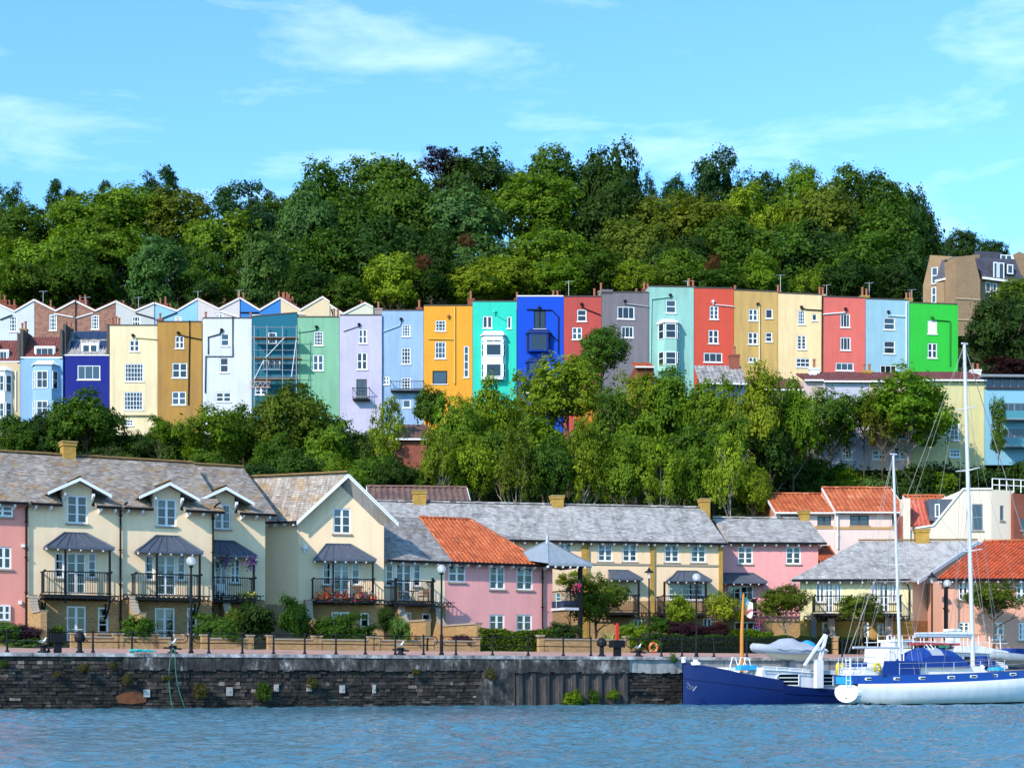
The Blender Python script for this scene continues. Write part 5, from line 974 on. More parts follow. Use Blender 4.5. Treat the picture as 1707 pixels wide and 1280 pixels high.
# gabled house
fc = Fr(497, 96, .25); BD = V(-.94, .34, 0)
def gable_house():
    fr = fc; u0, u1 = fr.U(497), fr.U(640); zb = ZG-.3; zband = fr.z(568, 1007); ze = fr.z(497, 868, .45); uc, zp = fr.uz(580.5, 789, .55); zr = fr.z(660, 872, .45)
    t = thing('gabled_house', fr.p(u0+2.5, ZG-.05), 'tall cream gabled house with red flowers along its balcony', 'house', 'quayside houses')
    ups = [(555, 847, 584.6, 889.5), (556, 936, 582.6, 997.5), (537.5, 936, 552.6, 975), (586, 936, 600, 975)]; gr = [(552.5, 1019.6, 582.6, 1072), (600.5, 1021, 615.5, 1055)]
    R1 = [px_rect(fr, a) for a in ups]; R2 = [px_rect(fr, a) for a in gr]; k = (zp-ze)/(uc-fr.U(495, .55)); tz = lambda u: zp-.16-abs(u-uc)*k
    MB().prism(fr, [(u0, zband), (u1, zband), (u1, tz(u1)), (uc, zp-.16), (u0, tz(u0))], -3, 0, [rect(*r) for r in R1]).build('wall', CREAM, t, fr=fr)
    MB().prism(fr, [(u0, zb), (u1, zb), (u1, zband-.01), (u0, zband-.01)], -3, .03, [rect(*r) for r in R2]).build('brick_base', OCHB, t, fr=fr)
    for r, c, q, s_ in zip(R1, (2, 2, 1, 1), (3, 4, 3, 3), (True, False, True, True)): window(t, fr, r, c, q, fw=.085, bw=.04, glass=CLEAR, sill=s_)
    for r, c, q in zip(R2, (2, 1), (3, 3)): window(t, fr, r, c, q, d=.03, fw=.085, bw=.04, glass=CLEAR, sill=False)
    ul, ur = fr.U(494.5, .55), fr.U(664, .55); LB = 7.6; bk = lambda u, z: fr.p(u, z, .55)+BD*LB
    sf2 = Fr(o=fr.p(u0, 0, -.01), th=math.atan2(-BD.y, -BD.x)+0*math.pi); MB().prism(Fr(o=fr.p(u0, 0, -.01), th=math.atan2(BD.y, BD.x)+math.pi), [(-LB, zband), (-.01, zband), (-.01, ze+.1), (-LB, ze+.1)], -.3, 0).build('side_wall', CREAM, t); MB().prism(Fr(o=fr.p(u0, 0, -.01), th=math.atan2(BD.y, BD.x)+math.pi), [(-LB, zb), (-.01, zb), (-.01, zband-.01), (-LB, zband-.01)], -.3, .03).build('side_base', OCHB, t)
    zl, zr2 = zp-abs(ul-uc)*k, zp-abs(ur-uc)*k
    dk = plane_tiles(t, bk(ul, zl), fr.p(ul, zl, .55), fr.p(uc, zp, .55), bk(uc, zp), 'slate', SLATEO)
    d2 = plane_tiles(t, fr.p(ur, zr2, .55), bk(ur, zr2), bk(uc, zp), fr.p(uc, zp, .55), 'slate', SLATE)
    for u, z, par in ((ul, zl, dk), (ur, zr2, d2)):
        a, e = fr.p(u, z, .56), fr.p(uc, zp, .56); m = MB(); dn, n_ = V(0,0,-.24), fr.n*.06; m.hexa([a+dn, e+dn, e, a, a+dn+n_, e+dn+n_, e+n_, a+n_]); m.build('bargeboard', WHITE, par)
    ridge(t, fr.p(uc, zp+.03, .6), bk(uc, zp+.03), LICH, .13)
    m = MB().tube([fr.p(ul-.02, zl-.03, .5), bk(ul-.02, zl-.03)], .07, 7).build('gutter', BLACK, t)
    d = .1
    while d < 4: o_ = fr.p(u0, zl-.15, .0)+BD*d; MB().bar(o_, o_+V(-.34, -.94, 0)*.42, .09, .18).build('rafter_foot', WHITE, t); d += .6
    for u in (u0-.0, u1-.0): MB().prism(fr.turned(u, 0, 90), [(-.5, tz(u)+.08), (-.5, tz(u)-.1), (.02, tz(u)-.4), (.02, tz(u)+.08)], -.07, .07).build('purlin_bracket', WHITE, t)
    dp = .95; hip_canopy(t, fr, fr.U(525, dp), fr.U(627.5, dp), fr.z(580, 935, dp)+.1, dp, fr.U(544), fr.U(585), fr.z(565, 907.5), 7)
    for x in (555.5, 621.5): u = fr.U(x, .9); MB().box(fr, u-.05, u+.05, fr.z(x, 1008, .9), fr.z(x, 935, .9), .84, .94).build('canopy_post', BLACK, t)
    balcony(t, fr, fr.U(523, 1.05), fr.U(624, 1.05), fr.z(590, 1001, 1.05), 1.05, fr.z(590, 965, 1.05)-fr.z(590, 1001, 1.05))
    ring_beam(t, fr, fr.U(525, .5), fr.U(641, .5), zband-.02, zband+.27, .5)
    wing_wall(t, fr, fr.U(512), ZG-.3, zband+.1, ZG+1.7, 2.6, OCHB); vent(t, fr, 508, 915, WHITE)
    return t
gh = gable_house()
# slate-and-cream link house, then the pink house, sharing one roof slope
fd = HL(640, 12.4); fe = fd
ZE_E = fe.z(830, 939.5, .5); DR = -4.5; ZR_E = fe.z(720, 863.5, DR)
def link_house():
    fr = fd; u0, u1 = fr.U(640.5), fr.U(742); zband = fr.z(690, 1010.5); t = thing('link_house', fr.p((u0+u1)/2, ZG-.05), 'low cream house with a slate roof and café chairs on its balcony', 'house', 'quayside houses')
    A = [((660, 939.5, 686, 1001), 2, 4, False), ((643, 939.5, 656, 977), 1, 3, True), ((689, 939.5, 702, 977), 1, 3, True)]; G = [((668.7, 1020, 686, 1070), 2, 3, False), ((703.4, 1022, 718, 1062), 1, 3, True)]
    r1 = [px_rect(fr, a[0]) for a in A]; r2 = [px_rect(fr, a[0]) for a in G]
    MB().prism(fr, [(u0, zband), (u1, zband), (u1, ZE_E), (u0, ZE_E)], -9, 0, [rect(*r) for r in r1]).build('wall', stucco('render_pale_cream', (.86, .68, .47), .2, .2), t, fr=fr); MB().prism(fr, [(u0, ZG-.3), (u1, ZG-.3), (u1, zband-.01), (u0, zband-.01)], -9, .03, [rect(*r) for r in r2]).build('brick_base', OCHB, t, fr=fr)
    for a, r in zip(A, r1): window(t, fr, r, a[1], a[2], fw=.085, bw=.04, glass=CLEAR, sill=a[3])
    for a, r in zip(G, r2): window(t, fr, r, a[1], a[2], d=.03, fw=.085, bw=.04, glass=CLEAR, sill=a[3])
    ua, ub = u0-.6, fr.U(755.5, .5); plane_tiles(t, fr.p(ua, ZE_E, .5), fr.p(ub, ZE_E, .5), fr.p(ub, ZR_E, DR), fr.p(ua, ZR_E, DR), 'slate', SLATE); eave(t, fr, u0, ub, ZE_E, .5)
    balcony(t, fr, u0+.3, fr.U(725, 1.3), fr.z(690, 1004.6, 1.3), 1.3, fr.z(690, 968, 1.3)-fr.z(690, 1004.6, 1.3), posts=((fr.U(660, 1.3), fr.z(660, 963, 1.3)), (fr.U(722, 1.3), fr.z(722, 963, 1.3))))
    ring_beam(t, fr, fr.U(640, .5), fr.U(758, .5), zband-.02, zband+.27, .5); wing_wall(t, fr, fr.U(660), ZG-.3, zband+.1, ZG+1.7, 4.6, OCHB); wing_wall(t, fr, fr.U(722), ZG-.3, zband-.2, ZG+1.5, 6.2, OCHB, curve=.9)
    return t
lh = link_house()
def pink_house():
    fr = fe; u0, u1 = fr.U(742.5), fr.U(921); t = thing('pink_house', fr.p((u0+u1)/2, ZG-.05), 'candy pink house with a bright orange pantiled roof beside the corner balcony', 'house', 'quayside houses')
    A = [(748.7, 939.5, 776, 970), (816, 942, 841.7, 982), (861, 943, 888, 983), (816, 1024, 841, 1062), (861, 1024, 887, 1062)]; r1 = [px_rect(fr, a) for a in A]; r1[0] = (u0+.2, r1[0][1], r1[0][2], ZE_E-.12); r1 = [(a, b, c, min(d_, ZE_E-.1)) for a, b, c, d_ in r1]
    MB().prism(fr, [(u0, ZG-.3), (u1, ZG-.3), (u1, ZE_E), (u0, ZE_E)], -9, 0, [rect(*r) for r in r1]).build('wall', PINK, t, fr=fr)
    for r, n in zip(r1, (2, 3, 3, 3, 3)): window(t, fr, r, 2, n, fw=.085, bw=.04, glass=CLEAR)
    ua = fr.U(756, .5)+.0; ub = fr.U(905, .5); uc = fr.U(783.6, DR); A_, B_, C_, D_ = fr.p(ua, ZE_E, .5), fr.p(ub+.5, ZE_E, .5), fr.p(uc, ZR_E, DR), fr.p(ua, ZR_E, DR)
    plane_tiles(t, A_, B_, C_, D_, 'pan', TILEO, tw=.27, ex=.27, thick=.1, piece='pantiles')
    plane_tiles(t, B_, fr.p(ub+.5, ZE_E, DR*2-.5), C_, C_+V(0,0,.001)+fr.u*.01, 'pan', TILEO, tw=.27, ex=.27, piece='pantiles')
    ridge(t, D_, C_, TILEO, .12); ridge(t, C_, B_, TILEO, .12); ridge(t, D_+fr.u*.06, A_+fr.u*.06+V(0,0,.03), TILEO, .07)
    m = MB(); m.face([D_, C_, fr.p(uc, ZE_E, DR*2-.5), fr.p(ua, ZE_E, DR*2-.5)]); m.build('rear_roof', TILEO, t)
    eave(t, fr, ua, ub+.4, ZE_E, .5); downpipe(t, fr, fr.U(903), ZG, fr.z(903, 950), .12, bend=(.35, .3, .3))
    fl = fr.uz(795, 918, -2); c = fr.p(fl[0], fl[1]-.3, -1.6); MB().lathe(c, [(.17, 0), (.14, .1), (.06, .15), (.06, .62), (.1, .64), (.02, .75)], 8).build('roof_flue', BLACK, t)
    # corner balcony under a zinc pyramid roof, carried by a black column
    g = fr; q = 3.0; ux0, ux1 = u1-1.2, g.U(988, 2.4); zz = g.z(940, 938.5, 2.4); ap = g.p(g.U(918.5, .6), g.z(918.5, 900, .6), .6)
    k = [g.p(ux0-.1, zz, 2.4), g.p(ux1, zz, 2.4), g.p(ux1, zz, -1.6), g.p(ux0-.9, zz+.5, -1.6)]; ap = g.p((ux0+ux1)/2-.75, g.z(918.5, 902, .6), .5); m = MB()
    k[0] = g.p(ux0-.15, zz, 2.0)
    for i in range(4): m.face([k[i], k[(i+1) % 4], ap])
    m.face(k); 
    for i in range(3): m.face([k[i], k[i+1], k[i+1]-V(0,0,.14), k[i]-V(0,0,.14)])
    zr = m.build('zinc_roof', ZINC, t); s_ = MB()
    for i in range(3):
        for j in range(0, 6):
            p = k[i].lerp(k[i+1], j/5); s_.tube([p+V(0,0,.03), ap+V(0,0,.03)], .028, 5)
    s_.build('standing_seams', ZINC, zr); MB().lathe(ap-V(0,0,.15), [(.16, 0), (.10, .35), (.05, .5), (.03, .75), (.005, .95)], 8).build('finial', ZINC, zr)
    bz = MB()
    for j in range(7): p = k[0].lerp(k[1], j/6); bz.box(Fr(o=V(p.x, p.y, 0), th=g.th), -.04, .04, zz-.26, zz-.14, -.15, 0)
    tag(bz.build('rafter_ends', WHITE, zr), kind='stuff')
    ucol = g.U(967, 1.7); MB().box(g, ucol-.11, ucol+.11, ZG-.1, zz-.1, 1.6, 1.82).build('corner_column', BLACK, t)
    zf = g.z(940, 1012, 1.7); MB().box(g, u1-.1, ucol+.15, zf-.16, zf, -2.4, 1.75).build('balcony_slab', plain('pale_slab', (.5, .5, .52), .7), t)
    m = MB(); b = MB()
    for P, Q in ((g.p(u1-.1, 0, 1.7), g.p(ucol, 0, 1.7)), (g.p(ucol, 0, 1.7), g.p(ucol, 0, -2.3))):
        for z in (zf+1.12, zf+.12): m.bar(P+V(0,0,z), Q+V(0,0,z), .06)
        n = int((Q-P).length/.12)
        for i in range(1, n): X = P.lerp(Q, i/n); b.bar(X+V(0,0,zf+.12), X+V(0,0,zf+1.12), .024)
    r = m.build('balcony_railing', BLACK, t); tag(b.build('balusters', BLACK, r), kind='stuff'); MB().box(g, u1-.05, ucol, zf+.05, zf+.42, -1.6, 1.5).build('planter_box', plain('navy_planter', (.02, .03, .07), .7), t)
    return t
ph = pink_house()
# long slate terrace further back
fg = Fr(1100, 114.5, .20); ZE_G = fg.z(1100, 904, .45); GD = -5.0; ZR_G = fg.z(1050, 844.5, GD)
def back_house(fr, xl, xr, label, wall, wins, roofx, ze, zr, mat, can=None, bal=None, brick_y=1001, pil=(), course=None, ground=(), rd=GD, chim=(), piece='slate', base=OCHB, group='houses of the rear slate terrace'):
    u0, u1 = fr.U(xl), fr.U(xr); zb = fr.z((xl+xr)/2, brick_y); t = thing('terraced_house', fr.p((u0+u1)/2, ZG), label, 'house', group)
    r1 = [px_rect(fr, a) for a, c, r in wins]; r2 = [px_rect(fr, a) for a, c, r in ground]; cl = lambda rs: [rect(max(r[0], u0+.05), r[1], min(r[2], u1-.05), min(r[3], ze-.1)) for r in rs]
    up = [(r, w_) for r, w_ in zip(r1, wins) if r[1] > zb+.02]
    MB().prism(fr, [(u0, zb), (u1, zb), (u1, ze), (u0, ze)], -9, 0, cl([r for r, _ in up])).build('wall', wall, t, fr=fr)
    MB().prism(fr, [(u0, ZG-.5), (u1, ZG-.5), (u1, zb-.01), (u0, zb-.01)], -9, .03, cl(r2)).build('brick_base', base, t, fr=fr)
    for r, (a, c, q) in up: window(t, fr, (r[0], r[1], r[2], min(r[3], ze-.1)), c, q, fw=.09, bw=.045, glass=CLEAR)
    for r, (a, c, q) in zip(r2, ground): window(t, fr, r, c, q, d=.03, fw=.09, bw=.045, glass=CLEAR, sill=False)
    ra, rb = roofx; ra = fr.U(ra, .45); rb = fr.U(rb, .45); plane_tiles(t, fr.p(ra, ze, .45), fr.p(rb, ze, .45), fr.p(rb, zr, rd), fr.p(ra, zr, rd), piece, mat); eave(t, fr, ra, rb, ze, .45, .8)
    ridge(t, fr.p(ra, zr+.03, rd), fr.p(rb, zr+.03, rd), SLATE if mat is not TILEO else TILEO, .11); m = MB(); m.face([fr.p(ra, zr, rd), fr.p(rb, zr, rd), fr.p(rb, ze, rd*2), fr.p(ra, ze, rd*2)]); m.build('rear_roof', mat, t)
    m = MB()
    for u in (u0+.02, u1-.02): m.face([fr.p(u, ze, 0), fr.p(u, ze, -9), fr.p(u, zr-.15, rd)])
    m.build('gable_wall', wall, t)
    for a, b in pil: MB().box(fr, fr.U(a), fr.U(b), ZG-.3, ze-.08, -.02, .14).build('brick_pilaster', OCHC, t, fr=fr)
    if course: MB().box(fr, u0+.01, u1-.01, fr.z((xl+xr)/2, course)-.12, fr.z((xl+xr)/2, course), 0, .07).build('string_course', STONE, t)
    if can: (a, yb_), (b, _), (c, yt_), (e, _) = can; hip_canopy(t, fr, fr.U(a, 1.0), fr.U(b, 1.0), fr.z(a, yb_, 1.0)+.1, 1.0, fr.U(c), fr.U(e), fr.z(c, yt_), 6)
    if bal:
        a, b, yr, yf, px_ = bal; balcony(t, fr, fr.U(a, 1.7), fr.U(b, 1.7), fr.z(a, yf, 1.7), 1.7, fr.z(a, yr, 1.7)-fr.z(a, yf, 1.7), posts=[(fr.U(x, 1.7), fr.z(x, can[0][1] if can else yr-4, 1.7)) for x in px_])
        ring_beam(t, fr, u0+.1, u1-.1, fr.z(a, yf+8, .4), fr.z(a, yf, .4), .4)
    for x0, x1, yt_ in chim: chimney(t, fr, fr.U(x0, rd), fr.U(x1, rd), zr-.8, fr.z(x0, yt_, rd), rd-.4, rd+.4, OCHC, OCHC)
    return t
sw = lambda x0, y0, x1, y1: ((x0, y0, x1, y1), 2, 3)
back_house(fg, 600, 978, 'long butter-coloured house behind the orange pantiled roof, slate roofed', BUTTER, [sw(931, 905, 952.5, 935)], (590, 980), ZE_G, ZR_G, SLATEG, chim=((688.8, 709, 819), (712.5, 740, 849.6), (919, 937.5, 827.7)), pil=((969, 978),))
back_house(fg, 978.5, 1084, 'butter-coloured house in the rear terrace, behind the bushy round garden tree', BUTTER, [sw(996.6, 905, 1021, 935.5), sw(1037.7, 905, 1062, 936), ((1032, 973, 1062, 1014), 4, 4)], (980, 1086), ZE_G, ZR_G, SLATEG, can=((1020, 966.5), (1072, 967), (1014, 950.6), (1047, 950.6)), bal=(1018, 1066, 991, 1020, (1065,)), course=938.5, pil=((978.6, 981),), ground=[((1056, 1032, 1071, 1045), 2, 1)])
back_house(fg, 1084.5, 1204.5, 'butter-coloured house in the rear terrace, next to the pink slate-roofed house', BUTTER, [sw(1107.5, 907, 1132, 937), sw(1151.5, 907.5, 1176.7, 937.5), ((1114, 972, 1173, 1000), 5, 3)], (1086, 1212), ZE_G, ZR_G, SLATEG, can=((1116, 969), (1187, 970), (1129, 952), (1161.6, 952)), bal=(1106, 1182, 993, 1021, (1108, 1177)), course=940.5, pil=((1084.6, 1090.5), (1198, 1204)), ground=[((1172, 1030, 1186, 1046), 2, 1), ((1108, 1030, 1130, 1050), 2, 2)], chim=((1166.8, 1181, 832.8),))
fh = Fr(1290, 117.5, .08); 
back_house(fh, 1205, 1364, 'pink slate-roofed house behind the small spreading tree and flag', PINK, [sw(1230, 911, 1255, 940), sw(1310, 911, 1335, 940), ((1214, 976, 1256, 1010), 4, 3)], (1213, 1378), fh.z(1290, 904.5, .45), fh.z(1280, 864.5, -4.6), SLATEG, can=((1196, 972), (1279, 972.5), (1200, 955.6), (1256, 955.6)), bal=(1218, 1262, 998, 1020, ()), brick_y=1032, ground=[((1224, 1036, 1267, 1061), 4, 2)], rd=-4.6, chim=((1333, 1347, 853),))
# brown-tiled roof and orange-roofed houses behind
def behind(fr, xl, xr, label, wall, yt_eave, yridge, rx, mat, wins=(), rd=-4.5, yb=910, piece='pan', course=None, tw=.3, frame=None):
    u0, u1 = fr.U(xl), fr.U(xr); ze = fr.z((xl+xr)/2, yt_eave, .4); zr = fr.z((xl+xr)/2, yridge, rd); gz = ground_z(fr.p((u0+u1)/2, 0).x, fr.p((u0+u1)/2, 0).y); zb = min(gz-.5, fr.z((xl+xr)/2, yb))
    t = thing('house', fr.p((u0+u1)/2, zb), label, 'house', 'houses at the foot of the bank'); rs = [px_rect(fr, a) for a in wins]
    MB().prism(fr, [(u0, zb), (u1, zb), (u1, ze), (u0, ze)], rd*2+.4, 0, [rect(*r) for r in rs]).build('wall', wall, t, fr=fr)
    for r in rs: window(t, fr, r, 2 if r[2]-r[0] < 1.8 else 4, 1, mat=frame or plain('brown_frame', (.07, .045, .035), .5), glass=GLASSB, fw=.08)
    ra, rb = fr.U(rx[0], .4), fr.U(rx[1], .4); plane_tiles(t, fr.p(ra, ze, .4), fr.p(rb, ze, .4), fr.p(rb, zr, rd), fr.p(ra, zr, rd), piece, mat, tw=tw, ex=.62, lift=.010, piece='pantiles' if piece == 'pan' else 'tiles'); ridge(t, fr.p(ra, zr+.05, rd), fr.p(rb, zr+.05, rd), mat, .13)
    m = MB(); m.face([fr.p(ra, zr, rd), fr.p(rb, zr, rd), fr.p(rb, ze, rd*2), fr.p(ra, ze, rd*2)]); m.build('rear_roof', mat, t)
    m = MB()
    for u in (u0, u1): m.face([fr.p(u, ze, .0), fr.p(u, zr-.12, rd), fr.p(u, ze, rd*2+.4)])
    m.build('gable_wall', wall if mat is not TILEO else stucco('render_terracotta', (.55, .22, .11), .2, .2), t)
    for u in (ra, rb): m = MB(); m.bar(fr.p(u, ze-.08, .42), fr.p(u, zr-.02, rd), .05, .2); m.build('bargeboard', WHITE, t)
    MB().tube([fr.p(ra, ze-.03, .45), fr.p(rb, ze-.03, .45)], .07, 6).build('gutter', WHITE if mat is TILEO else BLACK, t)
    if course: MB().box(fr, u0+.01, u1-.01, fr.z((xl+xr)/2, course)-.18, fr.z((xl+xr)/2, course), 0, .06).build('string_course', plain('ochre_band', (.45, .27, .10), .8), t)
    return t, fr
behind(Fr(700, 119, .1), 606, 785, 'long low house under a brown corrugated tile roof behind the slate terrace', BRNB, 834, 813, (612, 784), TILEB, rd=-3, yb=880, tw=.42)
fi = Fr(1390, 127, .03)
t, _ = behind(fi, 1297, 1391, 'smaller shell-pink house with an orange pantiled roof, left of the taller one', PALEP, 854.5, 824.5, (1293, 1391), TILEO, [(1301, 858, 1331, 864), (1362.6, 860, 1385.5, 875.5)], course=877, tw=.34)
t, _ = behind(fi.off(.5), 1392, 1506, 'taller shell-pink house with an orange pantiled roof, right of the smaller one', PALEP, 853.5, 814.5, (1393, 1513), TILEO, [(1417, 858.5, 1448.5, 875.5), (1487, 858, 1503, 875.5)], course=878, tw=.34)
downpipe(t, fi, fi.U(1396, .6), fi.z(1396, 915), fi.z(1396, 857), .65, WHITE); m = MB(); 
t, _ = behind(Fr(1550, 134, .0), 1524, 1590, 'low house with orange roof tiles glimpsed behind the modern cream building', PALEP, 845, 827.5, (1521, 1592), TILEO, rd=-3, tw=.34)
back_house(Fr(1385, 117, 0), 1371, 1392, 'small red-tiled outbuilding between the pink house and the yellow house', PALEP, [], (1369, 1400), Fr(1385, 117, 0).z(1385, 935, .45), Fr(1385, 117, 0).z(1385, 912, -3), TILEO, rd=-3, brick_y=1000, piece='tile')
# modern cream building
def modern():
    fr = Fr(1600, 122, .0); t = thing('modern_house', fr.p(fr.U(1605), 6), 'modern cream building with a steep slanting wall and tall window', 'house'); CR_ = stucco('render_modern_cream', (.74, .62, .48), .1, .12); P = lambda x, y: fr.uz(x, y)
    wn = [(1620.6, 840, 1638.5, 884)]; rs = [px_rect(fr, a) for a in wn]; m = MB().prism(fr, [P(1516, 960), P(1652.5, 960), P(1652.5, 816), P(1605.5, 816), P(1556.5, 876.5), P(1527, 881), P(1516, 888)], -8, 0, [rect(*r) for r in rs]); m.build('wall', CR_, t, fr=fr)
    window(t, fr, rs[0], 1, 2, mat=plain('grey_frame', (.2, .22, .24)), glass=GLASSB, sillm=STONE)
    c = MB(); pp = [P(1527, 881), P(1556.5, 876.5), P(1605.5, 816), P(1652.5, 816)]
    for (a, b), (a2, b2) in zip(pp, pp[1:]): c.hexa([fr.p(a, b, -.3), fr.p(a2, b2, -.3), fr.p(a2, b2+.12, -.3), fr.p(a, b+.12, -.3), fr.p(a, b, .1), fr.p(a2, b2, .1), fr.p(a2, b2+.12, .1), fr.p(a, b+.12, .1)])
    c.build('wall_coping', WHITE, t)
    f2 = fr.turned(fr.U(1652.8), 0, 20); u1 = f2.U(1689); z1 = f2.z(1652.8, 816); r = px_rect(f2, (1667, 842.5, 1673.5, 867.5)); MB().prism(f2, [(0, 3), (u1, 3), (u1, z1), (0, z1)], -6, 0, [rect(*r)]).build('side_wall', CR_, t, fr=f2); window(t, f2, r, 1, 1, mat=plain('grey_frame', 0), glass=GLASSB, sillm=STONE)
    f3 = f2.off(.3); ua, ub = f3.U(1689.3), f3.U(1740); z3 = f3.z(1700, 823); r = px_rect(f3, (1702, 864, 1720, 884)); MB().prism(f3, [(ua, 3), (ub, 3), (ub, z3), (ua, z3)], -6, 0, [rect(*r)]).build('brick_wing', REDB, t, fr=f3); window(t, f3, r, 2, 1, mat=plain('grey_frame', 0), glass=GLASSB)
    pr = MB().box(fr, fr.U(1504.6), fr.U(1516), 6, fr.z(1510, 831), -.9, .25); pr.build('cream_pier', CR_, t); MB().box(fr, fr.U(1499), fr.U(1504.4), 6, fr.z(1502, 860), -.8, .1).build('brick_pier', REDB, t, fr=fr)
    a, b = fr.U(1516.5, -.5), fr.U(1549, -.5); plane_tiles(t, fr.p(a, fr.z(1530, 876, -.2), -.2), fr.p(b, fr.z(1530, 876, -.2), -.2), fr.p(b, fr.z(1530, 834, -2.2), -2.2), fr.p(a, fr.z(1530, 834, -2.2), -2.2), 'pan', slatem('red_pantile', [(0, (.3, .05, .03)), (.5, (.50, .11, .07)), (1, (.62, .2, .12))]), tw=.32, ex=.62, lift=.01, piece='pantiles')
    m = MB().box(fr, fr.U(1548, -1), fr.U(1588, -1), fr.z(1560, 868, -1), fr.z(1560, 832, -1), -4, -.9); o = m.build('lead_dormer', LEAD, t); window(t, fr, px_rect(fr, (1558, 840, 1566, 862), -.9), 1, 1, d=-.86, inset=.0, glass=GLASSB, sill=False)
    rl = MB(); zt = f2.z(1675, 817)
    for z in (zt+.95, zt+.5): rl.bar(f2.p(f2.U(1668), z, -1), f2.p(f2.U(1740), z, -1), .06)
    for x in (1668, 1680, 1692, 1704, 1716): rl.bar(f2.p(f2.U(x), zt, -1), f2.p(f2.U(x), zt+.98, -1), .06)
    rl.build('roof_railing', WHITE, t); return t
modern()
# yellow house and salmon house at the right
fl = Fr(1420, 107, -.06)
def yellow_house():
    fr = fl; u0, u1 = fr.U(1334.7), fr.U(1521); ze = fr.z(1420, 966, .5); t = thing('yellow_house', fr.p((u0+u1)/2, ZG), 'lemon yellow house with a broad slate roof behind the yacht masts', 'house', 'quayside houses'); zb = fr.z(1420, 1034)
    A = [((1360, 971, 1374, 1004), 2, 3), ((1375.5, 971, 1389, 1021), 2, 4), ((1390.5, 971, 1402.6, 1004), 2, 3), ((1452, 970, 1464, 1004), 2, 3), ((1465.5, 970, 1481, 1020), 2, 4), ((1482.5, 970, 1494, 1004), 2, 3)]; G = [((1370.6, 1037, 1390, 1066), 2, 3), ((1440, 1036, 1448, 1062), 1, 3), ((1462, 1038, 1482, 1060), 2, 3)]
    r1 = [px_rect(fr, a) for a, _, _ in A]; r2 = [px_rect(fr, a) for a, _, _ in G]
    MB().prism(fr, [(u0, zb), (u1, zb), (u1, ze), (u0, ze)], -.4, 0, [rect(*r) for r in r1]).build('wall', YEL, t, fr=fr); MB().prism(fr, [(u0, ZG-.5), (u1, ZG-.5), (u1, zb-.01), (u0, zb-.01)], -.4, .03, [rect(*r) for r in r2]).build('brick_base', OCHC, t, fr=fr)
    for r, (a, c, q) in zip(r1, A): window(t, fr, r, c, q, fw=.08, bw=.04, glass=CLEAR)
    for r, (a, c, q) in zip(r2, G): window(t, fr, r, c, q, d=.03, fw=.09, bw=.045, glass=CLEAR, sill=False)
    # gable end leaves the front at an obtuse corner
    s2 = fr.turned(u1, 0, 52); L_ = 10.5; zr = W(1617, 900.5, fr.Zd(u1)+4.6).z; du = 5.6; zr = s2.z(1617, 902); du = s2.U(1617)
    MB().prism(s2, [(0.01, zb), (L_, zb), (L_, ze), (du, zr-.15), (0.01, ze)], -.5, 0).build('gable_wall', YEL_SHADED, t, fr=s2); MB().prism(s2, [(0.01, ZG-.5), (L_, ZG-.5), (L_, zb-.01), (0.01, zb-.01)], -.5, .03).build('gable_base', OCHB, t, fr=s2)  # gable wall painted darker than the front, as the side turned from the sun
    pk = s2.p(du, zr, .55); A_, B_ = fr.p(fr.U(1317, .5), ze, .5), fr.p(fr.U(1519, .5), ze, .5); B_ = s2.p(-.35, ze-.05, .55); D_ = pk-(B_-A_)*.985; D_.z = pk.z
    dk = plane_tiles(t, A_, B_, pk, D_, 'slate', SLATEG); ridge(t, D_+V(0,0,.04), pk+V(0,0,.04), LICH, .11)
    dn, n_ = V(0,0,-.24), s2.n*.06; E_ = s2.p(du*1.35, zr-(zr-ze)*.35, .55)
    for a, b in ((B_, pk), (pk, E_)): m = MB(); m.hexa([a+dn, b+dn, b, a, a+dn+n_, b+dn+n_, b+n_, a+n_]); m.build('bargeboard', WHITE, dk)
    m = MB(); m.face([pk, D_, D_+(E_-pk)*2.2, pk+(E_-pk)*2.2]); m.build('rear_roof', SLATEG, t)
    eave(t, fr, fr.U(1320, .5), fr.U(1518, .5), ze, .5, .7); cx_ = D_.lerp(pk, .53); k = Fr(o=V(cx_.x, cx_.y, 0), th=fr.th); chimney(t, k, -.45, .45, cx_.z-.6, cx_.z+.75, -.4, .4, OCHC, OCHC)
    balcony(t, fr, fr.U(1359, 1.7), fr.U(1420, 1.7), fr.z(1400, 1022, 1.7), 1.7, 1.1); balcony(t, fr, fr.U(1445, 1.7), fr.U(1503, 1.7), fr.z(1460, 1022, 1.7), 1.7, 1.1)
    ring_beam(t, fr, fr.U(1340, .4), fr.U(1515, .4), fr.z(1400, 1034, .4), fr.z(1400, 1026, .4), .4); downpipe(t, fr, fr.U(1515), fr.z(1515, 1033), fr.z(1515, 978), .12, bend=(-.3, .3, .3))
    MB().box(fr, fr.U(1350), fr.U(1358.5), ZG-.3, fr.z(1354, 1024), .3, .9).build('grey_pier', plain('grey_pier', (.13, .13, .14), .8), t)
    for x in (1383, 1478): wing_wall(t, fr, fr.U(x), ZG-.3, fr.z(x, 1034), ZG+1.0, 3.0, OCHB)
    return t
yellow_house()
fm = Fr(1640, 104, -.03)
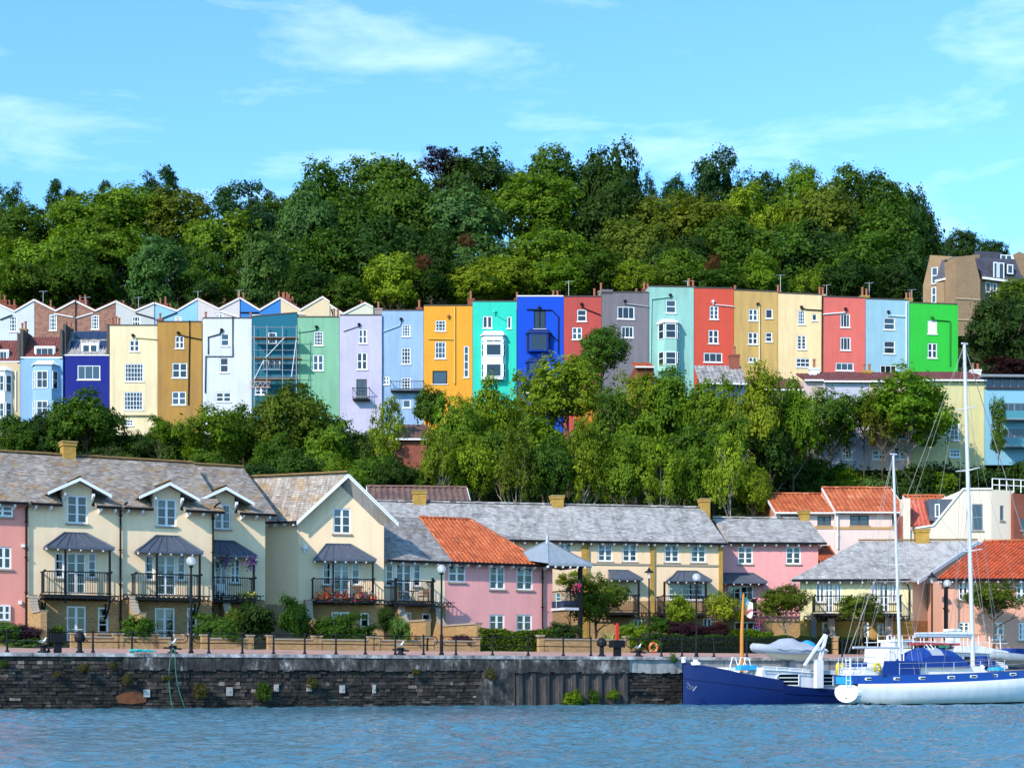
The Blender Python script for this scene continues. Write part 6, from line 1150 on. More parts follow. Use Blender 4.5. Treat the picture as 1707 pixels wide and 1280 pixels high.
def salmon_house():
    fr = fm; u0, u1 = fr.U(1571), fr.U(1780); ze = fr.z(1640, 965, .5); t = thing('salmon_house', fr.p((u0+u1)/2, ZG), 'salmon orange house with a red pantiled roof at the right edge', 'house', 'quayside houses')
    A = [((1598, 968, 1613.5, 999.5), 2, 3), ((1598, 1036, 1616, 1058), 2, 3), ((1653.6, 1037, 1674, 1067), 2, 3), ((1698, 1037, 1712, 1067), 2, 3), ((1694, 968, 1712, 999), 2, 3)]; rs = [px_rect(fr, a[0]) for a in A]; rs = [(a, b, c, min(d_, ze-.1)) for a, b, c, d_ in rs]
    MB().prism(fr, [(u0, ZG-.5), (u1, ZG-.5), (u1, ze), (u0, ze)], -9, 0, [rect(*r) for r in rs]).build('wall', SALM, t, fr=fr)
    for r in rs: window(t, fr, r, 2, 3, fw=.09, bw=.045, glass=CLEAR)
    rd = -5.2; zr = fr.z(1680, 903, rd); a, b, c = fr.U(1562, .5), fr.U(1780, .5), fr.U(1640, rd)
    plane_tiles(t, fr.p(a, ze, .5), fr.p(b, ze, .5), fr.p(b, zr, rd), fr.p(c, zr, rd), 'pan', slatem('deep_orange_pantile', [(0, (.22, .03, .012)), (.4, (.40, .07, .02)), (.7, (.52, .10, .03)), (1, (.6, .16, .06))], (.12, .04, .02), .4), tw=.27, ex=.27, piece='pantiles'); ridge(t, fr.p(c, zr+.04, rd), fr.p(b, zr+.04, rd), TILEO, .12)
    eave(t, fr, a, b, ze, .5, .7); downpipe(t, fr, u0+.15, ZG, ze-.5, .12, r=.09); return t
salmon_house()
# ---------------------------------------------------------------- upper right blocks
def brown_flats():
    fr = Fr(1640, 196, .22); t = thing('apartment_block', fr.p(fr.U(1620), 40), 'brown brick flats with dark slate mansards and tall white windows above the vivid green house', 'building')
    P = lambda x, y, d=0: fr.uz(x, y, d); LS = Fr(1592, 196, -.5)
    mp_ = slatem('mansard_slate', [(0, (.03, .032, .045)), (.5, (.06, .06, .08)), (1, (.10, .10, .13))])
    MB().prism(fr, [P(1592, 560), P(1634, 560), P(1634, 467), P(1624, 426), P(1594, 428), P(1593, 470)], -7, 0).build('chimney_wall', BRNB, t, fr=fr)
    l = Fr(1592, 197.5, -.75); Q = lambda x, y: l.uz(x, y); wl = [(1552, 445, 1562.5, 473), (1552, 478, 1560, 505), (1583, 470, 1592.5, 498)]; rs = [px_rect(l, a) for a in wl]
    MB().prism(l, [Q(1538, 560), Q(1594, 560), Q(1594, 428), Q(1550, 425), Q(1538, 476)], -9, -.1, [rect(*r) for r in rs]).build('wall', BRNB, t, fr=l)
    for r in rs: window(t, l, r, 1, 2, d=-.1, fw=.10, glass=GLASSB)
    m = MB(); a = [l.p(*Q(1561, 470), .4), l.p(*Q(1579, 466), .4), l.p(*Q(1594, 427), .02), l.p(*Q(1570, 434), .02)]; m.face(a); m.build('mansard_roof', mp_, t); MB().bar(a[0], a[1], .2).build('gutter_board', WHITE, t)
    MB().prism(l, [Q(1563, 560), Q(1576, 560), Q(1576, 471), Q(1563, 472)], -.1, .38).build('bay_wall', BRNB, t, fr=l)
    r_ = fr.off(-1.2); S_ = lambda x, y: r_.uz(x, y); wr = [(1643, 470, 1652, 503), (1655, 472, 1662, 498)]; rs = [px_rect(r_, a) for a in wr]
    MB().prism(r_, [S_(1634, 560), S_(1720, 560), S_(1720, 475), S_(1634, 465)], -6, 0, [rect(*r) for r in rs]).build('wall', BRNB, t, fr=r_)
    for r in rs: window(t, r_, r, 1, 2, fw=.10, glass=GLASSB)
    A_, B_, C_, D_ = r_.p(*S_(1634, 465), .5), r_.p(*S_(1704, 474), .5), r_.p(*r_.uz(1692, 432, -1.2), -1.2), r_.p(*r_.uz(1624, 430, -1.2), -1.2)
    plane_tiles(t, A_, B_, C_, D_, 'slate', mp_, tw=.5, ex=.35); MB().bar(A_, B_, .25).build('gutter_board', WHITE, t)
    for x0, y0, x1, y1, c in ((1656, 437, 1663, 466, 1), (1664.5, 438, 1674, 468, 1), (1679, 441, 1689, 457, 1)): q = px_rect(r_, (x0, y0, x1, y1), .3); MB().box(r_, q[0]-.1, q[2]+.1, q[1], q[3]+.1, -1.5, .25).build('dormer', mp_, t); window(t, r_, q, c, 1, d=.32, fw=.12, inset=.06, glass=GLASSB, sill=False)
    q = px_rect(r_, (1668, 425, 1687, 434), -1.5); MB().box(r_, fr.U(1652), fr.U(1690), q[1]-.5, q[3]+.3, -4, -1.6).build('top_dormer', mp_, t); window(t, r_, q, 2, 1, d=-1.5, fw=.10, inset=.05, glass=GLASSB, sill=False)
    m = MB(); m.prism(fr, [P(1594, 425), P(1652, 431), P(1650, 415.5), P(1600, 421)], -5, -2.5); m.build('upper_wall', BRNB, t, fr=fr)
    MB().box(fr, fr.U(1592.5), fr.U(1634), fr.z(1600, 499), fr.z(1600, 497), 0, .1).box(fr, fr.U(1592.5), fr.U(1634), fr.z(1600, 534), fr.z(1600, 532), 0, .1).build('string_course', plain('buff_band', (.45, .33, .22), .8), t)
    return t
brown_flats()
f = Fr(1695, 200, .2); t = thing('apartment_block', f.p(f.U(1700), 42), 'brick gable with a white-edged slate roof cut off by the right edge of the photo', 'building'); MB().prism(f, [f.uz(1690, 560), f.uz(1760, 560), f.uz(1760, 440), f.uz(1706, 416), f.uz(1692, 424)], -6, -1).build('wall', BRNB, t, fr=f); MB().bar(f.p(*f.uz(1692, 422), -.9), f.p(*f.uz(1708, 460), -.9), .2).build('verge_board', WHITE, t)
def blue_modern():
    fr = Fr(1680, 151, .05); t = thing('modern_flats', fr.p(fr.U(1690), 20), 'modern pale blue flats with glass balconies at the right edge', 'building'); u0, u1 = fr.U(1643), fr.U(1790); Z = lambda y: fr.z(1680, y)
    w_ = [(1671, 672, 1712, 695), (1671, 715, 1712, 740)]; rs = [px_rect(fr, a) for a in w_]
    MB().prism(fr, [(u0, Z(775)), (u1, Z(775)), (u1, Z(648)), (u0, Z(648))], -8, 0, [rect(*r) for r in rs]).build('wall', stucco('render_aqua', C(140, 200, 225, .9), .1, .1), t, fr=fr)
    for r in rs: window(t, fr, r, 4, 1, mat=plain('grey_frame', 0), glass=GLASSB, sill=False)
    MB().box(fr, u0, u1, Z(647), Z(628), -7, -.5).build('glazed_top_floor', GLASSB, t); m = MB()
    for i in range(14): u = u0+.1+i*.75; m.box(fr, u, u+.1, Z(647), Z(628), -.5, -.42)
    m.build('mullions', plain('grey_frame', 0), t); MB().box(fr, u0-.4, u1, Z(629), Z(625), -7.4, .3).build('flat_roof', plain('grey_frame', 0), t); MB().box(fr, u0, u1, Z(649), Z(645), -.4, .15).build('parapet', plain('dark_trim', (.03, .03, .035)), t)
    TG = plain('teal_balcony_glass', (.05, .22, .25), .1, .6)
    for y in (695, 740):
        MB().box(fr, fr.U(1669), u1, Z(y+8)-.0, Z(y+6), .02, 1.3).build('balcony_slab', plain('grey_frame', 0), t)
        for i in range(3): a = fr.U(1669)+i*1.75; MB().box(fr, a+.03, a+1.7, Z(y+6)+.05, Z(y-7), 1.22, 1.26).build('glass_panel', TG, t)
    return t
blue_modern()
# lower terrace seen between the trees
def lower(x0, x1, yt, yb, col, label, wins, roof=None, yr=None, Z_=151, stacks=(), t_=.03, mat=None):
    fr = Fr(x0, Z_+(int(x0) % 3)*.1, t_); u0, u1 = fr.U(x0), fr.U(x1); zt, zb = fr.z((x0+x1)/2, yt), fr.z((x0+x1)/2, yb); t = thing('terraced_house', fr.p((u0+u1)/2, zb), label, 'house', 'houses of the lower terrace half hidden by trees'); rs = [px_rect(fr, a[0]) for a in wins]
    MB().prism(fr, [(u0, zb-1), (u1, zb-1), (u1, zt), (u0, zt)], -7, 0, [rect(*r) for r in rs]).build('wall', mat or stucco('low_'+label[:14], col, .2, .2), t, fr=fr)
    for r, a in zip(rs, wins): window(t, fr, r, a[1], a[2], fw=.11, bw=.05, glass=GLASS, sillm=WHITE)
    if roof: zr = fr.z((x0+x1)/2, yr, -3.5); plane_tiles(t, fr.p(u0, zt, .3), fr.p(u1, zt, .3), fr.p(u1, zr, -3.5), fr.p(u0, zr, -3.5), 'tile', roof, tw=.4, ex=.35); MB().bar(fr.p(u0, zt-.05, .35), fr.p(u1, zt-.05, .35), .14).build('gutter', WHITE, t)
    for x, y, n, mt in stacks: stack(t, fr, x, y, n, .9, d=-3, mat=mt, zb=1.6)
    return t, fr
WS = stucco('white_stack', (.7, .68, .65), .2, .2)
lower(1372, 1449, 636, 765, C(212, 212, 228), 'pale lavender house of the lower terrace with a dark brown roof', [((1404, 688, 1417, 716), 3, 4), ((1404, 748, 1421, 766), 3, 4)], TILER, 621, stacks=((1357, 600, 1, WS), (1445, 605, 2, OCHC)))
t, fr = lower(1449.5, 1520, 636, 765, (.62, .45, .42), 'pinkish house of the lower terrace behind the big open tree, red front door', [((1454, 750, 1476, 766), 2, 2), ((1493, 700, 1510, 732), 3, 4), ((1490, 745, 1510, 766), 2, 3)], TILER, 621)
MB().box(fr, fr.U(1452), fr.U(1462), fr.z(1455, 742), fr.z(1455, 718), 0, .2).build('red_awning', stucco('awning', (.6, .12, .05)), t)
lower(1520.5, 1643, 634, 765, C(238, 226, 160), 'pale lemon house of the lower terrace behind the main mast', [((1576, 698, 1599, 734), 3, 4), ((1583, 748, 1601, 762), 3, 2)], TILER, 620, stacks=((1626, 603, 2, WS),))
t, fr = lower(1340, 1371.5, 634, 765, C(235, 205, 200), 'shell pink house of the lower terrace beside the pale lavender one', [((1348, 660, 1360, 680), 2, 3)], TILER, 623)
lower(1166, 1245, 640, 765, C(40, 80, 150), 'blue house glimpsed through the bright trees below the orange-red house', [((1198, 664, 1213, 680), 3, 3), ((1200, 700, 1212, 718), 3, 3)], SLATE, 610, stacks=((1224, 578, 1, REDB),))
lower(1246, 1339, 650, 765, C(240, 200, 190), 'pinkish house mostly hidden by trees below the mustard house', [((1275, 670, 1288, 690), 2, 3), ((1322, 638+20, 1332, 672), 2, 3)], TILER, 632)
lower(870, 925, 655, 740, C(20, 90, 190), 'bright blue shed roofline glimpsed through trees below the royal blue house', [], SLATE, 650)
lower(965, 1000, 668, 740, C(240, 150, 20), 'small orange building glimpsed between tree trunks below the crimson house', [])
lower(1058, 1090, 612, 700, C(150, 60, 40), 'small red-roofed building under the pale mint house', [], TILEO, 605, Z_=165)
lower(660, 712, 732, 765, None, 'old brick outbuilding with a mossy roof among the bank trees', [], TILEB, 708, Z_=139, mat=REDB)
# ---------------------------------------------------------------- gardens
def low_wall(xa, xb, label, h=.58, d=-5.45, piers=True, mat=None):
    u0, u1 = u_at(xa, d), u_at(xb, d); t = thing('garden_wall', QF.p((u0+u1)/2, ZG-.05, d), label, 'garden wall', 'low brick garden walls behind the promenade')
    MB().box(QF, u0, u1, ZG-.2, ZG+h-.08, d-.12, d+.12).build('brickwork', mat or OCHB, t, fr=QF); u = u0
    while u < u1-.05: w_ = min(.9, u1-u); MB().box(QF, u+.006, u+w_-.006, ZG+h-.078, ZG+h, d-.17, d+.17).build('coping_stone', STONE, t); u += w_
    if piers:
        for u in (u0-.16, u1+.16): MB().box(QF, u-.15, u+.15, ZG-.2, ZG+h+.1, d-.15, d+.15).build('brick_pier', OCHB, t, fr=QF); MB().box(QF, u-.2, u+.2, ZG+h+.102, ZG+h+.19, d-.2, d+.2).build('pier_cap', STONE, t)
low_wall(128, 188, 'low brick garden wall under the first cream house'); low_wall(205, 252, 'low brick garden wall below the dense shrub of the second cream house'); low_wall(262, 305, 'short brick garden wall beside the first globe lamp'); low_wall(345, 412, 'low brick garden wall with stone-capped piers under the set-back cream house')
low_wall(455, 520, 'low brick garden wall under the large round shrub'); low_wall(535, 612, 'low brick garden wall below the gabled house'); low_wall(632, 700, 'low brick garden wall around the variegated bush'); low_wall(722, 790, 'low brick garden wall beside the second globe lamp'); low_wall(905, 1040, 'long low brick garden wall under the bushy garden tree', .75)
def shrub(x, yt, yb, w_, col, label, kind='bush', cat='shrub', name='shrub', d=-6.1, leafc=None):
    Zs = QF.off(d).Zd(QF.U(x, d)); w_ *= 1.18; yt -= (yb-yt)*.12; return tree(x, yt, yb, w_, Zs, kind, leafc or G_[col], label, cat, None, base=ZG, name=name, dz=.8 if w_ < 90 else .35, tk=False)
shrub(10, 1036, 1078, 60, 'grey', 'pale green shrub at the left edge in front of the salmon pink house'); shrub(48, 1042, 1084, 60, 'dark', 'dark purple shrub beside the salmon pink house', leafc=(.05, .018, .035), name='purple_shrub'); shrub(38, 1062, 1090, 70, 'grey', 'low grey-green shrub at the foot of the purple shrub', d=-5.9)
shrub(92, 1046, 1086, 46, 'mid', 'small green shrub behind the square black cabinet'); shrub(228, 1028, 1082, 70, 'mid', 'rounded shrub between the doors of the two cream houses'); shrub(356, 1026, 1084, 90, 'mid', 'rounded spreading shrub right of the first globe lamp'); shrub(388, 1014, 1075, 34, 'olive', 'tall thin shrub against the brick partition of the set-back cream house')
shrub(425, 1005, 1080, 75, 'dark', 'ivy mass filling the recess beside the gabled house', name='ivy_clump', d=-7.6); shrub(491, 998, 1080, 84, 'mid', 'large clipped round bush in front of the gabled house', 'bush'); shrub(563, 1026, 1094, 108, 'mid', 'broad laurel bush below the red balcony flowers', d=-6.2); shrub(606, 1044, 1096, 60, 'dark', 'dark shrub next to the laurel bush', d=-6.2)
shrub(645, 1012, 1060, 34, 'dark', 'climbing shrub on the partition between gabled and link house', d=-8); shrub(668, 1028, 1094, 88, 'grey', 'pale variegated round bush below the café balcony', d=-6.3); shrub(640, 1066, 1094, 34, 'lime', 'small lime shrub at the foot of the variegated bush', d=-6)
shrub(772, 1058, 1094, 50, 'dark', 'purple-leaved shrub at the corner of the pink house', leafc=(.05, .016, .03), name='purple_shrub'); shrub(940, 1038, 1085, 60, 'dark', 'dark shrub under the corner balcony')
shrub(1055, 1038, 1094, 72, 'bright', 'bright green bushy shrub beside the red marker post', 'fine'); shrub(1100, 1030, 1062, 44, 'mid', 'leafy shrub behind the lantern lamp', d=-9); shrub(1088, 1066, 1092, 30, 'lime', 'small lime shrub behind the life ring', d=-6)
for x, l in ((1130, 'purple shrub behind the first small bright tree'), (1160, 'purple shrub at the foot of the third globe lamp'), (1193, 'purple shrub before the second small bright tree')): shrub(x, 1038, 1072, 46, 'dark', l, leafc=(.045, .014, .026), name='purple_shrub', d=-8)
def hedge(xa, xb, d0, d1, h, col, label, n=7000, z0=None):
    """clipped hedge: leaves packed over the skin of a rounded box with a dense twiggy core"""
    g = np.random.default_rng(int(xa)); u0, u1 = u_at(xa, d0), u_at(xb, d0); z0 = ZG if z0 is None else z0; o_ = QF.p(u0, z0, (d0+d1)/2); L_ = u1-u0; w_ = abs(d1-d0)
    t = thing('hedge', QF.p((u0+u1)/2, z0, (d0+d1)/2), label, 'hedge', 'clipped hedges in the quayside gardens')
    a = g.uniform(0, L_, n); s_ = g.uniform(-1.1, 1.1, n); b = np.where(np.abs(s_) > .55, np.sign(s_)*w_/2, s_/.55*w_/2); c = np.where(np.abs(s_) > .55, g.uniform(0, h, n), h)
    hh = 1+.07*np.sin(a*1.9)+.05*np.sin(a*4.3+1); b = b+g.normal(0, .06, n); c = c*hh+g.normal(0, .05, n); u = np.array(QF.u); nn = np.array(QF.n); P = a[:, None]*u-L_/2*u+b[:, None]*nn+c[:, None]*np.array([0, 0, 1.])
    D = np.sign(b)[:, None]*nn*(np.abs(s_) > .55)[:, None]*.7+np.array([0, 0, .5])+g.normal(size=(n, 3))*.5
    me = leaf_mesh('foliage', P, D, .065*g.uniform(.6, 1.5, n), .45+.12*np.sin(a*2.7+c*3)+g.normal(0, .12, n), .62, 3); q = bpy.data.objects.new('foliage', me); S.collection.objects.link(q); q.parent = t; q.color = tuple(col)+(1,)
    f2 = Fr(o=V(o_.x, o_.y, 0), th=QF.th); MB().box(f2, .08, L_-.08, z0, z0+h*.86, -w_/2+.1, w_/2-.1).build('twiggy_core', plain('hedge_core', (.015, .03, .008), .95, .1, 0, .4), t)
for i, (xa, xb) in enumerate(((1096, 1212), (1213, 1343), (1344, 1472), (1473, 1596))): hedge(xa, xb, -6.3, -7.2, .95, (.030, .075, .012), ['dark clipped hedge behind the iron fence below the purple shrubs', 'dark clipped hedge behind the iron fence under the flag', 'dark clipped hedge behind the iron fence below the yellow house', 'dark clipped hedge behind the iron fence under the lantern lamp'][i])
hedge(1225, 1290, -8, -8.8, 1.35, (.15, .24, .012), 'fresh green taller hedge under the pink slate-roofed house', 4000); hedge(1395, 1510, -8, -8.8, 1.3, (.09, .18, .012), 'green taller hedge under the yellow house windows', 6000); hedge(800, 924, -5.9, -7.0, 1.1, (.10, .15, .014), 'long clipped hedge under the pink house windows', 9000)
sp = thing('spiky_plant', QF.p(u_at(1018, -6), ZG, -6), 'spiky yellow-green strap-leaved plant beside the red marker post', 'plant'); m = MB()
for i in range(46):
    a = R.uniform(0, 6.28); l_ = R.uniform(.8, 1.7); b = QF.p(u_at(1018, -6), ZG, -6); o_ = V(math.cos(a), math.sin(a), 0); p1 = b+o_*l_*.25+V(0,0,l_*.6); p2 = b+o_*l_*.6+V(0,0,l_*.85); s_ = o_.cross(V(0,0,1))*.035; m.face([b-s_, b+s_, p1+s_, p1-s_]); m.face([p1-s_, p1+s_, p2])
tag(m.build('strap_leaves', plain('strap_leaf', (.22, .22, .05), .6, .3, 0, .4), sp), kind='stuff')
GT = lambda x, yt, yb, w_, Z, k, c, l, **q: tree(x, yt-(yb-yt)*.04, yb+(yb-yt)*.04, w_*1.17, Z, k, G_[c], l, 'tree', 'small garden trees', base=ZG, **q)
GT(994, 950, 1045, 112, 106, 'fine', 'olive', 'bushy round garden tree in front of the butter house, right of the corner balcony', trunk=TK); tree(950, 945, 985, 60, 107, 'airy', G_['lime'], 'lime leaf spray above the corner balcony railing', 'tree', 'small garden trees', base=ZG)
GT(1133, 990, 1046, 50, 103, 'small', 'lime', 'small bright green tree left of the third globe lamp'); GT(1207, 986, 1048, 58, 104, 'small', 'yel', 'small yellow-green tree by the pink slate-roofed house'); GT(1308, 972, 1034, 92, 104, 'fine', 'olive', 'small spreading tree with pale forked trunk behind the dinghy', trunk=TKP)
GT(1436, 986, 1040, 86, 103, 'fine', 'olive', 'small spreading tree in front of the yellow house between the two balconies', trunk=TK); GT(1656, 966, 1028, 94, 101.5, 'fine', 'olive', 'small spreading tree in front of the salmon house', trunk=TK)
# iron fence in front of the hedges
def fence(xa, xb, label, d=-6.0, h=1.0):
    u0, u1 = u_at(xa, d), u_at(xb, d); t = thing('iron_fence', QF.p((u0+u1)/2, ZG-.05, d), label, 'fence', 'thin iron fences round the gardens'); m = MB(); u = u0
    while u < u1: m.bar(QF.p(u, ZG-.05, d), QF.p(u, ZG+h, d), .022); u += .13
    tag(m.build('pickets', BLACK, t), kind='stuff')
    for z in (.12, h-.1): MB().bar(QF.p(u0, ZG+z, d), QF.p(u1, ZG+z, d), .035).build('rail', BLACK, t)
fence(1100, 1345, 'thin black picket fence in front of the dark hedges left of the yellow house'); fence(1345, 1590, 'thin black picket fence in front of the dark hedges below the yellow house'); fence(1600, 1760, 'thin black picket fence before the salmon house', h=1.15)
# wall plants
for x, y, w_, c, l in ((140, 1112, 22, 'olive', 'tuft of weeds high on the quay wall below the tall winch cowl'), (188, 1108, 18, 'olive', 'tuft of dry weeds below the coping near the turquoise rope'), (213, 1130, 26, 'olive', 'weed clump midway up the quay wall above the rust patch'), (278, 1128, 18, 'olive', 'weed tuft beside the hanging green ropes'), (335, 1150, 38, 'olive', 'large weed clump on the quay wall right of the ropes'), (438, 1150, 34, 'mid', 'weed clump left of the second pale plate'), (520, 1138, 26, 'olive', 'weed tuft above the third pale plate'), (695, 1118, 18, 'olive', 'weeds beneath the concrete facing below the variegated bush'), (818, 1122, 30, 'olive', 'weeds growing on the concrete buttress'), (955, 1162, 44, 'bright', 'bright green weeds at the foot of the sheet piles'), (990, 1160, 34, 'mid', 'green weeds at the waterline under the red marker post'), (1022, 1156, 24, 'bright', 'upright green weed at the last sheet pile'), (1122, 1095, 22, 'grey', 'pale weed on the coping just ahead of the barge bow'), (5, 1104, 20, 'mid', 'green weed tuft at the left end of the quay wall'), (96, 1122, 20, 'olive', 'small weed tuft below the square cabinet')):
    Zs = QF.off(.25).Zd(QF.U(x, .25)); hh_ = w_*R.uniform(.28, .5); k_ = (.10, .095, .028) if c == 'olive' else G_[c]; o = tree(x, y-hh_, y+hh_*1.5, w_*R.uniform(.7, 1.05), Zs, 'airy' if c != 'bright' else 'small', k_, l, 'weed', 'weeds on the quay wall', base=0.1, name='wall_weed', tk=False)
# balcony flowers
FL = plain('flower_red', (.55, .03, .02), .6, .2, 0, .4); FP = plain('flower_purple', (.14, .03, .30), .6, .2, 0, .4); FK = plain('flower_pink', (.65, .03, .16), .6); FY = plain('flower_yellow', (.5, .42, .05), .6); FB = plain('flower_blue', (.08, .10, .30), .6)
GL = plain('flower_leaf', (.04, .09, .02), .7, .2, 0, .4)
def flowers(P0, P1, label, mats, n=160, r=.28, name='flower_box', box=True, cat='flower box'):
    t = thing(name, P0.lerp(P1, .5)-V(0,0,.2), label, cat); e = (P1-P0)
    if box: MB().bar(P0-V(0,0,.12), P1-V(0,0,.12), .22, .2).build('trough', BLACK, t)
    for k, mt in enumerate([GL]+mats):
        m = MB()
        for i in range(n if k == 0 else n//len(mats)):
            c = P0+e*R.random()+V(R.gauss(0, r*.35), R.gauss(0, r*.35), R.gauss(.12, r*.45)); s_ = R.uniform(.03, .065); a = V(R.gauss(0,1), R.gauss(0,1), R.gauss(0,1)).normalized(); b = a.cross(V(R.gauss(0,1), R.gauss(0,1), R.gauss(0,1))).normalized()
            m.face([c-a*s_, c+b*s_, c+a*s_, c-b*s_])
        tag(m.build('flower_leaves' if k == 0 else 'blossoms', mt, t), kind='stuff')
f = fc; flowers(f.p(f.U(527, 1.1), f.z(530, 998, 1.05), 1.1), f.p(f.U(552, 1.1), f.z(552, 1001, 1.1)+.12, 1.1), 'red geraniums on the left return of the gabled house balcony', [FL], 120); flowers(f.p(f.U(554, 1.15), f.z(554, 1000, 1.15)+.05, 1.15), f.p(f.U(626, 1.15), f.z(626, 1000, 1.15)+.05, 1.15), 'long trough of red and blue flowers along the gabled house balcony', [FL, FL, FB], 420, .34)
f = f3; flowers(f.p(f.U(395, 1.1), f.z(395, 996, 1.1), 1.1), f.p(f.U(425, 1.1), f.z(425, 996, 1.1), 1.1), 'trough of yellow flowers on the set-back cream house balcony', [FY], 120, .25)
for x, y, l, mt in ((418, 940, 'purple hanging flower basket at the canopy corner of the set-back cream house', FP), (374, 938, 'purple hanging flower basket near the door of the set-back cream house', FP)):
    p = f.p(f.U(x, .9), f.z(x, y, .9), .9); flowers(p-V(.1,0,0), p+V(.1,0,0), l, [mt], 130, .5, 'hanging_basket', False, 'hanging basket')
p = fe.p(fe.U(962, 1.8), fe.z(962, 980, 1.8), 1.85); flowers(p-V(.08,0,0), p+V(.08,0,0), 'bright pink flowers tied to the corner balcony column', [FK], 90, .34, 'hanging_basket', False, 'hanging basket')
p = W(1267, 1041, 110); flowers(p-V(.1,0,0), p+V(.1,0,0), 'purple-pink hanging basket by the ground floor of the pink slate-roofed house', [FP, FK], 120, .5, 'hanging_basket', False, 'hanging basket')
# café furniture on balconies
WK = plain('wicker', (.16, .09, .055), .8, .2, 0, .3)
def chair(P, a, label, mat=WK):
    t = thing('balcony_chair', P, label, 'chair', 'chairs on the balconies'); f = Fr(o=V(P.x, P.y, 0), th=a); z = P.z
    for u in (-.2, .2):
        for d in (-.2, .2): MB().bar(f.p(u, z, d), f.p(u, z+(.85 if d < 0 else .42), d), .035).build('leg', mat, t)
    MB().box(f, -.23, .23, z+.4, z+.45, -.23, .23).build('seat', mat, t); MB().box(f, -.22, .22, z+.5, z+.88, -.24, -.20).build('backrest', mat, t)
    for u in (-.23, .23): MB().bar(f.p(u, z+.65, -.2), f.p(u, z+.62, .2), .035).build('armrest', mat, t)
def table(P, label, mat=WK):
    t = thing('balcony_table', P, label, 'table', 'tables on the balconies'); MB().lathe(P+V(0,0,.7), [(.36, 0), (.36, .03)], 14).build('table_top', mat, t)
    for k in range(3): a = k*2.1; MB().bar(P+V(math.cos(a)*.25, math.sin(a)*.25, 0), P+V(math.cos(a+3)*.1, math.sin(a+3)*.1, .7), .03).build('leg', mat, t)
f = fd; zf = f.z(690, 1004.6, 1.3); chair(f.p(f.U(668, .7), zf, .7), f.th+1.3, 'wicker chair left of the table on the link house balcony'); chair(f.p(f.U(706, .7), zf, .7), f.th-1.2, 'wicker chair right of the table on the link house balcony'); table(f.p(f.U(688, .7), zf, .7), 'small round table between two chairs on the link house balcony')
f = fc; zf = f.z(590, 1001, 1.05); chair(f.p(f.U(546, .5), zf, .5), f.th, 'wicker chair behind the red flowers on the left of the gabled house balcony'); chair(f.p(f.U(597, .5), zf, .5), f.th, 'wicker chair behind the red flowers on the right of the gabled house balcony')
f = f3; chair(f.p(f.U(370, .6), f.z(390, 999, 1.05), .6), f.th, 'white chair on the set-back cream house balcony', WHITE)
f = fe; chair(f.p(f.U(935, .9), f.z(940, 1012, 1.7), .9), f.th+.5, 'pale chair on the corner balcony of the pink house', plain('pale_metal', (.4, .5, .5)))
# ---------------------------------------------------------------- boats
HW_ = plain('gelcoat_white', (.80, .80, .80), .25, .5, 0, .04); NAVY = plain('hull_navy', (.003, .015, .10), .38, .3, 0, .12); ROYAL = plain('canvas_blue', (.010, .045, .23), .75, .2, 0, .2); CYANC = plain('tarpaulin_cyan', (.02, .28, .52), .7, .3, 0, .2); BOOT = plain('boot_top', (.02, .018, .02), .6)
BANDB = plain('hull_band_blue', (.008, .055, .27), .35, .4, 0, .08); MAST = plain('mast_white', (.52, .53, .56), .35, .4, 0, .05); RIGW = plain('rigging_wire', (.22, .22, .23), .5, .4, .2); ORMAST = plain('varnished_orange', (.52, .20, .03), .45, .4, 0, .15)
def topside():
    M = Mat('topside_white'); M.rough(.35, .4); z = M.nd('ShaderNodeSeparateXYZ', {0: M.nd('ShaderNodeTexCoord').outputs['Object']}).outputs[2]
    band = M.ramp(z, [(.10, (.75, .75, .75)), (.42, (0, 0, 0))]); s_ = M.ramp(M.noise(1, 5, .7, M.vec(2.5, 2.5, .5)), [(.45, (0, 0, 0)), (.7, (.5, .5, .5))])
    c = M.mix(M.noise(.6, 4), (.68, .69, .70), (.78, .78, .77)); c = M.mix(s_, c, (.52, .50, .46)); M.col(M.mix(M.mix(1.0, band, M.ramp(M.noise(1.5, 5, .7), [(.3, (.3, .3, .3)), (.7, (1, 1, 1))]), 'MULTIPLY'), c, (.40, .34, .24))); return M.m
TOPS = topside()
def hullshape(st, lv):
    """st: (u, centre offset d, half beam, sheer z, bottom z); lv: fractions (depth fraction, beam factor, material)"""
    return
def hull(par, fr, st, prof, mats, name='hull', deck=.06, flare=1.0):
    m = MB(); rows_ = []
    for u, B, zs, zb in st:
        near = [(B*bf, zs+(zb-zs)*k if isinstance(k, float) else zs) for k, bf, _ in prof]; rows_.append((u, near))
    n = len(prof)
    for (u, a), (u2, b) in zip(rows_, rows_[1:]):
        for i in range(n-1):
            for s_ in (1, -1): m.face([fr.p(u, a[i][1], s_*a[i][0]), fr.p(u2, b[i][1], s_*b[i][0]), fr.p(u2, b[i+1][1], s_*b[i+1][0]), fr.p(u, a[i+1][1], s_*a[i+1][0])], prof[i][2])
        m.face([fr.p(u, a[0][1]-deck, a[0][0]*.98), fr.p(u2, b[0][1]-deck, b[0][0]*.98), fr.p(u2, b[0][1]-deck, -b[0][0]*.98), fr.p(u, a[0][1]-deck, -a[0][0]*.98)], 2)
    return m, rows_
def refine(st, n=5):
    a = np.array(st); t0 = np.arange(len(a)); t1 = np.linspace(0, len(a)-1, (len(a)-1)*n+1); o = []
    for x in t1:   # Catmull-Rom through the stations
        i = min(int(x), len(a)-2); f = x-i; p0, p1, p2, p3 = a[max(i-1, 0)], a[i], a[i+1], a[min(i+2, len(a)-1)]
        o.append(tuple(.5*((2*p1)+(p2-p0)*f+(2*p0-5*p1+4*p2-p3)*f*f+(3*p1-p0-3*p2+p3)*f**3)))
    return o
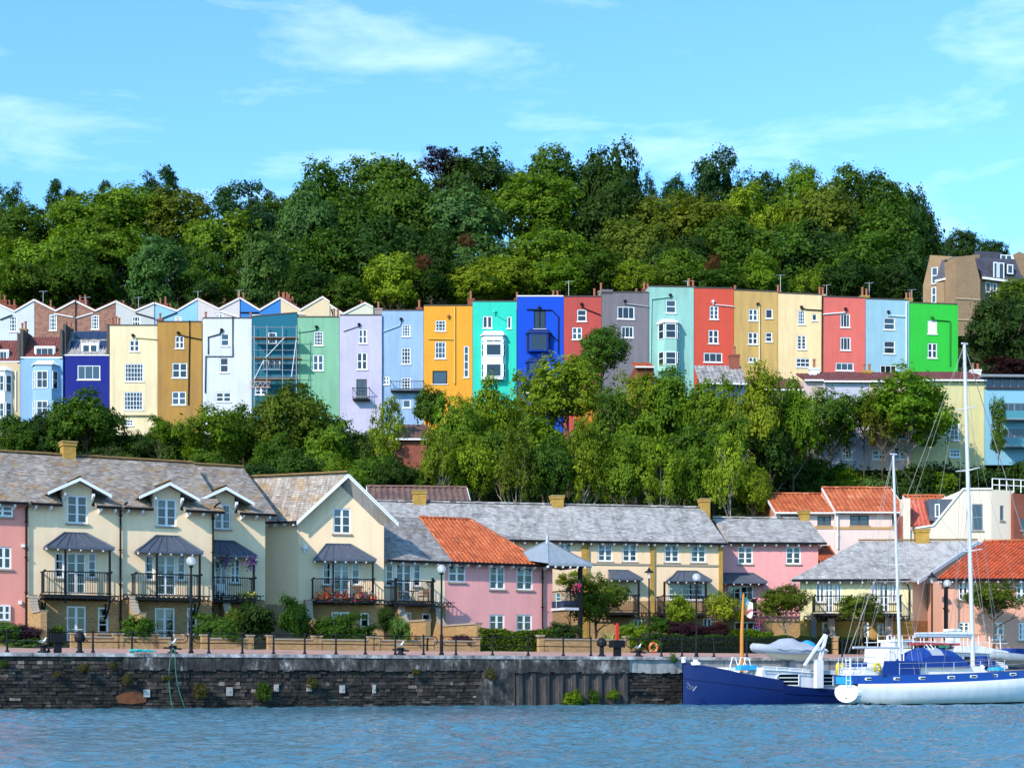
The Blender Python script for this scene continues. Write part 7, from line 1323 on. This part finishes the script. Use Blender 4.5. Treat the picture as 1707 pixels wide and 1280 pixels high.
# blue barge
bf_ = Fr(1138, 90.2, QT); tb = thing('barge', bf_.p(6, 0, 0), 'dark blue steel barge moored against the quay with an orange mast', 'boat')
sh = [(1138, 1102.4), (1164, 1107), (1208, 1115), (1232.5, 1120.5), (1271, 1127.5), (1304, 1133.5), (1308, 1140), (1331, 1144), (1383.6, 1148), (1440, 1150)]
st = []
for i, (x, y) in enumerate(sh):
    d = [0, .5, 1.15, 1.45, 1.85, 2.0, 2.0, 2.0, 2.0, 1.9][i]; u = bf_.U(x, d); st.append((u if i else 0, max(d, .04), bf_.z(x, y, d), -.45))
prof = [(0.0, 1.0, 0), (.30, .985, 0), (.55, .95, 0), (.80, .88, 0), (.84, .86, 1), (1.0, .45, 1)]
st = refine(st); m, rws = hull(tb, bf_, st, prof, None); hb = m.build('hull', [NAVY, BOOT, plain('deck_grey', (.30, .31, .32), .7)], tb, True)
m = MB(); 
for (u, B, zs, zb), (u2, B2, zs2, zb2) in zip(st, st[1:]): m.bar(bf_.p(u, zs*.62, B*.985+.03), bf_.p(u2, zs2*.62 if zs2 > 0 else 0, B2*.985+.03), .05)
m.build('rubbing_strake', NAVY, hb)
z1 = bf_.z(1300, 1113, 1.6); ua, ub = bf_.U(1223, 1.6), bf_.U(1272, 1.6)
MB().prism(bf_, [(bf_.U(1246, .8), 1.3), (bf_.U(1272, .8), 1.0), (bf_.U(1272, .8), bf_.z(1272, 1112, .8)), (bf_.U(1254, .8), bf_.z(1254, 1114, .8))], -.8, .8).build('foredeck_house', HW_, tb)
GREYW = plain('cabin_grey_white', (.62, .64, .68), .4, .4, 0, .06); c0, c1 = bf_.U(1272, 1.75), bf_.U(1440, 1.75); ca = MB().prism(bf_, [(c0, .9), (c1, .6), (c1, bf_.z(1440, 1121, 1.75)), (c0, bf_.z(1272, 1112, 1.75))], -1.6, 1.66).build('deckhouse', GREYW, tb)
for xa, xb in ((1303, 1335), (1369, 1392)):
    a, b = bf_.U(xa, 1.9), bf_.U(xb, 1.9); z0_, z1_ = bf_.z(xa, 1142, 1.9), bf_.z(xa, 1123, 1.9); MB().box(bf_, a, b, z0_, z1_, 1.66, 1.675).build('side_opening', DARK, tb)
    m = MB(); r = (z1_-z0_)/2; m.torus(bf_.p(a+r*.2, (z0_+z1_)/2, 1.72), bf_.u, V(0,0,1), r, .03, 12, 5, 0, math.pi/2, 1.5*math.pi)
    for k in range(4): z = z0_+(z1_-z0_)*k/3; m.tube([bf_.p(a, z, 1.72), bf_.p(b, z, 1.72)], .028, 5)
    m.tube([bf_.p(b, z0_, 1.72), bf_.p(b, z1_, 1.72)], .03, 5); m.build('guard_rail', WHITE, tb)
m = MB()
for z, y in ((0, 1112), (0, 1117)):
    pts = [bf_.p(bf_.U(x, 1.8), bf_.z(x, yy+(y-1112), 1.8), 1.8) for x, yy in ((1272, 1111), (1300, 1112), (1340, 1115), (1385, 1118), (1440, 1120))]; m.tube(pts, .03, 5)
for x, yy in ((1272, 1111), (1295, 1112), (1317, 1113.5), (1338, 1115), (1362, 1116.5), (1385, 1118)): m.tube([bf_.p(bf_.U(x, 1.8), bf_.z(x, yy, 1.8), 1.8), bf_.p(bf_.U(x, 1.8), bf_.z(x, yy+6, 1.8), 1.8)], .025, 5)
m.build('deck_rail', WHITE, tb)
m = MB()
for x in (1216, 1230, 1238): m.tube([bf_.p(bf_.U(x, .6), bf_.z(x, 1114, .6), .6), bf_.p(bf_.U(x+5, .6), bf_.z(x+5, 1095, .6), .6), bf_.p(bf_.U(x+10, .6), bf_.z(x+10, 1096, .6), .6), bf_.p(bf_.U(x+15, .6), bf_.z(x+15, 1114, .6), .6)], .03, 5)
m.build('companion_rail', WHITE, tb); MB().box(bf_, bf_.U(1208, .5), bf_.U(1236, .5), bf_.z(1220, 1117, .5), bf_.z(1220, 1112, .5), -.8, .8).build('hatch', HW_, tb)
m = MB(); zb_ = bf_.z(1237, 1116, 0); zt_ = bf_.z(1237, 989, 0); u = bf_.U(1236.5, 0); MB().tube([bf_.p(u, zb_-.6, 0), bf_.p(u+.0, zb_+2, 0), bf_.p(u+.12, zt_, 0)], [.11, .10, .06], 10).build('mast', ORMAST, tb)
ax = bf_.p(bf_.U(1149, 1.05), bf_.z(1149, 1142, 1.05), 1.12); m = MB(); m.tube([ax+V(-.15,-.05,.15), ax+V(.05,-.05,-.1)], .05, 6); m.torus(ax+V(0,-.05,0), bf_.u, V(0,0,1), .2, .045, 10, 5, 0, 3.4, 6.0); m.tube([ax+V(.35,-.1,-.05), ax+V(.15,-.1,-.3)], .05, 6); m.build('anchor', plain('anchor_paint', (.10, .12, .17), .5), tb)
MB().lathe(bf_.p(bf_.U(1143, .3), bf_.z(1143, 1104, .3), .1), [(.12, 0), (.12, .2), (.18, .24), (.05, .32)], 8).build('mooring_bitt', WHITE, tb); MB().lathe(bf_.p(bf_.U(1163, .5), bf_.z(1163, 1108, .5), .3), [(.3, 0), (.3, .12), (.12, .2), (.14, .3)], 8).build('windlass', WHITE, tb)
o = MB(); 
for i in range(5): a = bf_.U(1236+i*6, 1.0); o.lathe(bf_.p(a, bf_.z(1250, 1117, 1.0), .9), [(.02, .0), (.3, .02), (.26, .22+.05*(i % 2)), (.02, .3)], 8)
tag(o.build('tarpaulin', CYANC), 'bright blue tarpaulin bundles on the barge foredeck beside the orange mast', 'tarpaulin')
# flag
fl_ = thing('flag', bf_.p(u+.1, zt_-1.3, 0), 'small colourful flag hanging from the orange mast', 'flag'); m = MB(); W_, H_ = .52, 1.0
for i in range(8):
    for j in range(10):
        def q(a, b): x = a/8; y = b/10; return bf_.p(u+.16+W_*x, zt_-.15-H_*y-.35*x*(1-.2*y), .09*math.sin(x*7+y*2)*x)
        c = 0 if (i+j*.5) < 3 else 1 if j < 4 else 2 if (i < 3) else 3 if (i+j) % 5 < 2 else 1
        m.face([q(i, j), q(i+1, j), q(i+1, j+1), q(i, j+1)], c)
m.build('cloth', [plain('flag_teal', (.03, .32, .22)), plain('flag_white', (.75, .75, .72)), plain('flag_orange', (.65, .22, .03)), plain('flag_red', (.45, .05, .06))], fl_)
# crane
t = thing('deck_crane', bf_.p(bf_.U(1363, 1.9), .8, 1.95), 'white dinghy crane rising from the barge side deck', 'crane'); zc = bf_.z(1363, 1100, 1.95)
MB().box(bf_, bf_.U(1357.5, 1.95), bf_.U(1369, 1.95), bf_.z(1363, 1146, 1.95), zc, 1.9, 2.15).build('crane_post', HW_, t)
tp = bf_.p(bf_.U(1376, 1.9), bf_.z(1376, 1054, 1.9), 2.0); MB().bar(bf_.p(bf_.U(1365, 1.9), zc, 2.0), tp, .16).build('jib_arm', HW_, t); MB().bar(bf_.p(bf_.U(1339, 1.9), bf_.z(1339, 1109, 1.9), 2.0), tp, .12).build('jib_stay', HW_, t); MB().bar(bf_.p(bf_.U(1350, 1.9), bf_.z(1350, 1100, 1.9), 2.1), bf_.p(bf_.U(1371, 1.9), bf_.z(1371, 1078, 1.9), 2.1), .05).build('hydraulic_ram', plain('galvanised', (.3, .31, .33), .4, .5, .4), t)
MB().ball(tp+V(0,0,.05), .2, 8).build('jib_head', BLACK, t)
def dinghy(fr, xs, ys, d, L_, label, tubec, hullc, cover=None, flip=1):
    x0, x1 = xs; u0, u1 = fr.U(x0, d), fr.U(x1, d); z = fr.z((x0+x1)/2, ys, d)+.1; t = thing('dinghy', fr.p((u0+u1)/2, z-.5, d), label, 'dinghy', 'inflatable dinghies'); B = .62; L_ = u1-u0
    r = .24
    for s_ in (1, -1):
        pts = [fr.p(u1, z, d+s_*B), fr.p(u0+L_*.45, z+.02, d+s_*B), fr.p(u0+L_*.2, z+.10, d+s_*B*.85), fr.p(u0+L_*.07, z+.18, d+s_*B*.45), fr.p(u0+.1, z+.22, d)]
        MB().tube([p for p in pts], [r*.55, r, r, r*.95, r*.9], 10).build('side_tube', tubec, t, True)
    m = MB(); k = [(u0+L_*.12, .10, .05), (u0+L_*.3, .5, -.42), (u0+L_*.7, .56, -.5), (u1-.1, .5, -.42)]
    for (a, b, c), (a2, b2, c2) in zip(k, k[1:]):
        for s_ in (1, -1): m.face([fr.p(a, z, d+s_*b), fr.p(a2, z, d+s_*b2), fr.p(a2, z+c2*.7, d+s_*b2*.6), fr.p(a, z+c*.7, d+s_*b*.6)]); m.face([fr.p(a, z+c*.7, d+s_*b*.6), fr.p(a2, z+c2*.7, d+s_*b2*.6), fr.p(a2, z+c2, d), fr.p(a, z+c, d)])
    m.face([fr.p(u1-.1, z, d-.5), fr.p(u1-.1, z, d+.5), fr.p(u1-.1, z-.4, d)]); m.build('hull', hullc, t, True)
    if cover:
        m = MB(); N_ = 12; M_ = 8; G = {}
        for i in range(N_+1):
            for j in range(M_+1):
                f_ = i/N_; g_ = j/M_*2-1; h = .10+.48*math.exp(-((f_-.50)/.2)**2)+.16*math.exp(-((f_-.8)/.18)**2); w_ = (B+r)*(min(1, (f_+.02)/.28)**.6); G[i, j] = fr.p(u0+.05+L_*f_*.99, z+.12*(1-f_)+(h+.1)*(1-abs(g_)**1.8)+.04*math.sin(i*2.3+j), d+g_*w_)
        for i in range(N_):
            for j in range(M_): m.face([G[i, j], G[i+1, j], G[i+1, j+1], G[i, j+1]])
        m.build('cover', cover, t, True)
    return t
GCOV = plain('grey_cover', (.34, .37, .43), .7, .2, 0, .12); dinghy(bf_, (1254, 1366), 1088, .3, 4, 'grey dinghy under a grey cover lying on the barge deck', GCOV, plain('cream_hull', (.55, .50, .36), .5), GCOV)
o = MB().lathe(bf_.p(bf_.U(1347, .3), bf_.z(1347, 1084, .3), .2), [(.5, -.2), (.62, .0), (.55, .25), (.38, .45), (.05, .58)], 9); tag(o.build('blue_cover', CYANC), 'bright cyan covered outboard sitting behind the grey dinghy', 'cover')
# white yacht
yf = Fr(1411, 88.6, QT); ty = thing('sailing_yacht', yf.p(6, 0, 0), 'large white ketch yacht with a blue hull band and two tall masts', 'yacht')
US = [0, .8, 1.8, 3.2, 5, 7.5, 10, 12, 13.6, 14.8, 15.6]; BS = [.95, 1.15, 1.35, 1.6, 1.8, 1.9, 1.75, 1.35, .85, .4, .05]
zsh = lambda u: 1.58+.0045*u+.0022*u*u; st = refine([(u, B, zsh(u), (-.35 if u > 1.2 else .12-.35*u)) for u, B in zip(US, BS)]); st = [(u, max(B, .03), zsh(u), z) for u, B, _, z in st]
prof = [(0.0, 1.0, 0), (.22, 1.005, 0), (.226, 1.02, 1), (.45, 1.0, 1), (.60, .95, 1), (.72, .87, 1), (.78, .81, 1), (.82, .77, 1), (.86, .70, 1), (.92, .52, 1), (1.0, .1, 1)]
def yhull():
    m = MB()
    def P(i, j, s_): 
        u, B, zs, zb = st[i]; k, bfac, _ = prof[j]; z = zs+(zb-zs)*k
        if k <= .226: z = zs-.45*(k/.226)
        return yf.p(u-(.0 if i else 0), z, s_*B*bfac)
    for i in range(len(st)-1):
        for j in range(len(prof)-1):
            for s_ in (1, -1): q_ = [P(i, j, s_), P(i+1, j, s_), P(i+1, j+1, s_), P(i, j+1, s_)]; m.face(q_, 0 if prof[j][2] == 0 else (3 if sum(v.z for v in q_)/4 < .10 else 1))
        a, b = st[i], st[i+1]; m.face([yf.p(a[0], a[2]-.03, a[1]), yf.p(b[0], b[2]-.03, b[1]), yf.p(b[0], b[2]-.03, -b[1]), yf.p(a[0], a[2]-.03, -a[1])], 2)
    h = m.build('hull', [BANDB, TOPS, plain('teak_deck', (.42, .34, .25), .8), BOOT], ty, True); h.data.polygons.foreach_set('use_smooth', [p.material_index != 2 for p in h.data.polygons])
    # rounded white transom and the blue quarter above it
    m = MB(); n = 20; c = 1.13; pts = [yf.p(-.02-.25*max(0, (1.13+.30*math.sin(a)*0-.2))*.0, .70+.56*math.sin(a)*(1.0 if math.sin(a) < 0 else .8), .98*math.cos(a)) for a in [2*math.pi*i/n for i in range(n)]]; m.face(pts); bk = [p+yf.u*.3 for p in pts]
    for i in range(n): m.face([pts[i], pts[(i+1) % n], bk[(i+1) % n], bk[i]])
    m.build('transom', HW_, h); MB().box(yf, -.03, .6, 1.14, zsh(0), -.97, .97).build('stern_quarter', BANDB, h)
    MB().box(yf, -.1, .1, 1.12, 1.32, -.75, .55).box(yf, -.08, .25, 1.32, 1.50, -.8, .5).build('cyan_stern_cover', CYANC, ty); MB().lathe(yf.p(-.03, .38, 0), [(.06, -.02), (.06, .02)], 8).build('exhaust', BLACK, h)
    k = 0
    for x in (1463, 1504, 1541, 1585, 1621, 1656, 1689):
        u = yf.U(x, 1.8); B = np.interp(u, US, BS)*1.0; z = zsh(u)-.20; g = Fr(o=yf.o, th=yf.th); w_ = .19; m = MB(); pts = [(w_*(1 if math.cos(a) > 0 else -1)+.07*math.cos(a), .085*math.sin(a)) for a in [2*math.pi*(i+.5)/12 for i in range(12)]]
        out_ = [yf.p(u+a, z+b, B+.03) for a, b in pts]; inn = [yf.p(u+a*.72, z+b*.6, B+.04) for a, b in pts]
        for i in range(12): m.face([out_[i], out_[(i+1) % 12], inn[(i+1) % 12], inn[i]]); m.face([out_[i], out_[(i+1) % 12], out_[(i+1) % 12]-yf.n*.05, out_[i]-yf.n*.05])
        pf = m.build('porthole', HW_, h); m = MB(); m.face(inn); m.build('porthole_glass', GLASS, h)
    return h
yhull()
zy = lambda x, y, d=0: yf.z(x, y, d); uy = lambda x, d=0: yf.U(x, d)
MB().prism(yf, [(uy(1437, .9), 1.55), (uy(1650, .9), 1.6), (uy(1632, .9), zy(1632, 1110, .9)), (uy(1590, .9), zy(1590, 1106, .9)), (uy(1440, .9), zy(1440, 1112, .9))], -1.0, 1.0).build('cabin_trunk', HW_, ty)
MB().prism(yf, [(uy(1470, 1.35), zsh(2)), (uy(1534, 1.35), zsh(3)), (uy(1534, 1.35), zy(1534, 1101, 1.35)), (uy(1474, 1.35), zy(1474, 1101, 1.35))], 1.33, 1.38).build('blue_dodger', ROYAL, ty)
MB().prism(yf, [(uy(1412, -1), zsh(0)), (uy(1446, -1), zsh(1)), (uy(1446, -1), zy(1446, 1103, -1)), (uy(1411, -1), zy(1411, 1103, -1))], -1.05, -1.0).build('far_dodger', ROYAL, ty)
def hood():   # spray hood: arched canvas with a clear panel
    m = MB(); k = [(uy(1506), .25), (uy(1518), .78), (uy(1532), 1.0), (uy(1552), 1.02), (uy(1575), .90), (uy(1588), .55), (uy(1595), .12)]; z0_ = zy(1540, 1112); H_ = zy(1540, 1079)-z0_; rows_ = []
    for u, h in k: rows_.append([yf.p(u, z0_+H_*h*math.sin(math.pi*j/8)**.55 if 0 < j < 8 else z0_, 1.15*math.cos(math.pi*j/8)) for j in range(9)])
    for a, b in zip(rows_, rows_[1:]):
        for j in range(8): m.face([a[j], b[j], b[j+1], a[j+1]], 1 if (a is rows_[2] and j in (1, 2)) else 0)
    m.face(rows_[0]); m.build('spray_hood', [ROYAL, plain('hood_window', (.35, .38, .42), .15, .6)], ty)
hood()
MAIN, MIZ = [], []
def mast(xb, yb_, xt, yt_, d, r, name, spre):
    a = yf.p(uy(xb, d), zy(xb, yb_, d), d); b = yf.p(uy(xt, d), zy(xt, yt_, d), d); o = MB().tube([a, a.lerp(b, .5), b], [r, r*.92, r*.7], 12).build(name, MAST, ty)
    for f_, l_ in spre: c = a.lerp(b, f_); MB().tube([c-yf.n*l_+V(0,0,.06), c, c+yf.n*l_+V(0,0,.06)], [.025, .05, .025], 5).build('spreader', MAST, o)
    MB().box(Fr(o=V(b.x, b.y, 0), th=yf.th), -.18, .22, b.z, b.z+.08, -.05, .05).build('masthead', MAST, o); MB().tube([b, b+V(.02,0,.45)], .012, 4).build('whip_aerial', BLACK, o); return a, b
Ma, Mb = mast(1622, 1112, 1607.5, 574, 0, .125, 'main_mast', ((.36, .95), (.61, .95), (.80, .8))); Za, Zb = mast(1500.5, 1105, 1489, 758, 0, .09, 'mizzen_mast', ((.47, .7),))
m = MB(); b0 = Ma.lerp(Mb, .096); b1 = yf.p(uy(1525, .3), zy(1525, 1060, .3), .3); m.tube([b0, b1], .085, 9); o = m.build('main_boom', MAST, ty); m = MB(); m.tube([b0+V(0,0,.13), b1+V(0,0,.13)], [.13, .07], 8); m.build('furled_sail', plain('sail_cloth', (.66, .68, .72), .8, .2, 0, .1), o)
b0 = Za.lerp(Zb, .075); b1 = yf.p(uy(1422, .3), zy(1422, 1079, .3), .3); MB().tube([b0, b1], .065, 8).build('mizzen_boom', MAST, ty)
def wire(a, b, sag=0, r=.009):
    a, b = Vector(a), Vector(b); return MB().tube([a, a.lerp(b, .5)-V(0,0,sag), b], r, 4, cap=False).build('rigging_line', RIGW, ty)
sh_ = lambda x, s_, y=1118: yf.p(uy(x, s_*1.5), zsh(5), s_*1.6)
for s_ in (1, -1):
    for f_, x in ((1, 1626), (.61, 1612), (.61, 1640), (.36, 1618)): wire(Ma.lerp(Mb, f_), yf.p(uy(x, 0), zsh(8), s_*1.75))
    for f_, x in ((1, 1503), (.47, 1494), (.47, 1512)): wire(Za.lerp(Zb, f_), yf.p(uy(x, 0), zsh(3), s_*1.5))
    wire(Mb, yf.p(.1, zsh(0), s_*.7)); wire(Zb, yf.p(-.0, zsh(0)+.1, s_*.6)); wire(Zb.lerp(Za, .3), yf.p(.3, zsh(0), s_*.8))
wire(Mb, yf.p(15.5, zsh(15.5), 0), r=.03); wire(Mb.lerp(Ma, .2), yf.p(13.4, zsh(13.4), 0)); wire(Zb.lerp(Za, .02), Ma.lerp(Mb, .35)); wire(Zb, b1+V(.1,0,.1), .0); wire(Mb.lerp(Ma, .03), yf.p(uy(1525, .3), zy(1525, 1060, .3), .3)); wire(Mb.lerp(Ma, .5), yf.p(uy(1560, 1), zsh(5), 1.5))
m = MB(); pp = []
for u in (.25, 1.2, 2.4, 4.0, 5.8, 7.6, 9.4, 11.2, 13, 14.6):
    B = np.interp(u, US, BS)*.95
    for s_ in (1, -1): m.tube([yf.p(u, zsh(u), s_*B), yf.p(u, zsh(u)+.62, s_*B)], .018, 5)
for s_ in (1, -1):
    for h in (.34, .61): m.tube([yf.p(u, zsh(u)+h, s_*np.interp(u, US, BS)*.95) for u in (.25, 1.2, 2.4, 4, 5.8, 7.6, 9.4, 11.2, 13, 14.6)], .011, 4)
m.build('guard_rails', plain('stainless', (.55, .56, .58), .25, .6, .6), ty)
m = MB()
for h in (.3, .62, .95): m.tube([yf.p(1.1, zsh(0)+h, 1.0), yf.p(.1, zsh(0)+h, .8), yf.p(-.05, zsh(0)+h, 0), yf.p(.1, zsh(0)+h, -.8), yf.p(1.1, zsh(0)+h, -1.0)], .024, 5)
for u, d in ((.1, .8), (-.02, .3), (-.02, -.3), (.1, -.8), (1.1, 1), (1.1, -1)): m.tube([yf.p(u, zsh(0)-.05, d), yf.p(u, zsh(0)+.95, d)], .022, 5)
m.build('stern_pulpit', plain('stainless', 0), ty)
m = MB()
for d in (.15, .5): m.tube([yf.p(-.12, 1.0, d), yf.p(-.15, 2.5, d)], .02, 5)
for k in range(6): m.tube([yf.p(-.13, 1.05+k*.26, .15), yf.p(-.13, 1.05+k*.26, .5)], .018, 5)
m.build('boarding_ladder', WHITE, ty)
m = MB()
for u, d in ((2.3, .6), (3.3, .6)):
    m.tube([yf.p(u, zsh(2), d), yf.p(u+.15, zsh(2)+1.15, d*.8), yf.p(u+.3, zsh(2)+1.2, -d*.8), yf.p(u+.35, zsh(2), -d)], .03, 6)
m.build('cockpit_arch', WHITE, ty); m = MB().torus(yf.p(3.0, zsh(3)+.85, 0), yf.n, V(0,0,1), .38, .025, 16, 5); m.build('steering_wheel', plain('stainless', 0), ty)
m = MB()
for k in (0, .5): m.tube([yf.p(uy(1533+k*14), zy(1533, 1074), .5), yf.p(uy(1558+k*8), zy(1558, 1113), .9)], .035, 5)
m.build('hood_frame', WHITE, ty)
YB = plain('buoy_yellow', (.60, .48, .03), .7)
def horseshoe(x, y, d, label): p = yf.p(uy(x, d), zy(x, y, d), d+.08); tag(MB().torus(p, yf.u, V(0,0,1), .19, .075, 14, 8, 0, -1.1, math.pi+1.1).build('horseshoe_buoy', YB, None, True), label, 'life buoy')
horseshoe(1460.5, 1112, 1.2, 'yellow horseshoe life buoy hung on the near rail of the yacht by the blue dodger')
for x, l in ((1397, 'yellow fender nearest the barge rail'), (1404, 'yellow fender beside the horseshoe, at the yacht stern')): p = W(x, 1114, 91.5); tag(MB().lathe(p, [(.03, -.35), (.13, -.28), (.14, .15), (.09, .28), (.03, .35)], 10).build('fender', YB, None, True), l, 'fender')
dinghy(yf, (1655, 1745), 1101, .0, 4, 'grey and yellow inflatable dinghy lashed on the yacht foredeck', plain('hypalon_grey', (.25, .29, .32), .6), plain('hypalon_grey', 0)); 
p = yf.p(uy(1660, .4), zsh(9)+.02, .4); tag(MB().lathe(p, [(.02, 0), (.5, .02), (.42, .2), (.02, .26)], 9).build('tarpaulin', CYANC), 'cyan tarpaulin folded under the nose of the foredeck dinghy', 'tarpaulin')
MB().ball(yf.p(uy(1637, .5), zsh(8)+.25, .5), .16, 8).build('dorade_vent', WHITE, ty)
# motor cruiser behind the yacht
cf = Fr(1560, 96.6, .40); tc = thing('motor_cruiser', cf.p(0, 0, 0), 'white motor cruiser moored behind the yacht, mostly hidden by it', 'boat'); uc_ = lambda x, d=0: cf.U(x, d); zc_ = lambda x, y, d=0: cf.z(x, y, d)
st = [(uc_(1440), .9, 1.5, -.3), (uc_(1470), 1.5, 1.55, -.3), (uc_(1560), 1.6, 1.6, -.3), (uc_(1650), 1.4, 1.75, -.3), (uc_(1700), .7, 1.95, -.3), (uc_(1722), .05, 2.1, -.3)]
m, _ = hull(tc, cf, st, [(0.0, 1, 0), (.5, .95, 0), (1.0, .5, 1)], None); m.build('hull', [HW_, BOOT, HW_], tc)
MB().prism(cf, [(uc_(1458), 1.5), (uc_(1660), 1.6), (uc_(1655), zc_(1655, 1088)), (uc_(1600), zc_(1600, 1083)), (uc_(1500), zc_(1500, 1082)), (uc_(1462), zc_(1462, 1079))], -1.2, 1.2).build('cabin', HW_, tc)
MB().prism(cf, [(uc_(1566), zc_(1566, 1087)), (uc_(1660), zc_(1660, 1091)), (uc_(1655), zc_(1655, 1086)), (uc_(1605), zc_(1605, 1076)), (uc_(1570), zc_(1570, 1078))], -1.4, 1.4).build('wheelhouse_roof', HW_, tc)
MB().box(cf, uc_(1500), uc_(1578), zc_(1540, 1076), zc_(1540, 1072), -1.2, 1.25).build('red_trim', plain('cruiser_red', (.42, .06, .06), .5), tc); MB().box(cf, uc_(1544), uc_(1560), zc_(1550, 1080), zc_(1550, 1076), -1.1, 1.28).build('green_trim', plain('cruiser_green', (.03, .25, .15), .5), tc)
for x in (1594, 1608, 1622, 1636): MB().box(cf, uc_(x, 1.25), uc_(x+9, 1.25), zc_(x, 1108, 1.25), zc_(x, 1094, 1.25), 1.2, 1.24).build('cabin_window', GLASS, tc)
MB().box(cf, uc_(1478), uc_(1508), zc_(1490, 1070), zc_(1490, 1066), -.9, 1.0).box(cf, uc_(1480), uc_(1506), zc_(1490, 1079), zc_(1490, 1070), -.7, .8).build('flybridge_seat', HW_, tc)
MB().prism(cf, [(uc_(1581), zc_(1581, 1078)), (uc_(1596), zc_(1596, 1078)), (uc_(1594), zc_(1594, 1052)), (uc_(1583), zc_(1583, 1052))], -.3, .3).box(cf, uc_(1580.5), uc_(1594), zc_(1590, 1052), zc_(1590, 1048), -.45, .45).build('white_funnel', HW_, tc)
m = MB(); TRL = plain('bronze_rail', (.42, .22, .10), .5)
for s_ in (-1.2, 1.2):
    m.tube([cf.p(uc_(x), zc_(x, y), s_) for x, y in ((1462, 1060), (1500, 1059), (1560, 1059), (1620, 1058), (1655, 1060))], .03, 5); m.tube([cf.p(uc_(x), zc_(x, y), s_) for x, y in ((1462, 1070), (1560, 1069), (1658, 1073))], .02, 5, 1)
    for x in range(1465, 1660, 18): m.tube([cf.p(uc_(x), zc_(x, 1060), s_), cf.p(uc_(x+1), zc_(x, 1082), s_)], .028, 5, 1)
m.build('upper_rail', [TRL, WHITE], tc)
m = MB()
for x in (1464, 1476): m.tube([cf.p(uc_(x-5), zc_(x, 1096), .9), cf.p(uc_(x), zc_(x, 1060), .9), cf.p(uc_(x+6), zc_(x, 1058), .9), cf.p(uc_(x+9), zc_(x, 1070), .9)], .04, 6)
m.build('davit', WHITE, tc)
for x, yy in ((1636, 1103), (1650, 1104)): p = cf.p(uc_(x, 1.5), zc_(x, yy, 1.5), 1.5); tag(MB().lathe(p, [(.28, -.35), (.31, -.3), (.31, .3), (.28, .35)], 12).build('water_drum', ROYAL), 'blue drum on the cruiser side deck, '+('nearer the main mast' if x == 1636 else 'farther from the main mast'), 'drum')
g2_ = Fr(1690, 99.3, .45); t = thing('covered_boat', g2_.p(0, 0, 0), 'boat under a long flat blue cover at the right edge, behind the yacht', 'boat'); m = MB(); a, b = g2_.U(1656), g2_.U(1760); zt_ = g2_.z(1690, 1082)
MB().prism(g2_, [(a, zt_-.32), (b, zt_-.3), (b, zt_), (a+.3, zt_+.03)], -1.3, 1.3).build('blue_cover', ROYAL, t); MB().prism(g2_, [(a+.2, .0), (b, .0), (b, zt_-.35), (a-.2, zt_-.35)], -1.2, 1.2).build('hull', plain('hull_dark', (.02, .03, .06), .5), t)
# ---------------------------------------------------------------- labels of look-alike trees made to differ
from collections import defaultdict
dd = defaultdict(list)
for t, x, y, Z_ in TREES: dd[t['label']].append((t, x, y))
for lab, L__ in dd.items():
    if len(L__) > 1:
        L__.sort(key=lambda a: a[1])
        words_ = ['leftmost of them', 'second from left', 'third from left', 'fourth from left'] if len(L__) > 2 else None
        for i, (t, x, y) in enumerate(L__):
            if words_: t['label'] = lab.replace(' tree', ' tree,', 1)+', '+words_[min(i, 3)]
            else: t['label'] = ('taller ' if y == min(a[2] for a in L__) else 'lower ')+lab
for o in bpy.data.objects:
    if '_b' in o: del o['_b']
for o in list(bpy.data.objects):
    if o.type == 'EMPTY' and not o.children: bpy.data.objects.remove(o)
